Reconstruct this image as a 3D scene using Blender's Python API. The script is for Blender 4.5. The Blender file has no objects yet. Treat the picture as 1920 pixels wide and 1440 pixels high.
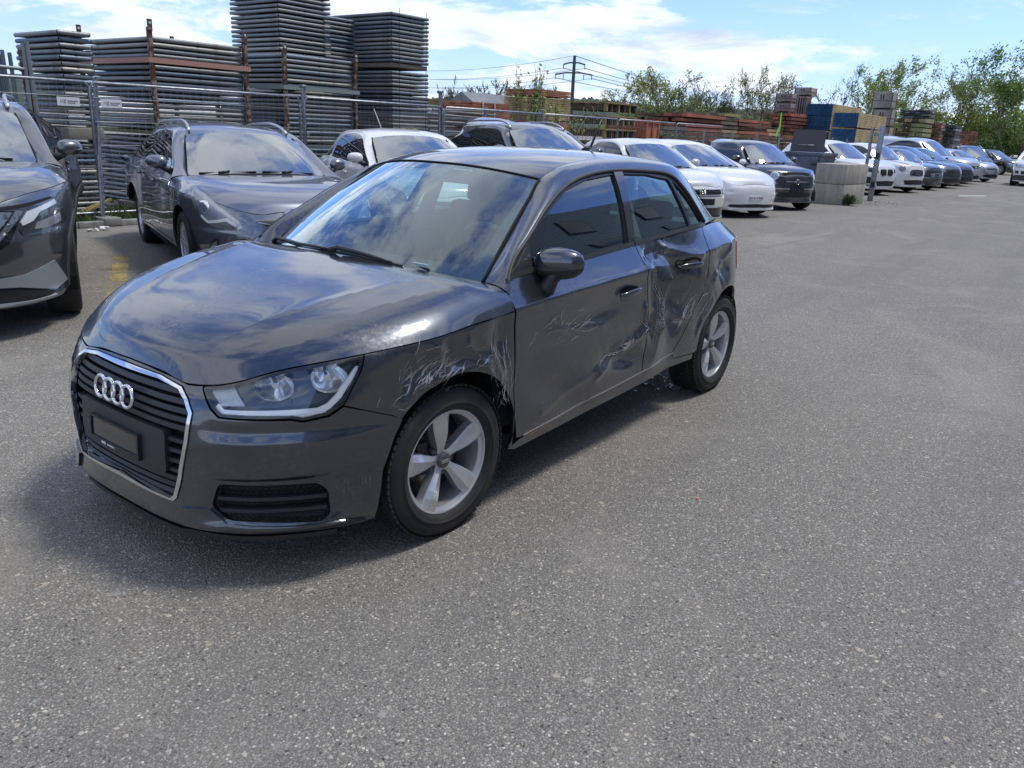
import bpy, bmesh, math, random
import numpy as np
from mathutils import Vector, Matrix
from mathutils.geometry import delaunay_2d_cdt
random.seed(7); np.random.seed(7)
R = math.radians
sc = bpy.context.scene
COL = sc.collection
# ------------------------------------------------------------ camera
cd = bpy.data.cameras.new('camera'); cam = bpy.data.objects.new('camera', cd); COL.objects.link(cam)
cd.sensor_width = 36; cd.lens = 27.97; cd.clip_end = 9000; cd.clip_start = .05
az, pt_, ro = R(216.5646), R(-17.774), R(2.4745)
fw = Vector((math.cos(az)*math.cos(pt_), math.sin(az)*math.cos(pt_), math.sin(pt_)))
rt = fw.cross(Vector((0, 0, 1))).normalized(); up = rt.cross(fw)
r2 = rt*math.cos(ro)+up*math.sin(ro); u2 = -rt*math.sin(ro)+up*math.cos(ro)
M = Matrix((r2, u2, -fw)).transposed().to_4x4(); M.translation = (2.1065, 2.6677, 1.5181)
cam.matrix_world = M; sc.camera = cam
# ------------------------------------------------------------ world and sun
SUN_AZ, SUN_EL = 142.0, 65.0          # azimuth (deg, from +X counter-clockwise) the light comes from
w = bpy.data.worlds.new('World'); sc.world = w; w.use_nodes = True
nt = w.node_tree; nt.nodes.clear()
def N(t, **k):
    n = nt.nodes.new(t)
    for a, b in k.items(): setattr(n, a, b)
    return n
out = N('ShaderNodeOutputWorld'); bg = N('ShaderNodeBackground'); bg.inputs[1].default_value = .116
sky = N('ShaderNodeTexSky', sky_type='NISHITA'); sky.sun_disc = False
sky.sun_elevation = R(SUN_EL); sky.sun_rotation = R(90-SUN_AZ); sky.air_density = 1.0; sky.dust_density = .3; sky.ozone_density = 1.3
tc = N('ShaderNodeTexCoord'); sep = N('ShaderNodeSeparateXYZ'); nt.links.new(tc.outputs['Generated'], sep.inputs[0])
def math_n(op, a, b=None, c=None):
    n = N('ShaderNodeMath', operation=op)
    for i, v in enumerate((a, b, c)):
        if v is None: continue
        if isinstance(v, (int, float)): n.inputs[i].default_value = v
        else: nt.links.new(v, n.inputs[i])
    return n.outputs[0]
zc_ = math_n('MAXIMUM', sep.outputs[2], 0.0)
den = math_n('ADD', zc_, .16)
cx_ = math_n('DIVIDE', sep.outputs[0], den); cy_ = math_n('DIVIDE', sep.outputs[1], den)
cmb = N('ShaderNodeCombineXYZ'); nt.links.new(cx_, cmb.inputs[0]); nt.links.new(cy_, cmb.inputs[1]); cmb.inputs[2].default_value = CLOUD_Z if 'CLOUD_Z' in globals() else 5.3
def cloud(scale, detail, rough, lo, hi, dist=.6):
    nz = N('ShaderNodeTexNoise'); nz.inputs['Scale'].default_value = scale; nz.inputs['Detail'].default_value = detail
    nz.inputs['Roughness'].default_value = rough; nz.inputs['Distortion'].default_value = dist
    nt.links.new(cmb.outputs[0], nz.inputs['Vector'])
    mr = N('ShaderNodeMapRange', interpolation_type='SMOOTHSTEP'); mr.inputs[1].default_value = lo; mr.inputs[2].default_value = hi
    nt.links.new(nz.outputs[0], mr.inputs[0]); return mr.outputs[0]
c1 = cloud(1.05, 12, .62, .475, .56, .25); c2 = cloud(3.2, 10, .64, .50, .74, .5)
shd = cloud(1.5, 7, .55, .42, .70)
msk = math_n('MINIMUM', math_n('ADD', math_n('MULTIPLY', c1, .80), math_n('MULTIPLY', c2, .40)), 1.0)
cr = N('ShaderNodeMix', data_type='RGBA'); cr.inputs[6].default_value = (7.6, 7.8, 8.0, 1); cr.inputs[7].default_value = (3.6, 4.2, 5.6, 1)
nt.links.new(shd, cr.inputs[0])
hz = N('ShaderNodeMapRange', interpolation_type='SMOOTHERSTEP'); nt.links.new(sep.outputs[2], hz.inputs[0]); hz.inputs[1].default_value = -.02; hz.inputs[2].default_value = .26; hz.inputs[3].default_value = .42; hz.inputs[4].default_value = 0
tn = N('ShaderNodeMix', data_type='RGBA', blend_type='MULTIPLY'); tn.inputs[0].default_value = 1; nt.links.new(sky.outputs[0], tn.inputs[6]); tn.inputs[7].default_value = (.82, .98, 1.45, 1)
hm = N('ShaderNodeMix', data_type='RGBA'); nt.links.new(hz.outputs[0], hm.inputs[0]); nt.links.new(tn.outputs[2], hm.inputs[6]); hm.inputs[7].default_value = (3.9, 5.1, 7.2, 1)
mx = N('ShaderNodeMix', data_type='RGBA'); nt.links.new(msk, mx.inputs[0]); nt.links.new(hm.outputs[2], mx.inputs[6]); nt.links.new(cr.outputs[2], mx.inputs[7])
nt.links.new(mx.outputs[2], bg.inputs[0]); nt.links.new(bg.outputs[0], out.inputs[0])
sd = bpy.data.lights.new('sun', 'SUN'); sd.energy = 1.9; sd.angle = R(11); sd.color = (1, .95, .86)
so = bpy.data.objects.new('sun', sd); COL.objects.link(so)
sv = Vector((math.cos(R(SUN_AZ))*math.cos(R(SUN_EL)), math.sin(R(SUN_AZ))*math.cos(R(SUN_EL)), math.sin(R(SUN_EL))))
so.rotation_euler = sv.to_track_quat('Z', 'Y').to_euler(); so.location = sv*60
sc.view_settings.view_transform = 'Standard'; sc.view_settings.look = 'None'; sc.view_settings.exposure = 0.42; sc.view_settings.gamma = 1
sc.cycles.max_bounces = 8; sc.cycles.transparent_max_bounces = 24
# ------------------------------------------------------------ materials
MATS = {}
def mat(name, col=(.5, .5, .5), rough=.5, metal=0, **k):
    if name in MATS: return MATS[name]
    m = bpy.data.materials.new(name); m.use_nodes = True; MATS[name] = m
    b = m.node_tree.nodes['Principled BSDF']; b.inputs['Base Color'].default_value = (*col, 1)
    b.inputs['Roughness'].default_value = rough; b.inputs['Metallic'].default_value = metal
    for a, v in k.items(): b.inputs[a.replace('_', ' ')].default_value = v
    return m
class NT:
    def __init__(s, m): s.m = m; s.t = m.node_tree; s.b = m.node_tree.nodes.get('Principled BSDF')
    def n(s, t, ins=None, **k):
        o = s.t.nodes.new(t)
        for a, b in k.items(): setattr(o, a, b)
        for a, v in (ins or {}).items():
            if isinstance(v, bpy.types.NodeSocket): s.t.links.new(v, o.inputs[a])
            else: o.inputs[a].default_value = v
        return o
    def l(s, a, b): s.t.links.new(a, b)
    def obj(s): return s.n('ShaderNodeTexCoord').outputs['Object']
    def noise(s, vec, scale, detail=4, rough=.55, dist=0):
        o = s.n('ShaderNodeTexNoise', {'Scale': scale, 'Detail': detail, 'Roughness': rough, 'Distortion': dist})
        if vec is not None: s.l(vec, o.inputs['Vector'])
        return o.outputs[0]
    def ramp(s, fac, stops):
        o = s.n('ShaderNodeValToRGB'); s.l(fac, o.inputs[0]); e = o.color_ramp.elements
        while len(e) < len(stops): e.new(.5)
        for i, (p, c) in enumerate(stops):
            e[i].position = p; e[i].color = (*c, 1) if len(c) == 3 else c
        return o.outputs[0]
    def mr(s, v, a, b, c=0., d=1.):
        return s.n('ShaderNodeMapRange', {0: v, 1: a, 2: b, 3: c, 4: d}).outputs[0]
    def mix(s, f, a, b):
        o = s.n('ShaderNodeMix', data_type='RGBA')
        for i, v in ((0, f), (6, a), (7, b)):
            if isinstance(v, bpy.types.NodeSocket): s.l(v, o.inputs[i])
            else: o.inputs[i].default_value = v if i == 0 else (*v, 1)
        return o.outputs[2]
    def bump(s, h, strength=.3, dist=.01):
        o = s.n('ShaderNodeBump', {'Strength': strength, 'Distance': dist, 'Height': h}); s.l(o.outputs[0], s.b.inputs['Normal']); return o
def paint(name, col, metal=.6, rough=.42, dust=.0, flake=False):
    if name in MATS: return MATS[name]
    m = mat(name, col, rough, metal, Coat_Weight=1.0, Coat_Roughness=.02, Coat_IOR=1.9)
    t = NT(m); o = t.obj()
    n = t.noise(o, 3.0, 6, .6); n2 = t.noise(o, 60, 3, .6)
    f = t.n('ShaderNodeMath', {0: t.mr(n, .45, .75), 1: t.mr(n2, .35, .7)}, operation='MULTIPLY').outputs[0]
    c = t.mix(t.n('ShaderNodeMath', {0: f, 1: dust}, operation='MULTIPLY').outputs[0], col, (.22, .21, .19))
    t.l(c, t.b.inputs['Base Color']); t.l(t.mr(f, 0, 1, .03, .03+dust*1.2), t.b.inputs['Coat Roughness'])
    return m
def glass_thin(name, tint=(.55, .72, .70), ior=1.5, gain=2.3):
    """a single thin pane: tinted see-through plus a Fresnel reflection"""
    if name in MATS: return MATS[name]
    m = bpy.data.materials.new(name); m.use_nodes = True; MATS[name] = m; t = NT(m); t.t.nodes.remove(t.b)
    tr = t.n('ShaderNodeBsdfTransparent', {0: (*tint, 1)}); gl = t.n('ShaderNodeBsdfGlossy', {'Roughness': .005, 'Color': (.84, .95, 1, 1)})
    fr = t.n('ShaderNodeFresnel', {'IOR': ior}); geo = t.n('ShaderNodeNewGeometry')
    f2 = t.n('ShaderNodeMath', {0: fr.outputs[0], 1: gain}, operation='MULTIPLY'); f2.use_clamp = True
    f3 = t.n('ShaderNodeMath', {0: f2.outputs[0], 1: t.n('ShaderNodeMath', {0: 1.0, 1: geo.outputs['Backfacing']}, operation='SUBTRACT').outputs[0]}, operation='MULTIPLY')
    mx = t.n('ShaderNodeMixShader', {0: f3.outputs[0], 1: tr.outputs[0], 2: gl.outputs[0]})
    t.l(mx.outputs[0], t.t.nodes['Material Output'].inputs[0]); return m
# ------------------------------------------------------------ object helpers
def tag(o, label=None, cat=None, group=None, kind=None):
    if label: o['label'] = label
    if cat: o['category'] = cat
    if group: o['group'] = group
    if kind: o['kind'] = kind
    return o
def link_mesh(name, me, m=None, parent=None):
    o = bpy.data.objects.new(name, me); COL.objects.link(o)
    if m is not None:
        for x in (m if isinstance(m, (list, tuple)) else [m]): me.materials.append(x)
    if parent: o.parent = parent
    return o
def empty(name, loc=(0, 0, 0), rz=0, parent=None):
    o = bpy.data.objects.new(name, None); COL.objects.link(o); o.location = loc; o.rotation_euler = (0, 0, rz)
    o.empty_display_size = .2
    if parent: o.parent = parent
    return o
def copy_tree(o, parent=None):
    c = o.copy(); COL.objects.link(c)
    if parent: c.parent = parent
    for ch in list(o.children): copy_tree(ch, c)
    return c
class MB:
    """collects simple solids into one mesh"""
    def __init__(s): s.v = []; s.f = []; s.m = []; s.sm = []
    def add(s, vs, fs, mi=0, smooth=False):
        b = len(s.v); s.v += [tuple(x) for x in vs]; s.f += [tuple(i+b for i in f) for f in fs]; s.m += [mi]*len(fs); s.sm += [smooth]*len(fs); return s
    def box(s, c, d, rot=None, mi=0, bev=0.0):
        x, y, z = (q/2 for q in d); vs = []
        if bev <= 0:
            vs = [(-x, -y, -z), (x, -y, -z), (x, y, -z), (-x, y, -z), (-x, -y, z), (x, -y, z), (x, y, z), (-x, y, z)]
            fs = [(3, 2, 1, 0), (4, 5, 6, 7), (0, 1, 5, 4), (1, 2, 6, 5), (2, 3, 7, 6), (3, 0, 4, 7)]
        else:
            bm = bmesh.new(); bmesh.ops.create_cube(bm, size=1)
            for q in bm.verts: q.co = Vector((q.co.x*d[0], q.co.y*d[1], q.co.z*d[2]))
            bmesh.ops.bevel(bm, geom=bm.edges[:], offset=bev, segments=2, profile=.5, affect='EDGES')
            bm.verts.index_update(); vs = [tuple(q.co) for q in bm.verts]; fs = [tuple(q.index for q in f.verts) for f in bm.faces]; bm.free()
        if rot is not None: vs = [tuple(rot @ Vector(q)) for q in vs]
        return s.add([(a+c[0], b+c[1], e+c[2]) for a, b, e in vs], fs, mi, bev > 0)
    def tube(s, a, b, r, n=8, mi=0, r2_=None, cap=True, smooth=True):
        a = Vector(a); b = Vector(b); d = (b-a).normalized(); q = d.orthogonal().normalized(); p = d.cross(q); r2_ = r if r2_ is None else r2_
        vs = []
        for k in range(n):
            t = 2*math.pi*k/n; e = q*math.cos(t)+p*math.sin(t); vs.append(a+e*r); vs.append(b+e*r2_)
        fs = [(2*k, 2*((k+1) % n), 2*((k+1) % n)+1, 2*k+1) for k in range(n)]
        s.add(vs, fs, mi, smooth)
        if cap:
            s.add([vs[2*k] for k in range(n)], [tuple(range(n-1, -1, -1))], mi); s.add([vs[2*k+1] for k in range(n)], [tuple(range(n))], mi)
        return s
    def path(s, pts, r, n=8, mi=0, closed=False, flat=None):
        P = [Vector(p) for p in pts]; L = len(P); rings = []; prev = None
        for i in range(L):
            if closed: d = (P[(i+1) % L]-P[i-1])
            else: d = P[min(i+1, L-1)]-P[max(i-1, 0)]
            d.normalize()
            q = d.orthogonal().normalized() if prev is None else (prev-d*prev.dot(d)).normalized()
            prev = q; p = d.cross(q); rr = r[i] if isinstance(r, (list, tuple)) else r
            rings.append([P[i]+(q*math.cos(2*math.pi*k/n)+p*math.sin(2*math.pi*k/n))*rr for k in range(n)])
        vs = [v for g in rings for v in g]; fs = []
        for i in range(L if closed else L-1):
            j = (i+1) % L
            for k in range(n): fs.append((i*n+k, i*n+(k+1) % n, j*n+(k+1) % n, j*n+k))
        if not closed: fs += [tuple(range(n-1, -1, -1)), tuple((L-1)*n+k for k in range(n))]
        return s.add(vs, fs, mi, True)
    def prism(s, poly, h, M_=None, mi=0):
        """poly in xy extruded along z from 0 to h, then transformed"""
        n = len(poly); vs = [Vector((x, y, 0)) for x, y in poly]+[Vector((x, y, h)) for x, y in poly]
        if M_ is not None: vs = [M_ @ v for v in vs]
        fs = [tuple(range(n-1, -1, -1)), tuple(range(n, 2*n))]+[(k, (k+1) % n, (k+1) % n+n, k+n) for k in range(n)]
        return s.add(vs, fs, mi)
    def lathe(s, prof, n=32, M_=None, mi=0, smooth=True, mis=None):
        """prof: (radius, height) revolved about the local z axis"""
        L = len(prof); vs = []
        for r, h in prof:
            for k in range(n):
                t = 2*math.pi*k/n; v = Vector((r*math.cos(t), r*math.sin(t), h)); vs.append(M_ @ v if M_ is not None else v)
        fs = []; base = len(s.v)
        for i in range(L-1):
            for k in range(n): fs.append((i*n+k, i*n+(k+1) % n, (i+1)*n+(k+1) % n, (i+1)*n+k))
        return s.add(vs, fs, mi, smooth)
    def build(s, name, m, parent=None, autosmooth=None):
        me = bpy.data.meshes.new(name); me.from_pydata(s.v, [], s.f)
        me.polygons.foreach_set('material_index', s.m); me.polygons.foreach_set('use_smooth', s.sm); me.update()
        o = link_mesh(name, me, m, parent)
        if autosmooth:
            bm = bmesh.new(); bm.from_mesh(me); bmesh.ops.remove_doubles(bm, verts=bm.verts, dist=1e-5)
            for e in bm.edges:
                if len(e.link_faces) == 2 and e.calc_face_angle(0) > autosmooth: e.smooth = False
            bm.to_mesh(me); bm.free()
        return o
#GEO
def pchip(xs, ys):
    xs = np.asarray(xs, float); ys = np.asarray(ys, float); h = np.diff(xs); d = np.diff(ys)/h; m = np.zeros_like(ys)
    for i in range(1, len(xs)-1):
        if d[i-1]*d[i] > 0:
            w1 = 2*h[i]+h[i-1]; w2 = h[i]+2*h[i-1]; m[i] = (w1+w2)/(w1/d[i-1]+w2/d[i])
    m[0] = d[0]; m[-1] = d[-1]
    def f(x):
        x = np.asarray(x, float); i = np.clip(np.searchsorted(xs, x)-1, 0, len(h)-1); t = np.clip((x-xs[i])/h[i], -.5, 1.5); H = h[i]
        return ((1+2*t)*(1-t)**2)*ys[i]+t*(1-t)**2*H*m[i]+t*t*(3-2*t)*ys[i+1]+t*t*(t-1)*H*m[i+1]
    return f
class Curve:
    """smooth curve through 3-D (or 2-D) points, parameter 0..1 along its length"""
    def __init__(s, P, ts=None):
        P = np.asarray(P, float); n = len(P)
        if ts is None:
            c = np.sqrt(((P[1:]-P[:-1])**2).sum(1)); ts = np.concatenate([[0], np.cumsum(c)]); ts = ts/ts[-1]
        s.t = np.asarray(ts, float); s.P = P; h = np.diff(s.t)[:, None]; d = (P[1:]-P[:-1])/h; m = np.zeros_like(P)
        if n > 2: m[1:-1] = (d[:-1]*h[1:]+d[1:]*h[:-1])/(h[1:]+h[:-1])
        m[0] = d[0] if n < 3 else 1.5*d[0]-.5*m[1]; m[-1] = d[-1] if n < 3 else 1.5*d[-1]-.5*m[-2]; s.m = m
    def __call__(s, x):
        x = np.asarray(x, float); i = np.clip(np.searchsorted(s.t, x)-1, 0, len(s.t)-2); H = (s.t[i+1]-s.t[i])[..., None]
        t = np.clip((x-s.t[i])/(s.t[i+1]-s.t[i]), 0, 1)[..., None]
        return ((1+2*t)*(1-t)**2)*s.P[i]+t*(1-t)**2*H*s.m[i]+t*t*(3-2*t)*s.P[i+1]+t*t*(t-1)*H*s.m[i+1]
def bil(G, u, v):
    """Catmull-Rom sampling of grid G at float indices"""
    def wts(t): return [(-t+2*t*t-t**3)/2, (2-5*t*t+3*t**3)/2, (t+4*t*t-3*t**3)/2, (-t*t+t**3)/2]
    nu, nv = G.shape; iu = np.clip(np.floor(u).astype(int), 0, nu-2); iv = np.clip(np.floor(v).astype(int), 0, nv-2)
    fu = np.clip(u-iu, 0, 1); fv = np.clip(v-iv, 0, 1); wu = wts(fu); wv = wts(fv); o = 0
    for a in range(4):
        for b in range(4): o = o+wu[a]*wv[b]*G[np.clip(iu+a-1, 0, nu-1), np.clip(iv+b-1, 0, nv-1)]
    return o
class Wrap:
    """lower body: a plan contour from nose centre round to tail centre, pushed in or out by height"""
    Z0, Z1, NZ = .05, 1.45, 141
    def __init__(s, plan, stations, dent=None):
        c = Curve(plan); T = np.linspace(0, 1, 6001); P = c(T); d = np.sqrt((np.diff(P, axis=0)**2).sum(1)); S = np.concatenate([[0], np.cumsum(d)])
        s.L = S[-1]; s.S = np.linspace(0, s.L, 3001); s.P = np.stack([np.interp(s.S, S, P[:, k]) for k in (0, 1)], 1)
        tg = np.gradient(s.P, axis=0); k = np.ones(41)/41
        tg = np.stack([np.convolve(np.pad(tg[:, j], 20, mode='edge'), k, 'valid') for j in (0, 1)], 1)
        tg /= np.linalg.norm(tg, axis=1)[:, None]; s.Nn = np.stack([tg[:, 1], -tg[:, 0]], 1)*-1.0  # inward
        s.Nn[0] = (-1, 0); s.dent = dent
        st = [(s.sp(*q[0]), q[1]) for q in stations]; ss = [q[0] for q in st]; K = len(st[0][1])
        fz = [pchip(ss, [q[1][k_][0] for q in st]) for k_ in range(K)]; fi = [pchip(ss, [q[1][k_][1] for q in st]) for k_ in range(K)]
        s.gs = np.linspace(0, s.L, 301); s.gz = np.linspace(s.Z0, s.Z1, s.NZ); s.G = np.zeros((301, s.NZ))
        for i, q in enumerate(s.gs):
            zk = np.maximum.accumulate(np.array([float(f(q)) for f in fz])+np.arange(K)*1e-5); s.G[i] = pchip(zk, [float(f(q)) for f in fi])(s.gz)
    def sp(s, x, y):
        return float(s.S[np.argmin((s.P[:, 0]-x)**2+(s.P[:, 1]-abs(y))**2)])
    def sx(s, x):
        j = int(np.argmax(s.P[:, 1])); k = np.where((s.P[:, 0] < s.P[0, 0]-.35) & (s.P[:, 0] > s.P[-1, 0]+.1))[0]; o = k[::-1]
        return float(np.interp(x, s.P[o, 0], s.S[o]))
    def sy(s, y): k = np.where(s.S < s.L*.35)[0]; k = k[s.P[k, 0] > s.P[0, 0]-.6]; return float(np.interp(y, s.P[k, 1], s.S[k]))
    def inset(s, S, z): return bil(s.G, S/s.L*300, (z-s.Z0)/(s.Z1-s.Z0)*(s.NZ-1))
    def F(s, U, z, off=0.0, nodent=False):
        """U: signed arc length (negative = right-hand side), z: height"""
        U = np.asarray(U, float); z = np.asarray(z, float); S = np.abs(U); sg = np.where(U < 0, -1.0, 1.0)
        px = np.interp(S, s.S, s.P[:, 0]); py = np.interp(S, s.S, s.P[:, 1]); nx = np.interp(S, s.S, s.Nn[:, 0]); ny = np.interp(S, s.S, s.Nn[:, 1])
        d = s.inset(S, z)-off
        if s.dent is not None and not nodent: d = d+s.dent(px, z, U)
        return np.stack([px+nx*d, sg*(py+ny*d), z+0*px], -1)
def inpoly(P, poly):
    x, y = P[:, 0], P[:, 1]; c = np.zeros(len(P), bool); n = len(poly)
    for i in range(n):
        x1, y1 = poly[i]; x2, y2 = poly[i-1]
        if y1 == y2: continue
        k = ((y1 > y) != (y2 > y)) & (x < (x2-x1)*(y-y1)/(y2-y1)+x1); c ^= k
    return c
def resample(poly, step, closed=True):
    o = []; n = len(poly)
    for i in range(n if closed else n-1):
        a = np.array(poly[i], float); b = np.array(poly[(i+1) % n], float); m = max(1, int(round(np.linalg.norm(b-a)/step)))
        for k in range(m): o.append(tuple(a+(b-a)*k/m))
    if not closed: o.append(tuple(poly[-1]))
    return o
def smooth_poly(P, n=6, closed=False):
    """rounded polyline through points (2-D)"""
    c = Curve(P); return [tuple(q) for q in c(np.linspace(0, 1, n))]
def rounded(P, r, k=4):
    """polygon with its corners rounded by radius r"""
    P = [np.array(p, float) for p in P]; o = []; n = len(P)
    for i in range(n):
        a, b, c = P[i-1], P[i], P[(i+1) % n]; rr = min(r, .45*np.linalg.norm(a-b), .45*np.linalg.norm(c-b))
        p = b+(a-b)/np.linalg.norm(a-b)*rr; q = b+(c-b)/np.linalg.norm(c-b)*rr
        for j in range(k+1):
            t = j/k; o.append(tuple((1-t)**2*p+2*t*(1-t)*b+t*t*q))
    return o
def arc(cx, cz, r, a0, a1, n=16): return [(cx+r*math.cos(R(a0+(a1-a0)*i/n)), cz+r*math.sin(R(a0+(a1-a0)*i/n))) for i in range(n+1)]
#GEOEND
CEN = np.array([-1.2, 0, .45])
def panel(name, m, outline, func, step=.04, holes=(), parent=None, rim=.012, mirror=False, e=.004, flip=False, sub=True, rimmat=None, noint=False):
    """a curved sheet cut to an outline in parameter space, with exact normals and a turned-in edge"""
    ol = resample(outline, step); hs = [resample(h, step) for h in holes]
    pts = list(ol); edges = [(i, (i+1) % len(ol)) for i in range(len(ol))]
    for h in hs:
        b = len(pts); pts += h; edges += [(b+i, b+(i+1) % len(h)) for i in range(len(h))]
    O = np.array(ol); lo = O.min(0); hi = O.max(0); nb = len(pts)
    if not noint:
        gx = np.arange(lo[0]+step*.5, hi[0], step); gy = np.arange(lo[1]+step*.45, hi[1], step*.87)
        g = np.array([(x+(j % 2)*step*.5, y) for j, y in enumerate(gy) for x in gx]) if len(gx) and len(gy) else np.zeros((0, 2))
        if len(g):
            k = inpoly(g, ol)
            for h in hs: k &= ~inpoly(g, h)
            g = g[k]; B = np.array(pts)
            if len(g):
                k = np.array([((B-q)**2).sum(1).min() > (step*.5)**2 for q in g]); pts += [tuple(q) for q in g[k]]
    r = delaunay_2d_cdt([Vector(p) for p in pts], edges, [], 0, 1e-6)
    V = np.array([tuple(v) for v in r[0]]); T = [f for f in r[2]]
    C3 = np.array([V[list(f)].mean(0) for f in T]); k = inpoly(C3, ol)
    for h in hs: k &= ~inpoly(C3, h)
    T = [T[i] for i in np.where(k)[0]]
    P = func(V[:, 0], V[:, 1]); du = func(V[:, 0]+e, V[:, 1])-func(V[:, 0]-e, V[:, 1]); dv = func(V[:, 0], V[:, 1]+e)-func(V[:, 0], V[:, 1]-e)
    Nn = np.cross(du, dv); ln = np.linalg.norm(Nn, axis=1); ln[ln == 0] = 1; Nn /= ln[:, None]
    if ((P-CEN)*Nn).sum() < 0: Nn = -Nn
    P = P.copy()
    if mirror: P[:, 1] *= -1; Nn = Nn.copy(); Nn[:, 1] *= -1; T = [tuple(f)[::-1] for f in T]
    # fix winding
    vs = [tuple(p) for p in P]; ns = [tuple(n) for n in Nn]; fs = []
    for f in T:
        a, b, c = P[f[0]], P[f[1]], P[f[2]]
        g = np.cross(b-a, c-a); fs.append(tuple(f) if g @ Nn[f[0]] > 0 else tuple(f)[::-1])
    nmain = len(fs)
    if rim:
        ec = {}
        for f in fs:
            for i in range(3): ec[(f[i], f[(i+1) % 3])] = 1
        for (a, b) in list(ec):
            if (b, a) in ec: continue
            d = P[b]-P[a]; nn = np.cross(d, Nn[a]); l = np.linalg.norm(nn)
            if l == 0: continue
            nn /= l; k = len(vs)
            vs += [tuple(P[a]), tuple(P[b]), tuple(P[b]-Nn[b]*rim), tuple(P[a]-Nn[a]*rim)]; ns += [tuple(nn)]*4; fs.append((k, k+3, k+2, k+1))
    me = bpy.data.meshes.new(name); me.from_pydata(vs, [], fs); me.polygons.foreach_set('use_smooth', [True]*len(fs))
    o = link_mesh(name, me, m if rimmat is None else [m, rimmat], parent)
    if rimmat is not None:
        for i, p in enumerate(me.polygons): p.material_index = 1 if i >= nmain else 0
    me.validate(); me.update()
    if len(me.vertices) == len(ns): me.normals_split_custom_set_from_vertices(ns)
    return o
SQ = [(0, 0), (1, 0), (1, 1), (0, 1)]
def grid(name, m, func, nu, nv, parent=None, mirror=False, both=False, rim=0, flip=False, u0=0, u1=1, v0=0, v1=1):
    """quad sheet over a rectangle of parameter space; both = also its mirror image in y"""
    vs = []; ns = []; fs = []
    for side in ((1, -1) if both else ((-1,) if mirror else (1,))):
        U, V = np.meshgrid(np.linspace(u0, u1, nu), np.linspace(v0, v1, nv), indexing='ij'); U = U.ravel(); V = V.ravel(); e = 2e-3
        P = func(U, V); ua = np.minimum(U+e, u1); ub = np.maximum(U-e, u0); va = np.minimum(V+e, v1); vb = np.maximum(V-e, v0)
        Nn = np.cross(func(ua, V)-func(ub, V), func(U, va)-func(U, vb)); ln = np.linalg.norm(Nn, axis=1); ln[ln == 0] = 1; Nn /= ln[:, None]
        if ((P-CEN)*Nn).sum() < 0: Nn = -Nn
        P = P.copy(); P[:, 1] *= side; Nn[:, 1] *= side
        b = len(vs); vs += [tuple(p) for p in P]; ns += [tuple(n) for n in Nn]
        for i in range(nu-1):
            for j in range(nv-1):
                f = (i*nv+j, (i+1)*nv+j, (i+1)*nv+j+1, i*nv+j+1); g = np.cross(P[f[2]]-P[f[0]], P[f[3]]-P[f[1]])
                if g @ Nn[f[0]] < 0: f = f[::-1]
                fs.append(tuple(q+b for q in f))
        if rim:
            bd = [(i*nv) for i in range(nu)]+[((nu-1)*nv+j) for j in range(1, nv)]+[(i*nv+nv-1) for i in range(nu-2, -1, -1)]+[j for j in range(nv-2, 0, -1)]
            c0 = P.mean(0)
            for a, c in zip(bd, bd[1:]+bd[:1]):
                d = P[c]-P[a]; nn = np.cross(d, Nn[a]); l = np.linalg.norm(nn)
                if l < 1e-9: continue
                nn /= l
                if nn @ (P[a]-c0) < 0: nn = -nn
                if abs(P[a][1]) < 1e-4 and abs(P[c][1]) < 1e-4: continue
                k = len(vs); vs += [tuple(P[a]), tuple(P[c]), tuple(P[c]-Nn[c]*rim), tuple(P[a]-Nn[a]*rim)]; ns += [tuple(nn)]*4
                g = np.cross(np.array(vs[k+1])-np.array(vs[k]), np.array(vs[k+3])-np.array(vs[k])); fs.append((k, k+1, k+2, k+3) if g @ nn > 0 else (k, k+3, k+2, k+1))
    me = bpy.data.meshes.new(name); me.from_pydata(vs, [], fs); me.polygons.foreach_set('use_smooth', [True]*len(fs)); me.update()
    o = link_mesh(name, me, m, parent); me.normals_split_custom_set_from_vertices(ns); return o
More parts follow.
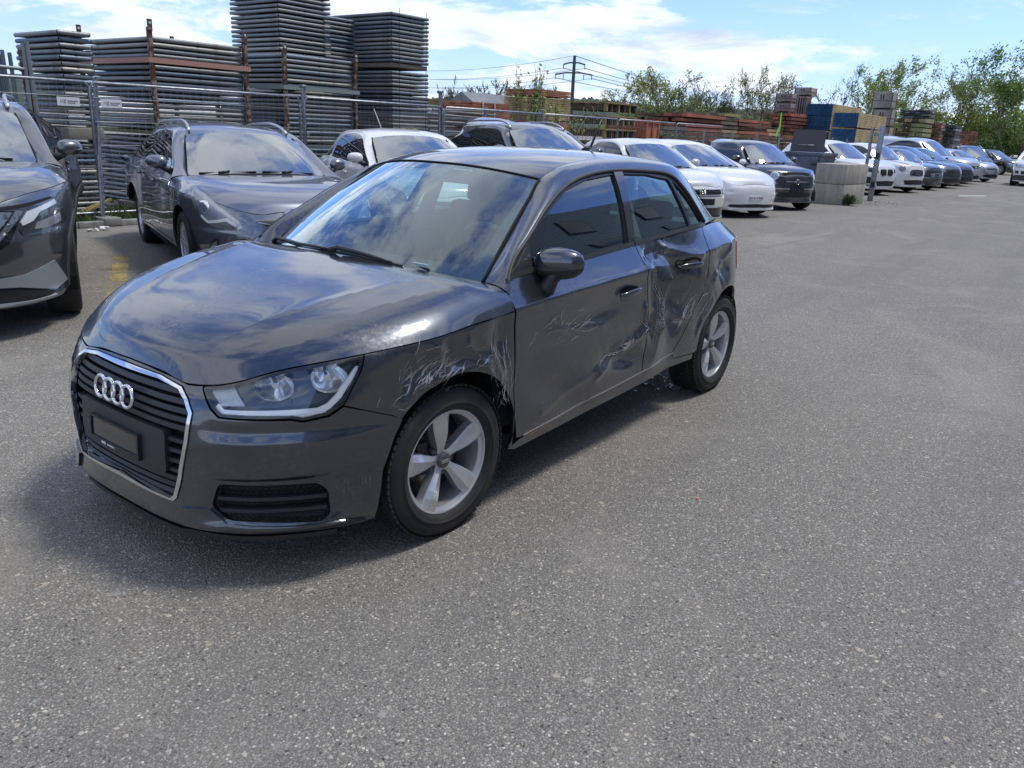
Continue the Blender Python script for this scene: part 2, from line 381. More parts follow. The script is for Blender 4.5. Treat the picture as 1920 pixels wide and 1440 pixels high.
#GEO
class Body:
    """all the skin surfaces of one car, in car space: x forwards from the front axle, y to its left, z up"""
    def __init__(s, q, dent=None):
        s.q = q; s.w = Wrap(q['plan'], q['stations'], dent)
        top = q['top']; ss = [s.w.sp(x, y) for x, y, z in top]; s.zt = pchip(ss, [p[2] for p in top]); s.s1 = s.w.sp(*q['corner']); s.sc = s.w.sx(q['xcowl'])
        s.g = pchip(*zip(*q['tumble'])); s.hz = pchip(*zip(*sorted(q['hood']))); hx = sorted(q['hood'])
        s.hx1 = hx[-1][0]; s.hx0 = hx[0][0]
        n = 14; J = []; b = np.linspace(0, 1, 41)
        for j in range(n+1):
            t = j/n
            if j == 0:
                S = s.s1*b; P = s.E(S)
            else:
                S = s.s1+(s.sc-s.s1)*t**1.15; e = s.E(S); tc_ = t**1.25
                xc = s.hx1+(s.hx0-s.hx1)*tc_; zc = float(s.hz(xc)); p = q['hp'][0]+(q['hp'][1]-q['hp'][0])*t; k = q.get('hbow', 2.2)
                if j == n:
                    cw = Curve(q['cowl']+[tuple(e)]); P = cw(b)
                    x = P[:, 0]; P = np.stack([x, P[:, 1], P[:, 2]], 1)
                else: P = np.stack([xc+(e[0]-xc)*b**k, e[1]*b, e[2]+(zc-e[2])*(1-b**p)], 1)
            J.append(P)
        s.HJ = np.array(J)                      # (15, 41, 3)
        s.hcurve = Curve(s.HJ.reshape(n+1, -1), ts=np.linspace(0, 1, n+1)); s.nb = 41
        s.wb = Curve(q['ws_bottom']); s.wt = Curve(q['ws_top']); s.W = Curve(q['W'], ts=np.linspace(0, 1, len(q['W'])))
        Dp = [(x, float(s.G(x, z)) if y is None else y, z) for x, y, z in q['D']]; s.D = Curve(Dp, ts=np.linspace(0, 1, len(Dp)))
        s.iw = q['iw']/(len(q['W'])-1); s.ib = q['ib']/(len(q['W'])-1)
        s.rc = Curve(q['roof']); s.bw = q.get('rail_bulge', .03)
    def E(s, S): return s.w.F(S, s.zt(np.abs(S)), nodent=True)
    def ztx(s, x): return s.zt(np.array([s.w.sx(v) for v in np.atleast_1d(x)]))
    def G(s, x, z, off=0.0):
        x = np.asarray(x, float); z = np.asarray(z, float); j = s.w.P[:, 0] < s.q['xcowl']+.6; j &= s.w.S > s.s1
        X = s.w.P[j, 0][::-1]; Z = s.zt(s.w.S[j])[::-1]
        if not hasattr(s, '_e'): e = s.E(s.w.S[j]); o = np.argsort(e[:, 0]); s._e = (e[o, 0], e[o, 1], e[o, 2])
        ye = np.interp(x, s._e[0], s._e[1]); ze = np.interp(x, s._e[0], s._e[2])
        return ye+s.g(z-ze)+off
    def side(s, x, z, off=0.0): return np.stack([x+0*z, s.G(x, z, off), z+0*x], -1)
    def hood(s, a, b):
        P = s.hcurve(np.asarray(a, float)).reshape(-1, s.nb, 3); k = np.clip(b, 0, 1)*(s.nb-1); i = np.clip(np.floor(k).astype(int), 0, s.nb-2); f = (k-i)[:, None]; r = np.arange(len(P))
        g = lambda d: P[r, np.clip(i+d, 0, s.nb-1)]
        o = g(-1)*((-f+2*f*f-f**3)/2)+g(0)*((2-5*f*f+3*f**3)/2)+g(1)*((f+4*f*f-3*f**3)/2)+g(2)*((-f*f+f**3)/2)
        if 'ridge' in s.q:
            for (xa, ya, xb, yb, h, wd) in s.q['ridge']:
                tt = np.clip((o[:, 0]-xa)/(xb-xa), 0, 1); yc = ya+(yb-ya)*tt; d = o[:, 1]-yc
                o[:, 2] += h*np.exp(-np.abs(d)/wd*1.0)*np.sin(np.pi*np.clip(tt, 0.02, .98))**.6*(1-np.exp(-(d/.006)**2-.0)*.0)
        return o
    def shield(s, a, b, off=0.0):
        P0 = s.wb(b); P1 = s.wt(b); a = np.asarray(a, float)[:, None]; P = P0*(1-a)+P1*a; h = s.q.get('wsbulge', .02)
        nrm = np.array([.55, 0, .83]); P = P+nrm*(h*4*a*(1-a)+off); return P
    def roof(s, a, b):
        a = np.asarray(a, float); b = np.asarray(b, float); Wp = s.W(s.iw+(s.ib-s.iw)*a); t = a[:, None]; c0 = s.wt(b); A0 = s.wt(0*b)
        C0 = s.rc(a); p = s.q.get('rp', 2.4); P = np.stack([C0[:, 0]+(Wp[:, 0]-C0[:, 0])*b**2, Wp[:, 1]*b, Wp[:, 2]+(C0[:, 2]-Wp[:, 2])*(1-b**p)], -1)
        k = np.exp(-(a/.10)**2)[:, None]; lin = np.stack([A0[:, 0]+(c0[:, 0]-A0[:, 0]), c0[:, 1], c0[:, 2]], -1); base0 = np.stack([s.rc(0*a)[:, 0]+(s.W(s.iw+0*a)[:, 0]-s.rc(0*a)[:, 0])*b**2, s.W(s.iw+0*a)[:, 1]*b, s.W(s.iw+0*a)[:, 2]+(s.rc(0*a)[:, 2]-s.W(s.iw+0*a)[:, 2])*(1-b**p)], -1)
        return P+(c0-base0)*k
    def rail(s, a, b):
        D = s.D(a); Wp = s.W(a); b = np.asarray(b, float)[:, None]; M_ = (D+Wp)/2; ti = s.D(np.clip(np.asarray(a)+.01, 0, 1))-s.D(np.clip(np.asarray(a)-.01, 0, 1))
        l = np.linalg.norm(Wp-D, axis=1)[:, None]; nn = np.stack([.35*np.cos(np.pi*np.clip(a, 0, 1)), .62+0*a, .55+0*a], -1); nn /= np.linalg.norm(nn, axis=1)[:, None]; tt = ti/np.linalg.norm(ti, axis=1)[:, None]; nn = nn-tt*(nn*tt).sum(1)[:, None]; nn = nn*np.clip(l/.14, 0, 1)
        C = M_+nn*s.bw*2; return D*(1-b)**2+2*b*(1-b)*C+Wp*b*b
    def back(s, a, b, off=0.0):
        """rear window and the panel under it"""
        q = s.q; T = Curve(q['bk_top'])(b); B = Curve(q['bk_bot'])(b); a = np.asarray(a, float)[:, None]
        return T*(1-a)+B*a+np.array([-.5, 0, .6])*(4*a*(1-a)*.03+off)
A1 = dict(
 plan=[(.846,0),(.845,.12),(.838,.25),(.820,.36),(.790,.45),(.735,.548),(.64,.648),(.505,.745),(.34,.812),(.15,.853),(-.1,.868),(-.6,.874),(-1.2,.876),(-1.9,.876),(-2.3,.868),(-2.52,.846),(-2.70,.806),(-2.86,.742),(-2.98,.655),(-3.07,.51),(-3.11,.3),(-3.125,0)],
 stations=[
 ((.846,0),   [(.10,.10),(.165,.035),(.19,.0),(.25,.0),(.34,.0),(.40,.004),(.45,.008),(.57,.020),(.63,.036),(.66,.052),(.685,.068),(.70,.080),(1.3,.5)]),
 ((.825,.34), [(.10,.10),(.165,.035),(.19,.0),(.25,.004),(.34,.006),(.40,.004),(.46,.006),(.56,.018),(.61,.034),(.64,.048),(.668,.066),(.69,.082),(1.3,.5)]),
 ((.735,.548),[(.10,.10),(.175,.03),(.205,.002),(.24,.018),(.37,.018),(.400,.001),(.510,-.001),(.545,.012),(.585,.016),(.64,.034),(.70,.064),(.72,.078),(1.3,.5)]),
 ((.54,.72),  [(.10,.10),(.18,.035),(.215,.006),(.25,.020),(.375,.019),(.405,.001),(.515,.0),(.550,.010),(.60,.014),(.66,.026),(.74,.052),(.76,.064),(1.3,.4)]),
 ((.34,.812), [(.10,.09),(.19,.04),(.23,.022),(.28,.012),(.37,.007),(.43,.001),(.52,-.002),(.555,.003),(.62,.008),(.70,.016),(.775,.026),(.795,.038),(1.3,.35)]),
 ((0,.863),   [(.10,.06),(.21,.045),(.25,.032),(.31,.02),(.40,.006),(.46,.0),(.55,-.004),(.60,-.006),(.68,-.002),(.77,.004),(.818,.008),(.832,.018),(1.3,.3)]),
 ((-.5,.874), [(.10,.10),(.21,.05),(.26,.034),(.31,.022),(.40,.008),(.45,.004),(.52,.003),(.62,.003),(.72,.009),(.80,.014),(.855,.010),(.867,.022),(1.25,.26)]),
 ((-1.4,.876),[(.10,.10),(.22,.045),(.27,.03),(.33,.022),(.42,.008),(.47,.004),(.54,.003),(.64,.003),(.74,.009),(.83,.014),(.885,.010),(.897,.022),(1.28,.25)]),
 ((-2.1,.872),[(.10,.08),(.24,.035),(.29,.02),(.36,.008),(.44,.0),(.50,-.004),(.58,-.006),(.68,-.004),(.78,.004),(.86,.010),(.912,.010),(.925,.022),(1.3,.25)]),
 ((-2.5,.849),[(.10,.08),(.24,.03),(.29,.010),(.36,-.004),(.44,-.012),(.50,-.015),(.58,-.016),(.68,-.012),(.78,.004),(.87,.012),(.932,.016),(.945,.03),(1.3,.42)]),
 ((-2.9,.72),[(.10,.10),(.24,.04),(.29,.02),(.36,.004),(.44,.0),(.50,.0),(.58,.0),(.68,.006),(.78,.012),(.87,.024),(.932,.035),(.945,.05),(1.3,.42)]),
 ((-3.125,0),  [(.10,.10),(.24,.04),(.29,.02),(.36,.004),(.44,.0),(.50,.0),(.58,.0),(.68,.006),(.78,.02),(.87,.03),(.932,.045),(.945,.05),(1.3,.25)])],
 top=[(.846,0,.700),(.838,.2,.694),(.822,.35,.676),(.775,.48,.690),(.735,.548,.706),(.62,.665,.748),(.50,.748,.771),(.34,.812,.793),(.1,.858,.814),(-.1,.868,.832),(-.33,.872,.848),
      (-.345,.872,.93),(-.40,.873,.955),(-.96,.875,.980),(-1.4,.876,1.003),(-2.2,.87,1.038),(-2.45,.855,1.04),(-2.75,.79,1.02),(-2.95,.68,.99),(-3.125,0,.97)],
 corner=(.70,.59), xcowl=-.325,
 hood=[(.770,.704),(.762,.722),(.735,.757),(.66,.804),(.5,.858),(.3,.900),(.05,.940),(-.2,.968)], hp=(2.6,14),
 cowl=[(-.205,0,.968),(-.215,.2,.966),(-.245,.4,.957),(-.30,.58,.941),(-.345,.70,.927),(-.338,.78,.920),(-.328,.832,.895)],
 ridge=[(.60,.36,-.22,.60,.006,.040),(.45,.60,-.18,.72,.003,.030)],
 tumble=[(-.2,.06),(0,0),(.05,-.021),(.1,-.045),(.2,-.096),(.3,-.158),(.36,-.203),(.42,-.265)],
 ws_bottom=[(-.215,0,.972),(-.225,.2,.968),(-.252,.4,.956),(-.305,.57,.938),(-.36,.671,.926)],
 ws_top=[(-.795,0,1.352),(-.805,.15,1.350),(-.832,.30,1.340),(-.875,.43,1.323),(-.921,.531,1.305)],
 # windscreen side edge, roof edge, rear window edge  |  upper edge of the door openings: same number of knots
 W=[(-.36,.671,.926),(-.50,.637,1.025),(-.645,.602,1.125),(-.79,.566,1.222),(-.921,.531,1.305),(-1.13,.505,1.362),(-1.45,.49,1.392),(-1.86,.502,1.392),(-2.20,.528,1.360),(-2.42,.535,1.272),(-2.58,.570,1.14),(-2.72,.612,1.024)],
 D=[(-.331,.838,.900),(-.43,None,1.012),(-.585,None,1.098),(-.78,None,1.205),(-.99,None,1.285),(-1.20,None,1.327),(-1.46,None,1.346),(-1.76,None,1.340),(-2.00,None,1.318),(-2.10,None,1.25),(-2.19,None,1.14),(-2.27,None,1.046)],
 iw=4, ib=9, rail_bulge=.019, rp=2.6,
 roof=[(-.795,0,1.352),(-1.0,0,1.390),(-1.3,0,1.417),(-1.7,0,1.425),(-2.05,0,1.408),(-2.28,0,1.385),(-2.52,0,1.345)],
 bk_top=[(-2.52,0,1.345),(-2.50,.3,1.325),(-2.42,.535,1.272)], bk_bot=[(-3.03,0,.975),(-2.98,.35,.98),(-2.72,.612,1.024)],
)
#GEOEND
# ============================================================ wheels
def make_wheel(name, r, w, rim_r, style, parent, detail=1, loc=(0, 0, 0), flip=False, steer=0, rimcol=(.62, .63, .65), rimmat=None):
    """wheel > tyre, rim (> spokes...), local axis = y, outer face towards +y"""
    e = empty(name, loc, R(steer)+(math.pi if flip else 0), parent)
    rm = rimmat or mat('silver wheel paint', rimcol, .33, .75, Coat_Weight=.4, Coat_Roughness=.1)
    dk = mat('dark wheel inside', (.02, .02, .022), .6); tyr = tyre_mat()
    T = Matrix.Rotation(R(-90), 4, 'X'); hw = w/2; n = 72 if detail > 1 else (40 if detail else 20)
    b = MB(); sw = .006
    prof = [(rim_r*.97, -hw*.80), (rim_r*1.02, -hw*.92), (rim_r*1.14, -hw-sw), (r*.86, -hw-sw), (r*.955, -hw*.93), (r*.985, -hw*.78), (r, -hw*.55), (r, 0), (r, hw*.55), (r*.985, hw*.78), (r*.955, hw*.93), (r*.90, hw+sw*.5), (r*.82, hw+sw), (rim_r*1.14, hw+sw), (rim_r*1.05, hw*.96), (rim_r*1.01, hw*.86), (rim_r*.97, hw*.80)]
    if detail > 1:
        prof = prof[:5]+[(r*.985, -hw*.78)]
        for c in (-.52, -.17, .17, .52):
            prof += [(r-.002, hw*(c-.055)), (r-.012, hw*(c-.04)), (r-.012, hw*(c+.04)), (r-.002, hw*(c+.055))]
        prof += [(r*.985, hw*.78), (r*.955, hw*.93), (r*.93, hw*.985), (r*.925, hw*1.0+.001), (r*.90, hw+sw*.6), (r*.86, hw+sw), (r*.80, hw+sw*1.1), (r*.795, hw+sw*1.5), (r*.785, hw+sw*1.5), (r*.78, hw+sw*1.05), (rim_r*1.10, hw+sw*.7), (rim_r*1.05, hw*.98), (rim_r*1.01, hw*.88), (rim_r*.97, hw*.80)]
    b.lathe(prof, n, T)
    if detail > 1:                                   # tread and shoulder lugs
        for k in range(68):
            a = 2*math.pi*k/68
            for (cy, ww, rr, tl, da) in ((hw*.76, hw*.34, r*.986, .30, 0), (-hw*.76, hw*.34, r*.986, -.30, .03), (hw*.345, hw*.24, r-.001, 0, .02), (0, hw*.24, r-.001, 0, .045), (-hw*.345, hw*.24, r-.001, 0, .01)):
                L = 2*math.pi*r/68*.74; rot = Matrix.Rotation(-(a+da), 4, 'Y') @ Matrix.Translation((rr, cy, 0)) @ Matrix.Rotation(-tl if tl else 0, 4, 'Z') @ Matrix.Rotation(.18 if cy > 0 else -.18, 4, 'X')
                q = Matrix.Rotation(0, 4, 'X'); vs = [rot @ Vector((sx*.004, sy*ww/2, sz*L/2)) for sx in (-1, 1) for sy in (-1, 1) for sz in (-1, 1)]
                b.add(vs, [(0, 1, 3, 2), (4, 6, 7, 5), (0, 4, 5, 1), (2, 3, 7, 6), (1, 5, 7, 3), (0, 2, 6, 4)])
    b.build('tyre', tyr, e)
    b = MB(); d = -hw*.7
    b.lathe([(rim_r*.97, -hw*.8), (rim_r*.90, -hw*.6), (rim_r*.86, 0), (rim_r*.905, hw*.70), (rim_r*.965, hw*.80), (rim_r*.975, hw*.885), (rim_r*1.0, hw*.90), (rim_r*1.02, hw*.86), (rim_r*1.01, hw*.78)], n, T)
    y0 = hw*.80
    def spoke(ang, pts, ridge, back=-.035):
        """pts: (r, half width left, half width right, y at edges, y at ridge, ridge offset)"""
        m_ = Matrix.Rotation(ang, 4, 'Y'); vs = []
        for (rr, wl, wr, ye, yr, o) in pts:
            vs += [m_ @ Vector((-wl, ye+back, rr)), m_ @ Vector((-wl, ye, rr)), m_ @ Vector((-wl+.006, ye+.005, rr)), m_ @ Vector((o, yr, rr)), m_ @ Vector((wr-.006, ye+.005, rr)), m_ @ Vector((wr, ye, rr)), m_ @ Vector((wr, ye+back, rr))]
        fs = []
        for i in range(len(pts)-1):
            for k in range(6): fs.append((i*7+k, i*7+k+1, i*7+k+8, i*7+k+7))
        b.add(vs, fs)
    s = rim_r/.205
    if style == 'five':
        for k in range(5):
            a = R(72*k+8)
            pts = [(.030*s, .019, .019, y0-.030, y0-.022, 0), (.055*s, .019, .020, y0-.024, y0-.012, -.004), (.090*s, .027, .029, y0-.018, y0+.000, -.010), (.125*s, .036, .037, y0-.014, y0+.007, -.014), (.155*s, .041, .042, y0-.011, y0+.008, -.017), (.180*s, .041, .043, y0-.008, y0+.006, -.018), (.199*s, .037, .040, y0-.001, y0+.004, -.016)]
            spoke(a, pts, 0)
        b.tube((0, y0-.075, 0), (0, y0-.022, 0), .040*s, 24)
        for k in range(5):
            a = R(72*k+44); b.tube((.056*math.sin(a), y0-.06, .056*math.cos(a)), (.056*math.sin(a), y0-.030, .056*math.cos(a)), .0095, 10, mi=1)
        b.lathe([(.0, y0-.008), (.026*s, y0-.009), (.031*s, y0-.013), (.032*s, y0-.03)], 28, T, mi=1)
        for k in range(4):
            cx = -.0135+.009*k; ring = [(cx+.006*math.cos(t), y0-.006, .006*math.sin(t)) for t in np.linspace(0, 2*math.pi, 13)[:-1]]; b.path(ring, .0012, 5, closed=True)
    else:
        ns = {'ten': 10, 'twin': 10, 'six': 6, 'multi': 12, 'five2': 5}[style]
        for k in range(ns):
            a = 2*math.pi*k/ns+.1
            if style == 'twin': a = 2*math.pi*(k//2)/5+(.17 if k % 2 else -.17)
            wd = {10: .012, 6: .02, 12: .009, 5: .026}[ns]*s
            spoke(a, [(.02*s, wd*.9, wd*.9, y0-.03, y0-.022, 0), (.10*s, wd, wd, y0-.012, y0-.006, 0), (.20*s, wd*1.35, wd*1.35, y0-.002, y0+.002, 0)], 0)
        b.tube((0, y0-.06, 0), (0, y0-.014, 0), .034*s, 14)
    grey = mat('grey hub cap', (.10, .10, .105), .4, .3)
    b.build('rim', [rm, grey], e, autosmooth=R(28))
    b = MB(); b.lathe([(0, -hw*.35), (rim_r*.87, -hw*.35)], 24, T); b.lathe([(.0, -.012), (rim_r*.60, -.012), (rim_r*.60, -.026), (0, -.026)], 28, T, mi=1)
    b.box((rim_r*.42, .0, .02), (.05, .06, .13), mi=0)
    b.build('brake_disc', [dk, mat('brake steel', (.22, .19, .17), .45, .8)], e)
    return e
def tyre_mat():
    if 'tyre rubber' in MATS: return MATS['tyre rubber']
    m = mat('tyre rubber', (.016, .016, .017), .75); t = NT(m); o = t.obj(); n = t.noise(o, 9, 5, .6); n2 = t.noise(o, 120, 3)
    t.l(t.mix(t.mr(n, .4, .75, 0, .6), (.014, .014, .015), (.045, .042, .038)), t.b.inputs['Base Color']); t.bump(n2, .15, .003); return m
# ============================================================ the damaged hatchback
PAINT = paint('dark blue grey metallic paint', (.033, .041, .056), .75, .29, dust=.45)
BLK = mat('black satin plastic', (.018, .019, .021), .42); GLB = mat('gloss black trim', (.012, .012, .014), .12, 0, Coat_Weight=1.0, Coat_Roughness=.02)
CHR = mat('chrome trim', (.78, .79, .80), .10, 1.0); SCH = mat('satin grey trim', (.20, .20, .20), .30, .7)
GRL = mat('grille plastic', (.030, .032, .038), .48); INT = mat('cabin dark cloth', (.022, .022, .024), .85); INP = mat('cabin plastic', (.030, .030, .032), .55)
VOID = mat('dark underbody', (.006, .006, .006), .9)
GLS = glass_thin('tinted window glass', (.50, .66, .64)); GLW = glass_thin('windscreen glass', (.62, .80, .78), 1.5, 3.6); CLR = glass_thin('clear lamp lens', (.93, .95, .96), 1.45)
LSR = mat('lamp reflector', (.95, .95, .96), .13, .85); LHS = mat('lamp housing', (.24, .26, .29), .35, .4); LBR = mat('lamp light bar', (.74, .77, .80), .25, .1, Coat_Weight=1)
GAPM = mat('panel gap', (.004, .004, .004), .9)
def dent_a1(x, z, U):
    """crash damage on the left-hand side, in metres of inward push"""
    def g(cx, cz, sx, sz, rot=0.0):
        c, s = math.cos(R(rot)), math.sin(R(rot)); u = (x-cx)*c+(z-cz)*s; v = -(x-cx)*s+(z-cz)*c; return np.exp(-(u/sx)**2-(v/sz)**2)
    def ridge(x1, z1, x2, z2, wd):
        dx, dz = x2-x1, z2-z1; L2 = dx*dx+dz*dz; t = np.clip(((x-x1)*dx+(z-z1)*dz)/L2, 0, 1); d = np.sqrt((x-x1-t*dx)**2+(z-z1-t*dz)**2+.008**2)-.008; return np.exp(-d/wd)
    d = 0
    # rear door pushed deep in behind a fold that stands up its front third; shoulder crumpled to a peak under the glass
    d = d+.080*g(-1.76, .74, .15, .32)+.035*g(-1.93, .64, .17, .22)+.030*g(-1.62, .93, .10, .05)
    d = d-0.0390*ridge(-1.67, .975, -1.60, .82, 0.0348)-0.0312*ridge(-1.60, .82, -1.57, .58, 0.0435)-0.0140*ridge(-1.57, .58, -1.55, .42, 0.0435)+0.0172*ridge(-1.505, .95, -1.50, .55, 0.0319)
    d = d-0.0172*ridge(-1.67, .97, -2.04, .89, 0.0203)+0.0156*ridge(-1.72, .885, -2.03, .83, 0.0319)-0.0109*ridge(-1.67, .97, -1.44, .90, 0.0203)+0.0125*ridge(-1.60, .95, -1.45, .93, 0.0174)
    d = d-0.0094*ridge(-1.50, .68, -1.62, .56, 0.0145)+0.0109*ridge(-1.54, .66, -1.66, .53, 0.0174)-0.0094*ridge(-1.78, .62, -1.95, .55, 0.0203)
    # front door: long low crease climbing to the rear edge, shallow hollows above
    d = d+.038*g(-1.22, .475, .20, .055, 12)-0.0172*ridge(-.98, .44, -1.20, .525, 0.0145)-0.0203*ridge(-1.20, .525, -1.40, .59, 0.0145)-0.0109*ridge(-1.40, .59, -1.40, .70, 0.0145)+.018*g(-.72, .42, .26, .08, 24)-0.0078*ridge(-.55, .37, -.98, .47, 0.0203)-0.0047*ridge(-.60, .72, -1.00, .68, 0.0174)+.010*g(-.95, .74, .22, .05, -6)
    # quarter panel
    d = d+.024*g(-2.36, .80, .11, .09)-0.0125*ridge(-2.22, .74, -2.50, .90, 0.0203)-0.0109*ridge(-2.20, .62, -2.08, .44, 0.0174)+.018*g(-2.10, .52, .07, .12)+0.0078*ridge(-2.32, .88, -2.46, .78, 0.0174)
    # front wing
    d = d+.022*g(.18, .70, .08, .07)-0.0125*ridge(.205, .77, .16, .665, 0.0203)-0.0117*ridge(.10, .775, .085, .69, 0.0188)+.020*g(-.02, .71, .09, .045)-0.0109*ridge(-.05, .76, -.13, .68, 0.0188)+0.0094*ridge(.05, .78, .02, .70, 0.0232)
    d = d-0.0094*ridge(.205, .665, .235, .61, 0.0188)+0.0078*ridge(.235, .69, .25, .63, 0.0203)-0.0117*ridge(-.20, .70, -.235, .60, 0.0188)+.022*g(-.24, .73, .05, .09)-0.0094*ridge(-.15, .66, -.27, .48, 0.0145)-0.0094*ridge(.17, .66, -.16, .675, 0.0116)
    n = np.sin(x*41+z*23)*np.sin(z*37-x*19+1.3)+.5*np.sin(x*83-z*61)
    m = np.clip(g(-1.66, .72, .24, .30)+g(.10, .70, .22, .09)+g(-.22, .62, .09, .16)+g(-2.30, .72, .20, .16)+.6*g(-1.15, .52, .30, .10), 0, 1)
    d = d+.0016*n*m
    k = np.where((U > 0) & (x < .42) & (x > -2.75), 1.0, 0.0)*np.clip((.34-x)/.14, 0, 1)
    return d*k
A = Body(A1, dent_a1); W_ = A.w
def XZ(x, z): return (W_.sx(x), z)
def cir(cx, cz, r, a0, a1, n=18): return [XZ(cx+r*math.cos(R(a0+(a1-a0)*i/n)), cz+r*math.sin(R(a0+(a1-a0)*i/n))) for i in range(n+1)]
def zline(s0, s1_, dz=0.0, n=10): return [(s, float(A.zt(np.array(abs(s))))+dz) for s in np.linspace(s0, s1_, n)]
def build_a1():
    car = empty('damaged_hatchback'); tag(car, 'dark blue grey five door hatchback with crumpled doors and wing, standing alone in the foreground', 'car')
    Fw = lambda off=0.0: (lambda u, v: W_.F(u, v, off))
    g = .0025
    # ---- front bumper, one skin across the nose, with grille and lower intakes cut out
    half = [(0, .195), (.20, .194), (.38, .192), (.60, .192), (.86, .176), (1.00, .170), (1.046, .172), (1.048, .249), (1.062, .374), (1.104, .493), (1.135, .547), (1.098, .5655), (1.008, .597), (.927, .622), (.877, .594), (.79, .581), (.755, .589), (.513, .593), (.477, .618), (.430, .672), (.427, float(A.zt(np.array(.427)))-.002)]
    top = [(s, float(A.zt(np.array(s)))-.003) for s in (.40, .36, .25, .12, 0)]
    L = half+top; outl = L+[(-s, z) for s, z in L[::-1] if s > 0]
    grh = [(0, .690), (.22, .685), (.340, .668), (.384, .640), (.414, .600), (.404, .50), (.368, .37), (.336, .287), (.318, .272), (.15, .276), (0, .280)]
    gr = grh+[(-s, z) for s, z in grh[::-1] if s > 0]
    fog = rounded([(.498, .364), (.833, .362), (.866, .330), (.872, .242), (.842, .222), (.524, .234), (.468, .280)], .02)
    sides = [] 
    fogm = [(-s, z) for s, z in fog]
    panel('bumper', PAINT, outl, Fw(), .018, [gr, fog, fogm], car, rim=.02)
    # lower splitter
    sp = [(s, .155) for s in np.linspace(-.95, .95, 40)]+[(s, .1725) for s in np.linspace(.95, -.95, 40)]
    panel('splitter', BLK, sp, Fw(-.008), .03, [], car, rim=.03)
    b = MB(); pr = []
    for s in np.linspace(-.9, .9, 61):
        p = W_.F(np.array([s]), np.array([.17]), -.01)[0]; q = W_.F(np.array([s]), np.array([.17]), .012 if abs(s) < .34 else .0)[0]; pr.append((p, q))
    vs = []; fs = []
    for p, q in pr: vs += [(p[0]-.03, p[1], .166), (q[0], q[1], .166), (q[0], q[1], .150), (p[0]-.03, p[1], .150)]
    for i in range(len(pr)-1):
        for k in range(4): fs.append((4*i+k, 4*i+(k+1) % 4, 4*i+4+(k+1) % 4, 4*i+4+k))
    b.add(vs, fs); b.build('lower_lip', BLK, car)
    # grille: chrome frame, backing, slats, plate carrier
    def inner(P, d):
        c = np.array([0, .47]); return [tuple(c+(np.array(p)-c)*(1-d/np.linalg.norm(np.array(p)-c))) for p in P]
    gi = inner(gr, .017)
    fr = panel('grille_frame', CHR, inner(gr, .002), Fw(.006), .02, [gi], car, rim=.02)
    panel('grille_backing', GAPM, gr, Fw(-.055), .05, [], car, rim=0)
    hw_ = lambda z: float(np.interp(z, [.280, .29, .37, .50, .600, .640, .668, .69], [.30, .315, .350, .386, .396, .368, .32, .10]))
    k = 0
    for z in (.297, .322, .346, .533, .561, .589, .617, .645, .671):
        a = hw_(z); a = max(a, .05); h = .0085
        sl = [(s, z-h) for s in np.linspace(-a, a, 24)]+[(s, z+h) for s in np.linspace(a, -a, 24)]
        panel('grille_slat', GRL, sl, Fw(-.018), .03, [], fr, rim=.028)
    for z in (.376, .412, .449, .486):
        for sg in (1, -1):
            a0, a1 = .285, hw_(z); sl = [(sg*s, z-.007) for s in (a0, (a0+a1)/2, a1)]+[(sg*s, z+.007) for s in (a1, (a0+a1)/2, a0)]
            panel('grille_slat', GRL, sl, Fw(-.018), .03, [], fr, rim=.028)
    b = MB()
    for s in (-.30, -.2, -.1, .1, .2, .30):
        P0 = W_.F(np.array([s, s]), np.array([.285, .675]), -.040); b.tube(P0[0], P0[1], .004, 6)
    b.build('grille_ribs', GRL, fr)
    hol = rounded([(-.283, .362), (.283, .362), (.283, .514), (-.283, .514)], .02)
    panel('plate_carrier', GRL, hol, Fw(-.006), .03, [], fr, rim=.03)
    # number plate holder (empty) at its small Swiss size
    pc = rounded([(-.185, .374), (.150, .374), (.150, .470), (-.185, .470)], .006, 2)
    pi = [(-.175, .392), (.140, .392), (.140, .462), (-.175, .462)]
    hd = panel('plate_holder', BLK, pc, Fw(.008), .03, [pi], car, rim=.02); panel('plate_recess', GLB, pi, Fw(.003), .03, [], hd, rim=0)
    wt = mat('white print', (.75, .75, .75), .5); b = MB()
    def word(mb, s0, z, n, h, sp_):
        x = s0
        for i in range(n):
            wd = h*(.55+.25*((i*7) % 3)/2); P0 = W_.F(np.array([x, x+wd, x+wd, x]), np.array([z, z, z+h, z+h]), .0095); mb.add(P0, [(0, 1, 2, 3)]); x += wd+sp_
    word(b, -.095, .3785, 4, .0095, .0018); word(b, -.055, .3795, 9, .0060, .0016); b.build('holder_print', wt, hd)
    # four interlocked rings
    b = MB()
    for i in range(4):
        c = W_.F(np.array([-.0885+.059*i]), np.array([.592]), .012)[0]; rr = .037; P = []
        for t in np.linspace(0, 2*math.pi, 37)[:-1]: P.append((c[0]-.010*math.sin(t)*.6, c[1]+rr*math.cos(t), c[2]+rr*math.sin(t)))
        b.path(P, .0072, 10, closed=True)
    b.build('ring_emblem', CHR, fr)
    # side intakes
    for sg in (1, -1):
        mm = sg < 0; F_ = lambda o: (lambda u, v: W_.F(u, v, o))
        it = panel('side_intake', mat('honeycomb insert', (.010, .010, .011), .6), fog, F_(-.045), .03, [], car, rim=0, mirror=mm)
        b = MB()
        for s in np.arange(.48, .88, .022):
            for z in np.arange(.225, .36, .018):
                o = .011*(int(round(z*1000/18)) % 2)
                if inpoly(np.array([[s+o, z]]), inner2(fog, .01))[0]:
                    P0 = W_.F(np.array([s+o-.010, s+o, s+o+.010]), np.array([z, z+.008, z]), -.030); P0[:, 1] *= sg; b.path([tuple(p) for p in P0], .0018, 4)
        b.build('honeycomb_mesh', GRL, it)
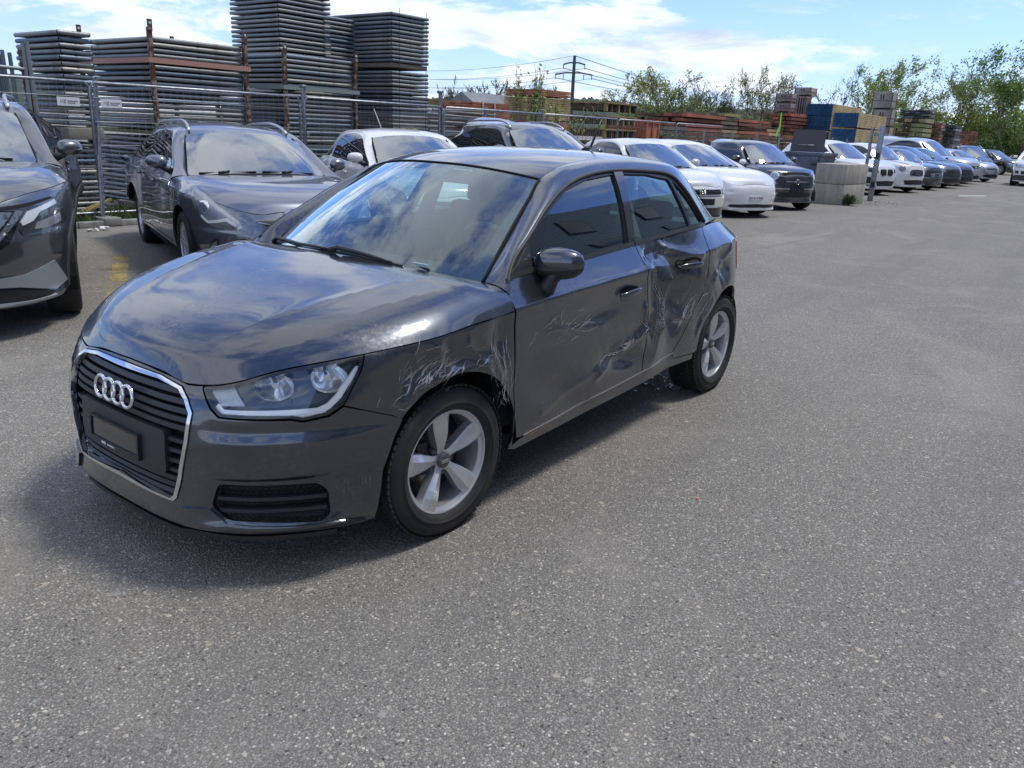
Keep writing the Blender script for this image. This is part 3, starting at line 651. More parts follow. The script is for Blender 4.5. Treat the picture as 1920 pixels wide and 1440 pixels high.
        for z in (.262, .305, .338):
            sl = [(s, z-.006) for s in np.linspace(.482 if z > .27 else .495, .862, 14)]+[(s, z+.007) for s in np.linspace(.862, .488, 14)]
            if z < .3 or z < .32: panel('intake_slat', GRL, sl, F_(-.012), .03, [], it, rim=.03, mirror=mm)
        panel('lower_blade', PAINT, [(.365, .198), (.60, .197), (.86, .181), (1.01, .176), (.92, .212), (.845, .214), (.522, .226), (.466, .272), (.345, .258)], F_(.010), .02, [], car, rim=.012, mirror=mm)
    # ---- headlights
    hl = [(.434, .674)]+[(s, float(A.zt(np.array(s)))-.004) for s in (.44, .50, .58, .66, .74, .82, .90, .97, 1.010)]+[(.992, .735), (.927, .632), (.875, .601), (.79, .588), (.755, .5955), (.516, .5985), (.483, .622)]
    bar = [(.492, .622), (.520, .603), (.757, .601), (.79, .595), (.855, .604), (.883, .618), (.922, .650), (.996, .748), (.982, .750), (.906, .662), (.874, .634), (.84, .621), (.52, .618), (.502, .634)]
    for sg in (1, -1):
        mm = sg < 0; f2 = lambda o: (lambda u, v: W_.F(np.abs(u), v, o, True))
        h = panel('headlight', LHS, inner2(hl, .002), f2(-.075), .03, [], car, rim=0, mirror=mm)
        edge = panel('lamp_edge', GLB, hl, f2(-.002), .02, [inner2(hl, .010)], h, rim=.075, mirror=mm)
        panel('light_bar', LBR, bar, f2(-.012), .02, [], h, rim=.02, mirror=mm)
        panel('side_segment', mat('frosted lamp segment', (.32, .36, .42), .3, .3, Coat_Weight=1), [(.448, .674), (.545, .692), (.600, .630), (.512, .625)], f2(-.020), .02, [], h, rim=.02, mirror=mm)
        panel('lamp_mask', mat('lamp mask', (.055, .06, .075), .25, .3), [(.553, .694), (.615, .706), (.675, .648), (.755, .648), (.755, .628), (.605, .627)], f2(-.028), .02, [], h, rim=.02, mirror=mm)
        panel('lamp_mask', MATS['lamp mask'], [(.765, .728), (.815, .737), (.828, .70), (.845, .665), (.890, .660), (.86, .641), (.765, .632)], f2(-.025), .02, [], h, rim=.02, mirror=mm)
        for (s0, z0, ru, rv) in ((.700, .688, .070, .042), (.888, .712, .066, .046)):
            b = MB(); n = 20; rings = []
            for j in range(9):
                t = j/8; rr = math.sin(t*math.pi/2)
                th = np.linspace(0, 2*math.pi, n+1)[:-1]; P = W_.F(s0+ru*rr*np.cos(th), z0+rv*rr*np.sin(th), -.075+.055*t*t, True); P[:, 1] *= sg
                P += np.array([0, 0, 0]); rings += [tuple(q) for q in P]
            fs = [(j*n+k, j*n+(k+1) % n, (j+1)*n+(k+1) % n, (j+1)*n+k) for j in range(8) for k in range(n)]
            b.add(rings, fs, 0, True); c = W_.F(np.array([s0, s0]), np.array([z0, z0]), np.array([-.075, -.040]), True); c[:, 1] *= sg; b.tube(c[0], c[1], .010, 12)
            b.build('reflector', LSR, h)
        panel('lens', CLR, inner2(hl, .006), f2(-.003), .03, [], h, rim=0, mirror=mm)
    # ---- bonnet
    hb = lambda a, b_: A.hood(a, b_)
    grid('bonnet', PAINT, hb, 110, 60, car, both=True, rim=.012, v1=.9985, u0=.002, u1=1.0)
    # ---- wings, doors, quarters
    def sidepanels(mir):
        f = (lambda u, v: W_.F(u, v)) if not mir else (lambda u, v: W_.F(-u, v)*np.array([1, -1, 1])); kw = dict(parent=car, mirror=mir)
        f = (lambda u, v: W_.F(-u, v)) if mir else (lambda u, v: W_.F(u, v))
        kw['mirror'] = False
        st = .011 if not mir else .035
        seam = [(.929, .628), (1.008, .6005), (1.098, .569)]
        arch = cir(0, .302, .362, 43, 184, 26)
        x_g = -.326
        wing = seam+arch+[XZ(-.345, .262), XZ(-.372, .262), XZ(-.345, .40), XZ(x_g, .52), XZ(x_g, .70), XZ(x_g+.001, .835)]+[(s, float(A.zt(np.array(s)))-.003) for s in np.linspace(W_.sx(x_g)-.002, 1.015, 14)]+[(.996, .735)]
        panel('front_wing', PAINT, wing, f, st, [], rim=.015, **kw)
        db = [XZ(x_g-.010, .835), XZ(x_g-.009, .70), XZ(x_g-.006, .52), XZ(-.352, .40), XZ(-.395, .292), XZ(-.43, .288), XZ(-.9, .318), XZ(-1.446, .352), XZ(-1.440, .50), XZ(-1.425, .70), XZ(-1.402, .88), XZ(-1.398, .96), XZ(-1.398, float(A.ztx(-1.398)[0])-.004)]
        db += [XZ(x, float(A.ztx(x)[0])-.004) for x in (-1.2, -1.0, -.8, -.6, -.45, -.40)]+[XZ(-.352, .935), XZ(-.337, .895)]
        panel('front_door', PAINT, db, f, st, [], rim=.015, **kw)
        rd = [XZ(-1.405, float(A.ztx(-1.405)[0])-.004), XZ(-1.405, .96), XZ(-1.409, .88), XZ(-1.432, .70), XZ(-1.447, .50), XZ(-1.453, .353), XZ(-1.75, .372), XZ(-1.82, .380), XZ(-1.92, .46), XZ(-2.04, .60), XZ(-2.10, .68), XZ(-2.132, .76), XZ(-2.137, .85), XZ(-2.128, .92), XZ(-2.16, 1.0), XZ(-2.19, float(A.ztx(-2.19)[0])-.004)]
        rd += [XZ(x, float(A.ztx(x)[0])-.004) for x in (-2.0, -1.8, -1.6)]
        panel('rear_door', PAINT, rd, f, st, [], rim=.015, **kw)
        Lr = W_.L
        qa = [XZ(-2.197, float(A.ztx(-2.197)[0])-.004), XZ(-2.168, 1.0), XZ(-2.136, .92), XZ(-2.145, .85), XZ(-2.140, .76), XZ(-2.108, .68), XZ(-2.048, .60), XZ(-1.928, .46), XZ(-1.828, .378), XZ(-1.84, .345), XZ(-2.05, .335)]
        arc_ = cir(-2.469, .305, .368, 5, 175, 26)
        qa += arc_
        s6 = W_.sx(-2.60)
        def zc(s): return float(A.zt(np.array(s)))-.004
        tail = [(W_.sp(-2.84, .80), .34), (W_.sp(-2.86, .79), .55), (W_.sp(-2.9, .77), .70), (W_.sp(-2.74, .83), .74), (W_.sp(-2.70, .84), .92), (W_.sp(-2.93, .75), .95), (W_.sp(-2.93, .75), zc(W_.sp(-2.93, .75)))]
        qa += tail+[(s, zc(s)) for s in np.linspace(W_.sp(-2.90, .76), W_.sx(-2.22), 7)]
        panel('quarter_panel', PAINT, qa, f, st*1.1, [], rim=.015, **kw)
        tl = [(W_.sp(-2.745, .83), .745), (W_.sp(-2.9, .77), .705), (W_.sp(-3.08, .55), .72), (W_.sp(-3.06, .6), .90), (W_.sp(-2.93, .75), .945), (W_.sp(-2.705, .84), .917)]
        panel('tail_light', mat('red tail lens', (.35, .01, .015), .08, 0, Coat_Weight=1), tl, (lambda u, v: W_.F(-u if mir else u, v, .004)), .04, [], rim=.02, **kw)
        # sill and its bright strip
        sl = [XZ(-.345, .255), XZ(-.40, .236), XZ(-1.0, .262), XZ(-1.78, .300), XZ(-2.06, .300), XZ(-2.06, .330), XZ(-1.84, .342), XZ(-1.815, .368), XZ(-1.5, .348), XZ(-.9, .312), XZ(-.43, .281), XZ(-.372, .262)]
        panel('sill', PAINT, sl, (lambda u, v: W_.F(-u if mir else u, v, .002)), .03, [], rim=.02, **kw)
        st_ = [XZ(-.44, .2855), XZ(-1.0, .3225), XZ(-1.5, .352), XZ(-1.83, .373), XZ(-1.83, .379), XZ(-1.5, .3585), XZ(-1.0, .3295), XZ(-.44, .2925)]
        panel('sill_strip', mat('worn sill strip', (.30, .29, .28), .35, .6), st_, (lambda u, v: W_.F(-u if mir else u, v, .006)), .03, [], rim=.006, **kw)
        # door handles
        for (hx, hz) in ((-1.235, .795), (-1.955, .843)):
            c = [XZ(hx+.03+.050*math.cos(t), hz-.004+.036*math.sin(t)) for t in np.linspace(0, 2*math.pi, 20)[:-1]]
            hnd = panel('door_handle', GLB, c, (lambda u, v: W_.F(-u if mir else u, v, .0015)), .02, [], rim=0, **kw)
            b = MB(); P = []
            for t in np.linspace(0, 1, 13):
                xx = hx+.095-.19*t; off = .010+.022*math.sin(math.pi*t)**.35; p = W_.F(np.array([W_.sx(xx)]), np.array([hz+.008-.012*t*0]), off)[0]; P.append((p[0], p[1]*(-1 if mir else 1), p[2]+.010*(t-.5)))
            vs = []; n = 10
            for i, p in enumerate(P):
                k = max(.25, math.sin(math.pi*min(max(i/12, .04), .96))**.4)
                for j in range(n):
                    a = 2*math.pi*j/n; vs.append((p[0], p[1]+.009*k*math.cos(a), p[2]+.0165*k*math.sin(a)))
            fs = [(i*n+j, i*n+(j+1) % n, (i+1)*n+(j+1) % n, (i+1)*n+j) for i in range(12) for j in range(n)]+[tuple(range(n))[::-1], tuple(12*n+j for j in range(n))]
            b.add(vs, fs, 0, True); b.build('grip', PAINT, hnd)
        # wheel houses
        for (cx, cz, r) in ((0, .305, .375), (-2.469, .305, .38)):
            b = MB(); n = 24; vs = []; fs = []; sgn = -1 if mir else 1
            for i in range(n+1):
                a = R(4+172*i/n)
                for (yy, rr) in ((.775 if cx == 0 else .80, r-.010), (.75, r), (.50, r), (.49, .05)): vs.append((cx+rr*math.cos(a), sgn*yy, cz+rr*math.sin(a)))
            for i in range(n):
                for k in range(3): fs.append((i*4+k, i*4+k+1, i*4+k+5, i*4+k+4))
            b.add(vs, fs, 0, True); b.build('wheel_arch_liner', mat('arch liner', (.008, .008, .009), .85), car)
        # ---- greenhouse: opening trim, glass
        S2 = lambda o: (lambda x, z: A.side(x, z, o)); km = dict(parent=car, mirror=mir)
        def Dz(x):
            xs = np.linspace(0, 1, 300); c = A.D(xs); k = c[:, 0]; return c
        Dc = A.D(np.linspace(0.0, 1, 60)); dl = [(p[0], p[2]) for p in Dc if p[2] > .99 or p[0] < -1.2]
        belt = [(x, float(A.ztx(x)[0])-.006) for x in np.linspace(-2.275, -.40, 16)]
        dlo = dl+belt
        d2 = inner_gen(dlo, .016)
        fg = rounded([(-1.272+.0, 1.008), (-.56, .990), (-.655, 1.098), (-.80, 1.185), (-.985, 1.262), (-1.19, 1.304), (-1.420, 1.322), (-1.35, 1.15)], .008, 2)
        fg = rounded([(-1.330, 1.008), (-.500, .984), (-.615, 1.090), (-.79, 1.183), (-.985, 1.262), (-1.19, 1.304), (-1.437, 1.323), (-1.385, 1.15)], .010, 2)
        rg = rounded([(-1.415, 1.018), (-2.035, 1.046), (-2.025, 1.12), (-1.975, 1.290), (-1.76, 1.318), (-1.535, 1.324), (-1.475, 1.17)], .012, 2)
        qg = rounded([(-2.062, 1.052), (-2.225, 1.060), (-2.15, 1.15), (-2.075, 1.23), (-2.005, 1.287), (-2.045, 1.15)], .010, 2)
        fr_ = panel('window_frame', mat('window surround', (.016, .015, .015), .33), dlo, S2(-.004), .03, [fg, rg, qg], rim=.02, **km)
        for nm, gp in (('side_window', fg), ('side_window', rg), ('quarter_window', qg)): panel(nm, GLS, inner2(gp, -.006), S2(-.014), .05, [], rim=0, **km)
        # bright line round the opening and the waist seal
        b = MB(); sg2 = -1 if mir else 1
        def ribbon(pts, r): b.path([(x, sg2*(float(A.G(np.array([x]), np.array([z]))[0])+.002), z) for x, z in pts], r, 6)
        ribbon([(p[0], p[2]-.004) for p in A.D(np.linspace(.03, .985, 70))], .0085); b.build('window_line', mat('bronze black trim', (.045, .042, .04), .6, .1), fr_)
        wb_ = [(x, float(A.ztx(x)[0])+.016) for x in np.linspace(-.36, -1.39, 18)]; wb2 = [(x, float(A.ztx(x)[0])+.016) for x in np.linspace(-1.40, -2.22, 14)]
        for wbx in (wb_, wb2):
            pl_ = wbx+[(x, z-.020) for x, z in wbx[::-1]]; panel('waist_seal', mat('waist seal rubber', (.05, .05, .05), .35, .3), pl_, S2(.006), .03, [], rim=.01, **km)
        # B pillar cover, gloss
        bp = [(-1.400, 1.012), (-1.338, 1.010), (-1.392, 1.15), (-1.445, 1.336), (-1.527, 1.337), (-1.467, 1.17)]
        panel('door_pillar', GLB, bp, S2(.004), .03, [], rim=.012, **km)
        # mirror corner triangle
        panel('mirror_base', BLK, [(-.40, .968), (-.545, .975), (-.575, 1.075), (-.47, 1.005)], S2(.003), .03, [], rim=.01, **km)
    sidepanels(False); sidepanels(True)
    for mir in (False, True):
        o = grid('roof_rail', PAINT, lambda a, b_: A.rail(a, b_), 90, 12, car, mirror=mir, rim=0)
    grid('roof', PAINT, lambda a, b_: A.roof(a, b_), 50, 22, car, both=True, rim=.012, u0=.006, v1=.996)
    # windscreen with black printed border
    sh = lambda a, b_: A.shield(a, b_)
    grid('windscreen', GLW, sh, 30, 24, car, both=True, u0=.0, u1=1, v1=1)
    ws = car.children[-1] if False else bpy.data.objects['windscreen']
    def band(u, v): return A.shield(v, np.abs(u), -.006)*np.stack([1+0*u, np.where(u < 0, -1, 1), 1+0*u], -1)
    outb = [(x, 0.0) for x in np.linspace(-1, 1, 31)]+[(1, z) for z in np.linspace(0.05, .95, 10)]+[(x, 1.0) for x in np.linspace(1, -1, 31)]+[(-1, z) for z in np.linspace(.95, .05, 10)]
    inb = rounded([(-.915, .115), (-.45, .075), (0, .062), (.45, .075), (.915, .115), (.945, .955), (.5, .965), (0, .97), (-.5, .965), (-.945, .955)], .09, 5)
    panel('screen_border', mat('black screen print', (.012, .012, .014), .4), outb, band, .05, [inb], ws, rim=0)
    b = MB()
    for sg in (1, -1):
        P = [tuple(A.W(np.array([t]))[0]*np.array([1, sg, 1])+np.array([.004, 0, .002])) for t in np.linspace(0, A.iw, 14)]; b.path(P, .0055, 6)
    P = [tuple(A.wt(np.array([abs(v)]))[0]*np.array([1, 1 if v > 0 else -1, 1])+np.array([.001, 0, .001])) for v in np.linspace(-1, 1, 25)]; b.path(P, .005, 6)
    b.build('screen_seal', GAPM, ws)
    # cowl and wipers
    b = MB(); pts = []
    for v in np.linspace(-1, 1, 25):
        p = A.wb(np.array([abs(v)]))[0]; sg = 1 if v >= 0 else -1; pts.append((p[0], sg*p[1], p[2]))
    vs = []
    for p in pts: vs += [(p[0]+.055, p[1], p[2]-.022), (p[0]-.03, p[1], p[2]-.012), (p[0]-.03, p[1], p[2]-.05)]
    b.add(vs, [(3*i+k, 3*i+k+1, 3*i+k+4, 3*i+k+3) for i in range(24) for k in (0, 1)]); b.build('scuttle', BLK, car)
    def on_ws(v, a, off): p = A.shield(np.array([a]), np.array([abs(v)]), off)[0]; return (p[0], p[1]*(1 if v > 0 else -1), p[2])
    for (v0, a0, v1, a1, vm, am) in ((-.78, .02, -.05, .03, .30, .045), (.02, .02, .70, .035, .93, .03)):
        pass
    b = MB(); b.path([on_ws(-.97, .0, .012), on_ws(-.93, .035, .018), on_ws(-.45, .006, .014), on_ws(-.10, .004, .012)], [.013, .010, .007, .005], 6); b.path([on_ws(-.85, .012, .010), on_ws(-.06, -.002, .010)], .007, 5); b.build('wiper', BLK, car)
    b = MB(); b.path([on_ws(-.10, .0, .012), on_ws(-.04, .018, .020), on_ws(.20, .008, .016), on_ws(.42, -.004, .010)], [.015, .012, .008, .006], 6); b.path([on_ws(.0, .004, .010), on_ws(.50, -.010, .008)], .007, 5); b.build('wiper', BLK, car)
    b = MB(); b.box((0, 0, 0), (.012, .085, .012)); o = b.build('inspection_sticker', mat('pale sticker', (.30, .42, .45), .4), ws); p = on_ws(.60, .03, .004); o.location = p
    # rear window and tailgate
    bk = lambda a, b_: A.back(a, b_); grid('rear_window', GLS, bk, 14, 14, car, both=True, flip=True)
    def tailg(u, v): return W_.F(u, v)
    hs = W_.sp(-2.93, .75); Lr = W_.L
    for sg in (1, -1):
        o_ = [(s, .34) for s in np.linspace(W_.sp(-2.84, .80), Lr, 12)]+[(Lr, .975)]+[(s, float(A.zt(np.array(s)))-.004) for s in np.linspace(Lr, hs, 10)]+[(hs, .945), (W_.sp(-3.06, .6), .90), (W_.sp(-3.08, .55), .72), (W_.sp(-2.9, .77), .70), (W_.sp(-2.86, .79), .55)]
        panel('tailgate' if sg > 0 else 'tailgate', PAINT, o_, (lambda u, v: W_.F(u, v)), .05, [], car, rim=.012, mirror=sg < 0)
    # underbody, firewall, floor (dark)
    b = MB(); b.box((-1.2, 0, .30), (3.0, .96, .14)); b.box((.15, 0, .40), (.80, .80, .40)); b.box((-1.235, 0, .30), (1.5, 1.5, .10)); b.box((-.38, 0, .62), (.05, 1.45, .50)); b.box((-2.75, 0, .45), (.55, 1.1, .35)); b.build('underbody', VOID, car)
    # inner door skins so nothing shows through
    for sg in (1, -1):
        b = MB(); b.box((-1.25, sg*.745, .62), (1.85, .05, .60)); b.build('door_card', INP, car)
    interior(car)
    # aerial
    b = MB(); b.path([(-2.13, 0, 1.408), (-2.15, 0, 1.425), (-2.19, 0, 1.435)], [.028, .016, .008], 8); b.path([(-2.185, 0, 1.43), (-2.31, 0, 1.625)], [.009, .004], 6); b.build('aerial', BLK, car)
    # mirrors
    for sg in (1, -1): door_mirror(car, sg)
    for (x, sgn) in ((0, 1), (0, -1), (-2.469, 1), (-2.469, -1)):
        make_wheel('wheel', .302, .187, .206, 'five', car, 2, (x, sgn*.7405, .302), flip=sgn < 0, steer=(-3 if x == 0 else 0))
    scratches(car)
    return car
def inner2(P, d):
    """offset a polygon inwards (towards its inside) by d"""
    P = [np.array(p, float) for p in P]; n = len(P); ar = sum(P[i-1][0]*P[i][1]-P[i][0]*P[i-1][1] for i in range(n)); s = 1 if ar > 0 else -1; o = []
    for i in range(n):
        a = P[i]-P[i-1]; b = P[(i+1) % n]-P[i]
        na = np.array([-a[1], a[0]])/max(np.linalg.norm(a), 1e-9)*s; nb = np.array([-b[1], b[0]])/max(np.linalg.norm(b), 1e-9)*s
        m = na+nb; l = np.linalg.norm(m)
        if l < .3: m = na; l = 1
        m /= l; c = max(.45, float(m @ na)); o.append(tuple(P[i]+m*d/c))
    return o
inner_gen = inner2
def door_mirror(car, sg):
    b = MB(); n = 20; L = 14; vs = []; c = np.array([-.615, .862, .996])
    # shell: rounded box, flat glass side to the rear
    for i in range(L+1):
        t = i/L; yy = -.110+.206*t; k = (1-abs(2*t-1)**2.6)**.46 if 0 < t < 1 else .02; hz = (.066-.010*t)*k; dx = .080*k*(1-.30*t)
        for j in range(n):
            a = 2*math.pi*j/n; ca, sa = math.cos(a), math.sin(a); x = dx*(abs(ca)**.75)*(1 if ca > 0 else -1); z = hz*(abs(sa)**.8)*(1 if sa > 0 else -1)
            if x < 0: x *= .45
            vs.append((c[0]+x-.045*t, sg*(c[1]+yy), c[2]+z+.010*t-(.006 if sa < 0 else 0)))
    fs = [(i*n+j, i*n+(j+1) % n, (i+1)*n+(j+1) % n, (i+1)*n+j) for i in range(L) for j in range(n)]+[tuple(range(n))[::-1], tuple(L*n+j for j in range(n))]
    if sg < 0: fs = [f[::-1] for f in fs]
    b.add(vs, fs, 0, True); m = b.build('door_mirror', PAINT, car)
    # black lower shell
    b = MB(); vs2 = []
    for i in range(L+1):
        for j in range(n):
            v = np.array(vs[i*n+j]); zc = c[2]+.010*i/L
            z = min(v[2], zc-.016); f = 1.035; q = np.array([c[0]-.045*i/L+(v[0]-(c[0]-.045*i/L))*f, v[1]*1.0, zc+(z-zc)*1.06]); vs2.append(tuple(q))
    b.add(vs2, fs, 0, True); b.build('lower_shell', BLK, m)
    b = MB(); b.path([(-.585, sg*.815, .875), (-.590, sg*.828, .90), (-.60, sg*.842, .935), (-.612, sg*.855, .965)], [.040, .036, .030, .036], 12); b.build('mirror_foot', BLK, m)
    b = MB(); b.box((-.650, sg*.868, 1.000), (.006, .125, .080), bev=.002); b.build('mirror_glass', mat('mirror glass', (.8, .82, .85), .02, 1.0), m)
def interior(car):
    def seat(x, y, name='front_seat', w=.48):
        b = MB(); b.box((x, y, .48), (.50, w, .16), bev=.05)
        b.box((x-.30, y, .80), (.14, w, .62), Matrix.Rotation(R(-16), 3, 'Y').to_4x4(), bev=.05); s = b.build(name, INT, car)
        b = MB(); b.box((x-.395, y, 1.185), (.10, .25, .19), Matrix.Rotation(R(-10), 3, 'Y').to_4x4(), bev=.04)
        for d in (-.06, .06): b.tube((x-.37, y+d, 1.02), (x-.385, y+d, 1.13), .006, 6)
        b.build('headrest', INT, s)
    seat(-1.25, .36); seat(-1.25, -.36)
    b = MB(); b.box((-2.02, 0, .47), (.46, 1.30, .16), bev=.05); b.box((-2.28, 0, .76), (.14, 1.30, .56), Matrix.Rotation(R(-18), 3, 'Y').to_4x4(), bev=.05); r = b.build('rear_seat', INT, car)
    for y in (-.36, .36):
        b = MB(); b.box((-2.38, y, 1.08), (.09, .26, .12), bev=.035); b.build('headrest', INT, r)
    b = MB(); vs = []
    for v in np.linspace(-1, 1, 13):
        p = A.wb(np.array([abs(v)]))[0]; sg = 1 if v >= 0 else -1; y = sg*p[1]*1.0
        vs += [(p[0]-.01, y, p[2]-.045), (p[0]-.25, y, p[2]-.03), (p[0]-.42, y, p[2]-.06), (p[0]-.46, y, p[2]-.18), (p[0]-.36, y, .50)]
    b.add(vs, [(5*i+k, 5*i+k+1, 5*i+k+6, 5*i+k+5) for i in range(12) for k in range(4)], 0, True); d = b.build('dashboard', INP, car)
    b = MB(); b.path([(-.80+.06*math.sin(t), .36+.18*math.cos(t), .93+.17*math.sin(t)) for t in np.linspace(0, 2*math.pi, 33)[:-1]], .014, 8, closed=True); b.box((-.80, .36, .93), (.05, .13, .09), bev=.02)
    b.path([(-.80, .19, .93), (-.80, .53, .93)], .012, 6); b.tube((-.55, .36, .86), (-.80, .36, .93), .03, 8); b.build('steering_wheel', INP, car)
    b = MB(); b.box((-.93, 0, 1.285), (.03, .23, .065), bev=.012); b.tube((-.93, 0, 1.30), (-.89, 0, 1.345), .012, 6); b.build('rear_view_mirror', INP, car)
    b = MB(); b.box((-.9, 0, .62), (.9, .20, .20), bev=.03); b.build('centre_console', INP, car)
    b = MB()
    for sg in (1, -1):
        vs = []; D = A.D(np.linspace(0.1, 1, 40)); Wp = A.W(np.linspace(.1, 1, 40))
        for p, q in zip(D, Wp): vs += [(p[0], sg*(p[1]-.03), p[2]-.01), (q[0], sg*(q[1]-.005), q[2]-.025)]
        b.add(vs, [(2*i, 2*i+1, 2*i+3, 2*i+2) for i in range(39)], 0, True)
        b.box((-1.50, sg*.66, 1.14), (.09, .05, .42), Matrix.Rotation(R(-sg*-24), 3, 'X').to_4x4(), bev=.01)
    for sg in (1, -1):
        a_ = np.linspace(.01, 1, 14); vs = []
        for q in A.roof(a_, a_*0): pass
        U_, V_ = np.meshgrid(np.linspace(.02, 1, 14), np.linspace(0, .97, 8), indexing='ij'); P = A.roof(U_.ravel(), V_.ravel()); P[:, 2] -= .03; P[:, 1] *= sg
        b.add([tuple(p) for p in P], [(i*8+j, i*8+j+1, (i+1)*8+j+1, (i+1)*8+j) for i in range(13) for j in range(7)], 0, True)
    b.build('headlining', mat('headlining', (.16, .16, .155), .9), car)
    b = MB(); b.box((-2.72, 0, .98), (.45, 1.05, .02)); b.build('parcel_shelf', INP, car)
def scratches(car):
    """bare and whitened scrapes lying on the paint of the struck side"""
    rnd = random.Random(5); W = MB(); D = MB(); RU = MB()
    def stroke(mb, pts, wd, jit=.004, off=.0012, seg=.012):
        P = resample(pts, seg, closed=False); L = len(P)
        if L < 3: return
        lo = []; hi = []
        for i, (x, z) in enumerate(P):
            t = i/(L-1); w2 = wd*(.25+.75*math.sin(math.pi*min(max(t, .03), .97)))*rnd.uniform(.25, 1.2); dx = P[min(i+1, L-1)][0]-P[max(i-1, 0)][0]; dz = P[min(i+1, L-1)][1]-P[max(i-1, 0)][1]; l = math.hypot(dx, dz) or 1
            j = rnd.gauss(0, jit*.35); nx, nz = -dz/l, dx/l; lo.append((x+nx*(j-w2/2), z+nz*(j-w2/2))); hi.append((x+nx*(j+w2/2), z+nz*(j+w2/2)))
        A_ = np.array(lo+hi); V = W_.F(np.array([W_.sx(v) for v in A_[:, 0]]), A_[:, 1], off)
        mb.add([tuple(v) for v in V], [(i, i+1, L+i+1, L+i) for i in range(L-1)])
    S = [ # rear door
     ([(-1.50, .90), (-1.51, .80), (-1.57, .70), (-1.60, .62), (-1.55, .575), (-1.52, .60)], .007), ([(-1.60, .63), (-1.66, .70), (-1.68, .78)], .004), ([(-1.52, .61), (-1.63, .60), (-1.69, .63)], .009), ([(-1.55, .56), (-1.62, .55)], .006),
     ([(-1.50, .92), (-1.47, .75), (-1.50, .66)], .003), ([(-1.72, .92), (-1.64, .955), (-1.55, .93), (-1.47, .90)], .003),
     ([(-1.86, .70), (-1.96, .69)], .003), ([(-2.00, .66), (-1.93, .58), (-1.90, .52)], .012), ([(-2.05, .68), (-1.99, .56)], .009), ([(-1.84, .55), (-1.95, .53)], .008), ([(-1.98, .62), (-1.88, .50)], .007),
     # arch edge of quarter
     ([(-2.20, .66), (-2.14, .60), (-2.08, .52), (-2.03, .44)], .006), ([(-2.17, .68), (-2.10, .66), (-2.06, .60)], .008), ([(-2.30, .72), (-2.24, .73), (-2.2, .70)], .006), ([(-2.42, .80), (-2.46, .90)], .004), ([(-2.36, .84), (-2.50, .82)], .003),
     # front door
     ([(-1.00, .49), (-1.08, .52), (-1.16, .515), (-1.23, .535), (-1.29, .545), (-1.36, .57), (-1.40, .60)], .010), ([(-1.40, .56), (-1.41, .61), (-1.38, .64)], .008), ([(-1.05, .45), (-1.02, .50)], .004),
     ([(-.53, .74), (-.60, .765), (-.63, .775)], .007), ([(-.70, .72), (-.78, .69), (-.88, .67), (-.93, .675), (-.97, .70)], .003), ([(-.42, .68), (-.48, .73), (-.53, .745)], .003), ([(-.80, .78), (-.84, .775)], .006),
     ([(-.90, .41), (-.96, .44)], .003), ([(-.86, .40), (-.865, .415)], .005), ([(-.55, .405), (-.56, .42)], .005), ([(-.50, .36), (-.52, .355)], .004), ([(-1.28, .52), (-1.29, .56)], .005),
     # wing
     ([(.22, .74), (.21, .71), (.215, .68)], .004), ([(.30, .60), (.28, .62), (.24, .63), (.22, .665), (.26, .66)], .005), ([(.29, .60), (.25, .575), (.22, .60)], .004), ([(.09, .76), (.11, .74), (.115, .70), (.08, .69)], .003), ([(.10, .695), (.03, .705), (-.01, .715)], .004),
     ([(-.10, .72), (-.11, .70), (-.09, .68), (-.13, .67)], .004), ([(-.14, .69), (-.19, .70), (-.215, .67), (-.18, .64), (-.14, .665)], .004), ([(-.26, .62), (-.27, .56), (-.25, .51), (-.28, .48)], .007), ([(-.29, .60), (-.285, .52), (-.30, .47)], .005), ([(-.28, .71), (-.31, .60), (-.30, .50)], .004),
     ([(.17, .675), (.165, .69)], .004), ([(.13, .665), (.125, .68)], .004), ([(-.03, .755), (-.06, .758)], .003), ([(-.12, .74), (-.15, .73)], .003)]
    for p, wd in S:
        stroke(W, p, wd*.42)
        if wd > .0055: stroke(W, [(x+.012, z-.006) for x, z in p], wd*.4, .012); stroke(D, [(x-.008, z+.008) for x, z in p], wd*1.1, .008, .0008)
    for k in range(190):      # fine scuffs
        cx, cz, sx, sz, an = rnd.choice([(-1.60, .62, .10, .10, 20), (-1.95, .60, .07, .10, 55), (-1.2, .53, .2, .05, 10), (-2.15, .60, .06, .12, 60), (-.65, .73, .14, .05, 20), (.15, .68, .12, .06, 40), (-.24, .58, .05, .12, 80), (-2.4, .82, .08, .08, 30)])
        x = rnd.gauss(cx, sx*.6); z = rnd.gauss(cz, sz*.6); a = R(an+rnd.gauss(0, 25)); l = rnd.uniform(.015, .07); stroke(W, [(x, z), (x-l*math.cos(a), z+l*math.sin(a))], rnd.uniform(.0009, .0024), .001, .0012, .008)
    for k in range(110):     # wide dull scuffing
        cx, cz, sx, sz, an = rnd.choice([(-1.58, .66, .07, .14, 75), (-1.56, .50, .06, .10, 80), (-1.97, .58, .06, .12, 60), (-1.18, .50, .16, .04, 14), (-2.14, .60, .05, .12, 60), (.12, .68, .13, .05, 30), (-.25, .60, .04, .13, 85), (-.75, .70, .16, .04, 10)])
        x = rnd.gauss(cx, sx*.6); z = rnd.gauss(cz, sz*.6); a = R(an+rnd.gauss(0, 14)); l = rnd.uniform(.05, .16); stroke(D, [(x, z), (x-l*math.cos(a), z+l*math.sin(a))], rnd.uniform(.003, .010), .002, .0007, .01)
    SC = mat('bared scratch', (.46, .47, .48), .5, .2); tag(W.build('scratch_marks', SC, car), kind='stuff'); tag(D.build('scuff_marks', mat('dull scuff', (.17, .17, .172), .55), car), kind='stuff')
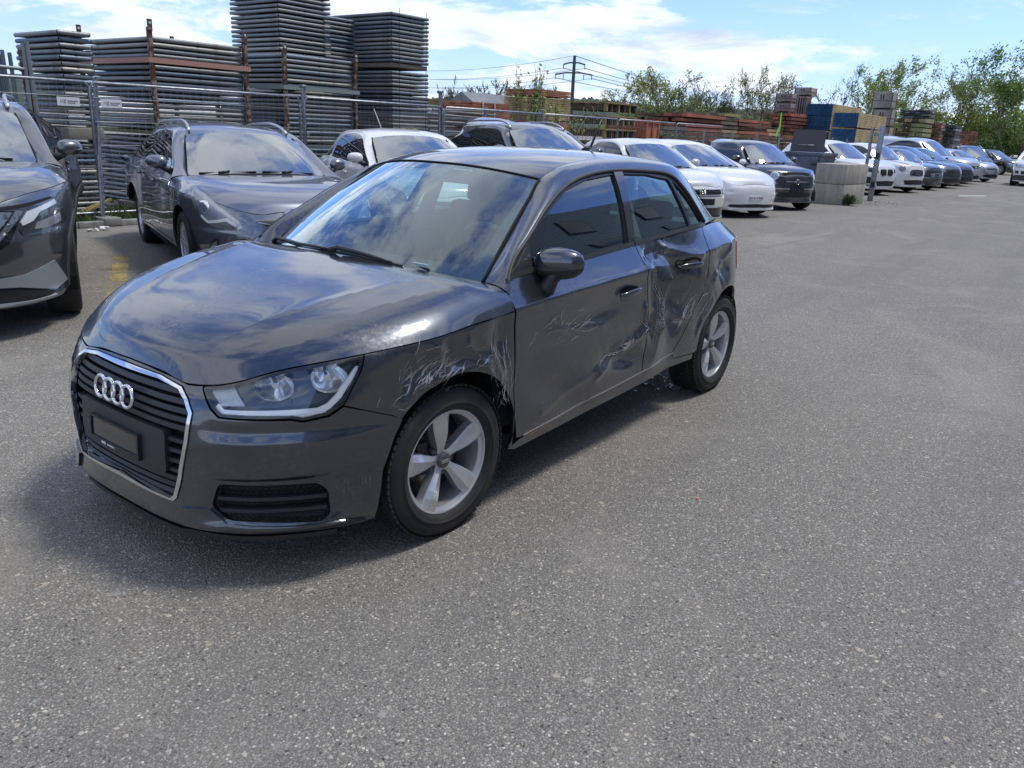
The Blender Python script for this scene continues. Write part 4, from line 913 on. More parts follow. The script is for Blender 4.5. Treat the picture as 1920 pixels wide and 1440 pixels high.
    stroke(RU, [(-.455, .284), (-.53, .290), (-.60, .296)], .009, .001, .0085, .01); RU.build('rust_spot', mat('orange rust', (.50, .22, .07), .7), car)
build_a1()
# ============================================================ other cars, built from the same kind of skins
def warp(X, Z, W, roofw=1.0, **over):
    ax, bx = zip(*sorted(X)); az_, bz = zip(*sorted(Z)); fx = lambda v: float(np.interp(v, ax, bx)); fz = lambda v: float(np.interp(v, az_, bz)); k = W/.876
    fy = lambda y, z: y*k*(1+(roofw-1)*max(0, min(1, (z-1.0)/.35)))
    q = dict(A1)
    q['plan'] = [(fx(x), y*k) for x, y in A1['plan']]
    q['stations'] = [((fx(a[0]), a[1]*k), [(fz(z), i) for z, i in t]) for a, t in A1['stations']]
    q['top'] = [(fx(x), y*k, fz(z)) for x, y, z in A1['top']]
    q['corner'] = (fx(.70), .59*k); q['xcowl'] = fx(-.325)
    q['hood'] = [(fx(x), fz(z)) for x, z in A1['hood']]; q['cowl'] = [(fx(x), y*k, fz(z)) for x, y, z in A1['cowl']]
    for n in ('ws_bottom', 'ws_top', 'W', 'roof', 'bk_top', 'bk_bot'): q[n] = [(fx(x), fy(y, z), fz(z)) for x, y, z in A1[n]]
    q['D'] = [(fx(x), None if y is None else y*k, fz(z)) for x, y, z in A1['D']]
    zr = fz(1.38)-fz(1.0); q['tumble'] = [(a*zr/.38, b*(1 if roofw == 1 else (1-(roofw-1)*2))) for a, b in A1['tumble']]
    q.pop('ridge', None); q.update(over); return q
DG = mat('dark car glass', (.03, .045, .045), .02, 0, IOR=2.6, Coat_Weight=1.0, Coat_Roughness=.01, Coat_IOR=2.4)
DGS = mat('dark side glass', (.008, .012, .018), .02, 0, IOR=1.6, Coat_Weight=.6, Coat_Roughness=.01)
HLM = mat('headlamp glass', (.38, .40, .43), .15, .6, Coat_Weight=1, Coat_Roughness=.01); HLD = mat('dark headlamp', (.05, .055, .06), .15, .4, Coat_Weight=1, Coat_Roughness=.01)
PLW = mat('white plate', (.75, .75, .74), .4); PLB = mat('plate letters', (.02, .02, .02), .5)
LIN = mat('shut line', (.006, .006, .007), .8)
AMB = mat('amber lamp', (.6, .22, .03), .2, 0, Coat_Weight=1)
def build_car(name, label, cat, q, pnt, P, head, feats, wh=(.33, .205, .215, 'ten'), res=.05, group=None, rails=None, wb=2.6, doors=True, arch=None, clad=None, four=True, rimcol=None, glass=None, ids=1):
    """feats: (part name, material, outline in (s, z) of one side or centre, offset, both sides?, centred?)"""
    car = empty(name, (P[0], P[1], 0), R(head)); tag(car, label, cat, group); B = Body(q); w = B.w; L = w.L; r, tw, rr, st = wh; ra = r+.055 if arch is None else arch
    zt = lambda s: float(B.zt(np.array(abs(s)))); sx = w.sx
    bz = q['stations'][0][1][1][0]; bot = lambda x: q.get('sillz', .22)
    def arcs(cx): return [(sx(cx+ra*math.cos(R(a))), r+ra*math.sin(R(a))) for a in np.linspace(-12 if cx == 0 else -8, 188, 18)]
    lo = [(0, bz+.02), (.5, bz+.02), (w.sp(.45*q['plan'][0][0]/.84+.0, .8), bz+.03)]+arcs(0)+arcs(-wb)+[(sx(-wb-ra-.12), .30), (L-.3, .32), (L, .32)]
    hi = [(s, zt(s)-.003) for s in np.linspace(L, 0, 60)]
    left = lo+hi; ol = lo+hi[:-1]; outl = [(s, z) for s, z in lo]+[(s, z) for s, z in hi[:-1]]+[(0, zt(0)-.003)]
    half = lo+hi; full = lo+hi[:-1]+[(0, zt(0)-.003)]
    full = lo+hi[:-1]+[(0, zt(0)-.003)]; mirr = [(-s, z) for s, z in (lo[1:]+hi[:-1])[::-1]]
    body = panel('body', pnt, lo+hi[:-1]+[(0, zt(0)-.003)]+mirr, lambda u, v: w.F(u, v), res, [], car, rim=.02)
    grid('bonnet', pnt, B.hood, 30 if res < .07 else 16, 18 if res < .07 else 10, car, both=True, rim=.01, v1=.998, u0=.003, u1=.99)
    grid('roof', pnt, B.roof, 24 if res < .07 else 14, 14 if res < .07 else 8, car, both=True)
    for mir in (False, True): grid('roof_pillar', pnt, B.rail, 50 if res < .07 else 30, 8 if res < .07 else 5, car, mirror=mir, rim=.01)
    gl = glass or DG
    ws = grid('windscreen', gl, B.shield, 12, 12, car, both=True)
    b = MB(); T = np.linspace(0, 1, 14)
    for sg in (1, -1): b.path([tuple(B.W(np.array([t*B.iw]))[0]*np.array([1, sg, 1])+np.array([.004, 0, .003])) for t in T], .009, 5)
    b.path([tuple(B.wb(np.array([abs(v)]))[0]*np.array([1, 1 if v > 0 else -1, 1])+np.array([.02, 0, -.004])) for v in np.linspace(-1, 1, 17)], .014, 5)
    b.build('screen_seal', LIN, ws)
    if res < .07:
        def on(v, a, off): p = B.shield(np.array([a]), np.array([abs(v)]), off)[0]; return (p[0], p[1]*(1 if v > 0 else -1), p[2])
        b = MB(); b.path([on(-.85, .03, .012), on(-.1, .025, .012)], .009, 5); b.path([on(-.02, .03, .012), on(.75, .03, .012)], .009, 5); b.path([on(-.6, .005, .02), on(-.45, .03, .02)], .015, 5); b.path([on(.25, .005, .02), on(.4, .03, .02)], .015, 5); b.build('wiper', BLK, ws)
    grid('rear_window', gl, B.back, 8, 8, car, both=True)
    Dx = B.D(np.linspace(0, 1, 40)); x_e = Dx[-1][0]; x_s = q['xcowl']-.06
    dlo = [(p[0], p[2]) for p in Dx if p[2] > B.ztx(min(p[0], x_s))[0]+.02]+[(x, float(B.ztx(x)[0])+.002) for x in np.linspace(x_e, x_s-.02, 12)]
    zb = lambda x: float(B.ztx(x)[0])+.028
    xb = x_s-.98 if q.get('bp') is None else q['bp']; dz = lambda x: float(np.interp(-x, -Dx[:, 0], Dx[:, 2]))-.028
    for mir in (False, True):
        side = lambda o: (lambda x, z: B.side(x, z, o)); km = dict(parent=car, mirror=mir)
        fr = panel('window_frame', GLB, dlo, side(-.003), max(res, .05), [], rim=.01, **km)
        cuts = q.get('win', [(x_s-.12, xb+.03), (xb-.03, x_e+.30), (x_e+.26, x_e+.02)])
        for x0, x1 in cuts:
            xs = np.linspace(x0, x1, 12); tp = [(x, dz(x)) for x in xs if dz(x) > zb(x)+.02]
            if len(tp) < 2: continue
            poly = [(tp[0][0], zb(tp[0][0]))]+tp+[(tp[-1][0], zb(tp[-1][0]))]+[(x, zb(x)) for x in np.linspace(tp[-1][0], tp[0][0], 6)[1:-1]]
            panel('side_window', DGS, poly, side(.001), max(res, .06), [], rim=0, **km)
        if res < .13:
            f2 = (lambda u, v: w.F(-u if mir else u, v, .0015)); lw = .004 if res < .07 else .008
            def vline(x, z0, z1, x2=None):
                x2 = x if x2 is None else x2; pts = [(x+(x2-x)*t, z0+(z1-z0)*t) for t in np.linspace(0, 1, 8)]
                panel('door_gap', LIN, [(sx(a)-lw, z) for a, z in pts]+[(sx(a)+lw, z) for a, z in pts[::-1]], f2, .05, [], car, rim=0)
            zs = q.get('sillz', .22)+.10; vline(q['xcowl']-.01, zs, float(B.ztx(q['xcowl']-.08)[0])-.04); vline(xb, zs, float(B.ztx(xb)[0])-.01)
            if four: vline(-wb+.44, zs+.10, float(B.ztx(-wb+.3)[0])-.01, -wb+.30)
            xs = np.linspace(q['xcowl']-.02, -wb+ra+.12, 10); panel('door_gap', LIN, [(sx(x), zs-lw) for x in xs]+[(sx(x), zs+lw) for x in xs[::-1]], f2, .05, [], car, rim=0)
            for hx in ([xb+.17, -wb+.50] if four else [xb+.17]):
                p = w.F(np.array([sx(hx)]), np.array([B.ztx(hx)[0]-.14]), .018)[0]; bb = MB(); bb.box((p[0], p[1]*(-1 if mir else 1), p[2]), (.18, .022, .028), bev=.008); bb.build('door_handle', pnt, car)
    for ft in feats:
        nm, m, ol_, off, mode = ft[:5]
        rim = ft[5] if len(ft) > 5 else .02
        if mode == 'c':
            ol2 = ol_+[(-s, z) for s, z in ol_[::-1] if abs(s) > 1e-6]; panel(nm, m, ol2, (lambda u, v: w.F(u, v, off)), max(.03, res*.7), [], car, rim=rim)
        elif mode == 'f': panel(nm, m, ol_, (lambda u, v: w.F(u, v, off)), max(.03, res*.7), [], car, rim=rim)
        else:
            for mm in (False, True): panel(nm, m, ol_, (lambda u, v: w.F(np.abs(u), v, off)), max(.03, res*.7), [], car, rim=rim, mirror=mm)
    if clad:
        for mm in (False, True):
            for cx in (0, -wb):
                o_ = [(sx(cx+(ra+.045)*math.cos(R(a))), r+(ra+.045)*math.sin(R(a))) for a in np.linspace(-8, 188, 22)]+[(sx(cx+(ra-.005)*math.cos(R(a))), r+(ra-.005)*math.sin(R(a))) for a in np.linspace(188, -8, 22)]
                panel('arch_trim', clad, o_, (lambda u, v: w.F(np.abs(u), v, .008)), .05, [], car, rim=.03, mirror=mm)
            o_ = [(sx(x), z) for x, z in ((-ra-.02, .20), (-wb+ra+.02, .20), (-wb+ra+.02, .34), (-ra-.02, .34))]; panel('sill_trim', clad, o_, (lambda u, v: w.F(np.abs(u), v, .008)), .1, [], car, rim=.03, mirror=mm)
    b = MB(); Wd = q['plan'][11][1]
    b.box((-wb/2, 0, .30), (wb+.9, Wd*1.1, .16)); b.box((-wb/2, 0, .28), (wb-2*ra-.1, Wd*1.86, .16)); b.box((q['plan'][0][0]-.38, 0, .34), (.30, Wd*1.3, .2))
    for cx in (0, -wb):
        for sg in (1, -1):
            n = 14; vs = []
            for i in range(n+1):
                a = R(-14+208*i/n); vs += [(cx+ra*math.cos(a), sg*(Wd-.035), r+ra*math.sin(a)), (cx+ra*math.cos(a), sg*.42, r+ra*math.sin(a)), (cx, sg*.42, r)]
            b.add(vs, [(3*i+k, 3*i+k+1, 3*i+k+4, 3*i+k+3) for i in range(n) for k in (0, 1)])
    b.build('underbody', VOID, car)
    for cx in (0, -wb):
        for sg in (1, -1): make_wheel('wheel', r, tw, rr, st, car, 1 if res < .07 else 0, (cx, sg*(Wd-tw/2-.028), r), flip=sg < 0, rimcol=rimcol or (.55, .56, .58), rimmat=(mat('dark alloy', (.05, .05, .055), .35, .7) if rimcol == 'dark' else None) if rimcol == 'dark' else None)
    # mirrors
    zb0 = float(B.ztx(x_s-.15)[0]); k = Wd/.876
    for sg in (1, -1):
        b = MB(); n = 14; Lm = 10; vs = []
        for i in range(Lm+1):
            t = i/Lm; kk = (1-abs(2*t-1)**2.6)**.46 if 0 < t < 1 else .03
            for j in range(n):
                a = 2*math.pi*j/n; ca, sa = math.cos(a), math.sin(a); x = .085*kk*ca*(1 if ca > 0 else .4); z = (.075-.015*t)*kk*(abs(sa)**.8)*(1 if sa > 0 else -1); vs.append((x_s-.22+x-.05*t, sg*(Wd-.02-.05+.20*t), zb0+.085+z+.01*t))
        fs = [(i*n+j, i*n+(j+1) % n, (i+1)*n+(j+1) % n, (i+1)*n+j) for i in range(Lm) for j in range(n)]
        b.add(vs, fs, 0, True); m_ = b.build('door_mirror', q.get('mirmat', pnt), car)
        b = MB(); b.path([(x_s-.17, sg*(Wd-.10), zb0-.0), (x_s-.20, sg*(Wd-.01), zb0+.05)], [.035, .03], 7); b.build('mirror_foot', BLK, m_)
    if rails:
        for sg in (1, -1):
            P_ = [tuple(B.roof(np.array([t]), np.array([.93]))[0]*np.array([1, sg, 1])+np.array([0, 0, .05*math.sin(math.pi*min(max((t-.04)/.92, 0), 1))**.35-.004])) for t in np.linspace(.06, .97, 16)]
            b = MB(); b.path(P_, .016, 7); b.build('roof_rail', rails, car)
    return car, B
def plate(w, car, z, hw, h, text, off=.012, white=True):
    o = panel('number_plate', PLW if white else GLB, rounded([(-hw, z-h/2), (hw, z-h/2), (hw, z+h/2), (-hw, z+h/2)], .008, 2), lambda u, v: w.F(u, v, off), .05, [], car, rim=.012)
    if text:
        cu = bpy.data.curves.new('plate_text', 'FONT'); cu.body = text; cu.size = h*.85; cu.align_x = 'CENTER'; cu.align_y = 'CENTER'; cu.extrude = .001
        tmp = bpy.data.objects.new('tmp', cu); COL.objects.link(tmp); me = bpy.data.meshes.new_from_object(tmp.evaluated_get(bpy.context.evaluated_depsgraph_get())); bpy.data.objects.remove(tmp); me.materials.clear()
        t = link_mesh('plate_text', me, PLB, o); c = w.F(np.array([0.]), np.array([z]), off+.003)[0]; t.rotation_euler = (R(90), 0, R(90)); t.location = tuple(c)
def ring(w, car, z, r, m=None, off=.015, bars=None, name='badge'):
    c = w.F(np.array([0.]), np.array([z]), off)[0]; b = MB()
    b.path([(c[0], c[1]+r*math.cos(t), c[2]+r*math.sin(t)) for t in np.linspace(0, 2*math.pi, 25)[:-1]], r*.10, 6, closed=True)
    for pl_ in (bars or []): b.path([(c[0], c[1]+x*r, c[2]+y*r) for x, y in pl_], r*.09, 5)
    return b.build(name, m or CHR, car)
VWB = [[(-.62, .72), (-.28, -.1), (0, .28), (.28, -.1), (.62, .72)], [(-.85, .35), (-.42, -.85), (0, .0), (.42, -.85), (.85, .35)]]
def xz(**k): return [(a, b) for a, b in k['p']]
P_SUV = paint('charcoal metallic paint', (.085, .095, .105), .7, .38); P_I40 = paint('slate blue grey metallic paint', (.13, .145, .19), .7, .36)
P_WH = paint('white paint', (.72, .73, .74), 0, .35); P_PW = paint('pearl white paint', (.66, .67, .66), .05, .35); P_BK = paint('black paint', (.012, .012, .014), .2, .3); P_NV = paint('dark navy paint', (.02, .026, .045), .5, .35)
P_SL = paint('silver paint', (.42, .44, .47), .75, .35); P_DG = paint('dark grey paint', (.035, .037, .042), .6, .35); P_LB = paint('ice blue silver paint', (.45, .48, .54), .4, .35)
GRY = mat('matt grey plastic', (.045, .045, .048), .6)
def zmap(low, zh, cow, belt, roof): return [(0, 0), (.19, low), (.70, zh), (.90, cow-.055), (.97, cow), (1.04, belt), (1.425, roof), (1.6, roof+.2)]
def xmap(F, cow, wst, rend, tail, dend=None): return [(.846, F), (0, 0), (-.205, cow), (-.80, wst), (-2.05, (wst+rend)/2-.15), (-2.27, dend if dend else rend+.19), (-2.46, rend), (-3.125, tail)]
ROW = 'cars parked nose out along the yard fence'
# --- dark SUV, cut by the left edge
q = warp(xmap(.90, -.36, -1.12, -2.95, -3.50, -3.0), zmap(.24, .93, 1.13, 1.17, 1.60), .918, 1.04, sillz=.26, hp=(3, 12))
suv, B = build_car('parked_suv', 'charcoal SUV with slashed headlamps and silver chin, cut off by the left edge', 'car', q, P_SUV, (.02, -4.12), 66, [
 ('bonnet_gap', LIN, [(.0, .905), (.45, .885), (.70, .905), (.95, .935), (1.0, .925), (.72, .885), (.45, .862), (.0, .875)], .003, 's'),
 ('grille', GLB, [(0, .50), (.30, .52), (.52, .66), (.66, .86), (.40, .87), (0, .87)], .004, 'c'),
 ('chrome_vee', CHR, [(.20, .54), (.28, .56), (.58, .855), (.50, .86)], .014, 's'), ('chrome_vee', CHR, [(.36, .62), (.41, .63), (.66, .86), (.61, .865)], .014, 's'),
 ('headlamp', HLD, [(.60, .745), (.66, .80), (1.00, .845), (1.10, .845), (1.12, .76), (1.02, .735), (.80, .705), (.62, .70)], .006, 's'),
 ('lamp_lens', HLM, [(.72, .735), (.75, .78), (1.02, .82), (1.02, .765), (.85, .735)], .012, 's'),
 ('light_blade', mat('white lamp blade', (.72, .74, .78), .2, .2, Coat_Weight=1), [(.62, .79), (.70, .855), (.99, .915), (1.0, .885), (.80, .845), (.72, .79), (.63, .765)], .010, 's'),
 ('air_curtain', BLK, [(.93, .40), (1.06, .46), (1.09, .66), (1.05, .70), (.98, .52), (.90, .44)], .003, 's'),
 ('chin_panel', mat('scuffed silver plastic', (.26, .29, .30), .35, .3), [(.30, .42), (.60, .44), (.88, .50), (1.02, .34), (.85, .30), (.55, .36), (.30, .38)], .010, 's'),
 ('lower_intake', VOID, [(0, .26), (.70, .26), (.86, .29), (.60, .35), (.30, .385), (0, .39)], .004, 'c'),
 ('lower_lip', mat('silver lip', (.35, .37, .39), .4, .3), [(0, .245), (.80, .245), (.84, .265), (0, .27)], .016, 'c')],
 wh=(.345, .225, .235, 'twin'), res=.045, group=ROW, rails=mat('bright rail', (.55, .57, .6), .3, .8), wb=2.665, clad=GRY)
# --- slate estate behind the subject
q = warp(xmap(.93, -.32, -1.10, -3.05, -3.68, -3.20), zmap(.19, .735, .98, 1.02, 1.44), .905, 1.03, hp=(3, 12))
HL = [(.545, .600), (.57, .648), (.70, .720), (.86, .795), (1.02, .862), (1.22, .915), (1.20, .86), (1.10, .74), (1.0, .655), (.86, .595), (.70, .575), (.60, .575)]
wag, B = build_car('parked_estate_car', 'slate blue grey estate car with teardrop headlamps behind the damaged hatchback', 'car', q, P_I40, (-2.85, -4.0), 69, [
 ('headlamp', HLM, HL, .004, 's'), ('lamp_shroud', mat('grey lamp shroud', (.26, .28, .31), .3, .4, Coat_Weight=1), inner2(HL, .030), .007, 's'), ('led_strip', PLW, [(.60, .628), (.70, .675), (.80, .652), (.90, .64), (.99, .69), (.985, .665), (.90, .617), (.80, .627), (.70, .648), (.60, .603)], .012, 's'),
 ('projector_ring', CHR, [(.98+.085*math.cos(t), .745+.062*math.sin(t)) for t in np.linspace(0, 6.28, 21)[:-1]], .012, 's'), ('projector_glass', mat('projector glass', (.15, .17, .2), .05, .3, Coat_Weight=1), [(.98+.055*math.cos(t), .745+.040*math.sin(t)) for t in np.linspace(0, 6.28, 21)[:-1]], .018, 's'),
 ('grille', GLB, [(0, .585), (.26, .590), (.40, .640), (.42, .655), (.36, .662), (0, .665)], .004, 'c'), ('grille_bar', CHR, [(0, .618), (.30, .626), (.41, .646), (.405, .652), (.30, .636), (0, .630)], .014, 'c'),
 ('lower_intake', BLK, [(0, .27), (.50, .29), (.56, .38), (.60, .50), (.53, .51), (.40, .43), (0, .43)], .004, 'c'),
 ('fog_recess', BLK, [(.78, .50), (.82, .50), (1.0, .30), (.98, .27), (.80, .27)], .003, 's'), ('fog_lamp', HLM, [(.80, .47), (.84, .45), (.97, .31), (.95, .285), (.82, .29)], .010, 's')],
 wh=(.335, .225, .228, 'twin'), res=.045, group=ROW, rails=mat('bright rail'), wb=2.77)
ring(B.w, wag, .700, .045, bars=[[(-.4, -.6), (-.2, .6), (.2, -.6), (.4, .6)]])
# --- white hatchback: only its cabin shows
q = warp(xmap(.86, -.34, -1.05, -2.72, -3.35), zmap(.19, .72, .99, 1.03, 1.455), .88, 1.03)
c, B = build_car('parked_hatchback', 'white hatchback whose roof and mirror show above the bonnet of the damaged car', 'car', q, P_WH, (-5.75, -4.4), 66, [('headlamp', HLM, [(.50, .60), (.9, .74), (1.1, .80), (1.05, .70), (.8, .60)], .006, 's'), ('grille', GLB, [(0, .60), (.45, .62), (.45, .66), (0, .66)], .006, 'c')], res=.06, group=ROW, wb=2.6)
b = MB(); b.path([(-2.3, 0, 1.45), (-2.62, 0, 1.72)], [.006, .003], 5); b.build('aerial', PLW, c)
# --- dark SUV with rails
q = warp(xmap(.92, -.36, -1.12, -3.05, -3.80, -3.15), zmap(.24, .93, 1.12, 1.16, 1.63), .93, 1.0, sillz=.26)
c, B = build_car('parked_suv', 'dark SUV with bright roof rails between the white hatchback and the pale small car', 'car', q, P_DG, (-8.75, -4.3), 66, [('headlamp', HLM, [(.50, .72), (.9, .84), (1.1, .86), (1.05, .78), (.8, .70)], .006, 's')], wh=(.36, .235, .235, 'five2'), res=.06, group=ROW, rails=mat('bright rail'), wb=2.8, clad=GRY)
# --- pale small car with a round badge
q = warp(xmap(.80, -.22, -.88, -2.5, -3.16), zmap(.17, .72, .97, 1.02, 1.44), .84, 1.03)
c, B = build_car('parked_small_car', 'cream white small car with black grille bar and round badge just past the damaged hatchback', 'car', q, P_PW, (-11.35, -3.85), 62, [
 ('grille', GLB, [(0, .575), (.44, .585), (.455, .60), (.45, .655), (.43, .665), (0, .665)], .006, 'c'), ('grille_bar', BLK, [(0, .615), (.44, .62), (.44, .628), (0, .623)], .014, 'c'), ('grille_bar', SCH, [(.12, .583), (.43, .590), (.43, .594), (.12, .587)], .014, 's'),
 ('headlamp', HLM, [(.49, .60), (.50, .675), (.80, .75), (1.0, .79), (.98, .70), (.85, .61), (.7, .585)], .006, 's'),
 ('lower_intake', GLB, [(0, .20), (.60, .20), (.64, .25), (.55, .36), (0, .36)], .004, 'c'), ('plate_base', GLB, [(0, .405), (.27, .405), (.27, .51), (0, .51)], .008, 'c'), ('bumper_line', LIN, [(0, .545), (.5, .548), (.5, .555), (0, .552)], .002, 'c', 0)],
 res=.05, group=ROW, wb=2.47, wh=(.31, .195, .2, 'five2'))
ring(B.w, c, .620, .062, bars=VWB, off=.02); plate(B.w, c, .458, .20, .07, '', white=False)
# --- white electric saloon
q = warp([(.846, .84), (0, 0), (-.205, -.30), (-.80, -1.35), (-2.05, -2.55), (-2.27, -3.05), (-2.46, -3.05), (-3.125, -3.85)], [(0, 0), (.19, .16), (.70, .66), (.90, .89), (.97, .95), (1.04, .99), (1.425, 1.44), (1.6, 1.6)], .925, .98, hp=(2.3, 9), win=[(-.62, -1.58), (-1.62, -2.70), (-2.72, -2.98)], bp=-1.60)
c, B = build_car('parked_saloon', 'white electric saloon with a smooth closed nose and a white number plate', 'car', q, P_WH, (-14.15, -4.0), 62, [
 ('headlamp', HLD, [(.72, .640), (.74, .665), (.92, .735), (1.12, .80), (1.25, .835), (1.15, .765), (1.0, .69), (.85, .645)], .006, 's'), ('lamp_lens', HLM, [(.76, .650), (.93, .720), (1.08, .772), (1.0, .715), (.85, .66)], .011, 's'),
 ('lower_intake', BLK, [(0, .215), (.55, .215), (.62, .24), (.56, .275), (0, .285)], .004, 'c'), ('fog_recess', BLK, [(.84, .26), (.87, .26), (.93, .42), (.90, .44), (.85, .40)], .004, 's')],
 res=.05, group=ROW, wb=2.875, wh=(.335, .235, .235, 'ten'), rimcol='dark')
plate(B.w, c, .40, .155, .082, 'ZH·613 938')
# --- black retro city car
q = warp(xmap(.58, -.20, -.78, -2.15, -2.90, -2.30), [(0, 0), (.19, .19), (.70, .80), (.90, .955), (.97, 1.0), (1.04, 1.03), (1.425, 1.49), (1.6, 1.65)], .812, 1.0, hp=(2.2, 5), bp=-1.32, win=[(-.50, -1.30), (-1.36, -2.02)])
def circ(cx, cz, rx, rz, n=22): return [(cx+rx*math.cos(t), cz+rz*math.sin(t)) for t in np.linspace(0, 2*math.pi, n+1)[:-1]]
c, B = build_car('parked_city_car', 'small black retro city car with round headlamps and a chrome moustache bar', 'car', q, P_BK, (-16.75, -3.85), 60, [
 ('headlamp', CHR, circ(.60, .765, .105, .088), .010, 's'), ('lamp_lens', HLM, circ(.60, .765, .085, .070), .016, 's'), ('side_lamp', HLM, circ(.60, .60, .055, .045), .010, 's'),
 ('chrome_bar', CHR, [(.06, .632), (.32, .640), (.32, .655), (.06, .655)], .014, 's'), ('bumper_chrome', CHR, [(.20, .475), (.86, .482), (.86, .500), (.20, .497)], .014, 's'),
 ('lower_intake', BLK, [(0, .30), (.46, .30), (.50, .33), (.48, .41), (0, .41)], .004, 'c'), ('fog_lamp', HLM, circ(.50, .385, .018, .018, 10), .012, 's'), ('bonnet_gap', LIN, [(0, .735), (.40, .725), (.46, .70), (.47, .705), (.41, .732), (0, .741)], .003, 's', 0)],
 res=.045, group=ROW, wb=2.30, wh=(.295, .185, .19, 'ten'), four=False)
ring(B.w, c, .642, .052, bars=[[(-.35, .5), (.35, .5)], [(-.35, 0), (.35, 0)]], off=.02); plate(B.w, c, .465, .19, .12, '', white=False, off=.02)
# --- the line beyond the gate post
FAR = 'cars parked nose out beyond the steel gate post'
def hatch(name, label, pnt, P, head, feats, X, Z, W, wb, wh=(.32, .205, .21, 'ten'), **k):
    cat = k.pop('cat', 'car'); rr_ = k.pop('res', .10); over = k.pop('over', {})
    return build_car(name, label, cat, warp(X, Z, W, k.pop('rw', 1.02), **over), pnt, P, head, feats, wh=wh, res=rr_, group=k.pop('group', FAR), wb=wb, **k)
def plain_front(z0, z1, dark=True): return [('headlamp', HLM, [(.50, z0), (.56, z1-.05), (.85, z1), (1.05, z1+.04), (1.0, z1-.05), (.8, z0)], .008, 's'), ('grille', GLB, [(0, z0), (.40, z0+.01), (.42, z1-.06), (0, z1-.05)], .008, 'c'), ('lower_intake', BLK, [(0, .24), (.55, .24), (.60, .36), (0, .38)], .006, 'c')]
hatch('parked_crossover', 'white crossover with a black kidney grille right behind the steel gate post', P_WH, (-25.5, -4.25), 66, [
 ('kidney_grille', BLK, rounded([(.03, .62), (.22, .60), (.30, .68), (.27, .80), (.04, .80)], .03), .012, 's'), ('headlamp', HLD, [(.36, .70), (.40, .80), (.80, .86), (.98, .85), (.92, .76), (.6, .70)], .008, 's'),
 ('side_intake', BLK, [(.46, .40), (.62, .56), (.72, .56), (.86, .42), (.70, .36)], .008, 's'), ('lower_intake', BLK, [(0, .30), (.36, .30), (.42, .44), (0, .46)], .008, 'c'), ('chin_panel', SCH, [(.38, .26), (.80, .30), (.84, .36), (.44, .31)], .012, 's')],
 xmap(.86, -.32, -1.0, -2.75, -3.5), zmap(.21, .86, 1.08, 1.12, 1.60), .91, 2.67, res=.08, clad=GRY)
mn, B = hatch('parked_compact', 'white compact crossover with black wheel arches and red bonnet stripe', P_WH, (-28.3, -3.9), 68, [
 ('headlamp', HLM, circ(.66, .80, .12, .10), .010, 's'), ('grille', GLB, [(0, .56), (.34, .58), (.36, .70), (.28, .76), (0, .77)], .008, 'c'), ('grille_bar', CHR, [(0, .62), (.35, .63), (.35, .645), (0, .635)], .016, 'c'), ('grille_bar', CHR, [(0, .69), (.34, .69), (.34, .705), (0, .705)], .016, 'c'), ('lower_intake', BLK, [(0, .28), (.5, .28), (.55, .42), (0, .44)], .006, 'c')],
 xmap(.78, -.25, -.72, -2.7, -3.32), zmap(.21, .88, 1.05, 1.09, 1.56), .895, 2.595, wh=(.33, .215, .22, 'five2'), res=.08, clad=BLK)
b = MB()
for sg in (1, -1):
    U_ = np.linspace(.1, .9, 12); P0 = B.hood(U_, np.full(12, .52)); P1 = B.hood(U_, np.full(12, .64)); P0[:, 2] += .004; P1[:, 2] += .004
    vs = []
    for a_, b_ in zip(P0, P1): vs += [(a_[0], sg*a_[1], a_[2]), (b_[0], sg*b_[1], b_[2])]
    b.add(vs, [(2*i, 2*i+1, 2*i+3, 2*i+2) for i in range(11)])
b.build('bonnet_stripe', mat('red stripe', (.35, .03, .03), .3), mn)
hatch('parked_compact', 'black compact retro hatchback squeezed between the white compact crossover and the dark five door', P_BK, (-31.2, -3.75), 68, [('headlamp', HLM, circ(.64, .70, .11, .09), .010, 's'), ('grille', CHR, [(0, .48), (.32, .48), (.34, .60), (0, .62)], .008, 'c'), ('bumper_chrome', CHR, [(0, .44), (.7, .44), (.7, .46), (0, .46)], .016, 'c')],
 xmap(.72, -.2, -.65, -2.4, -2.95), zmap(.17, .76, .96, .99, 1.41), .84, 2.467, wh=(.3, .195, .2, 'five2'))
hatch('parked_hatchback', 'dark olive black five door hatchback with large swept headlamps, third past the gate post', paint('dark olive paint', (.03, .033, .026), .5, .3), (-34.0, -3.75), 68, plain_front(.60, .74)+[('fog_lamp', HLM, circ(.72, .36, .04, .035, 12), .014, 's')], xmap(.92, -.30, -1.15, -2.75, -3.5), zmap(.17, .74, 1.0, 1.05, 1.51), .905, 2.68)
hatch('parked_hatchback', 'dark navy hatchback with bright headlamps next past the olive black one', P_NV, (-36.9, -3.7), 68, plain_front(.58, .72)+[('fog_lamp', HLM, circ(.72, .34, .035, .03, 12), .014, 's')], xmap(.88, -.32, -1.05, -2.7, -3.4), zmap(.17, .72, .98, 1.02, 1.46), .88, 2.64)
hatch('parked_van', 'tall pale blue silver van with a long side window band in the far row', P_LB, (-39.8, -3.9), 68, plain_front(.68, .84)+[('badge', CHR, circ(0, .76, .07, .07, 14), .02, 'f')], xmap(.90, -.55, -1.35, -3.75, -4.1, -3.85), zmap(.20, .90, 1.17, 1.20, 1.90), .95, 3.0, cat='van', wh=(.34, .215, .22, 'six'), rw=1.22, over=dict(hp=(2.6, 8)))
hatch('parked_hatchback', 'grey hatchback with bright alloy wheels turned beside the pale van', P_SL, (-43.6, -3.6), 64, plain_front(.58, .72), xmap(.88, -.32, -1.05, -2.7, -3.4), zmap(.17, .72, .98, 1.02, 1.47), .88, 2.6)
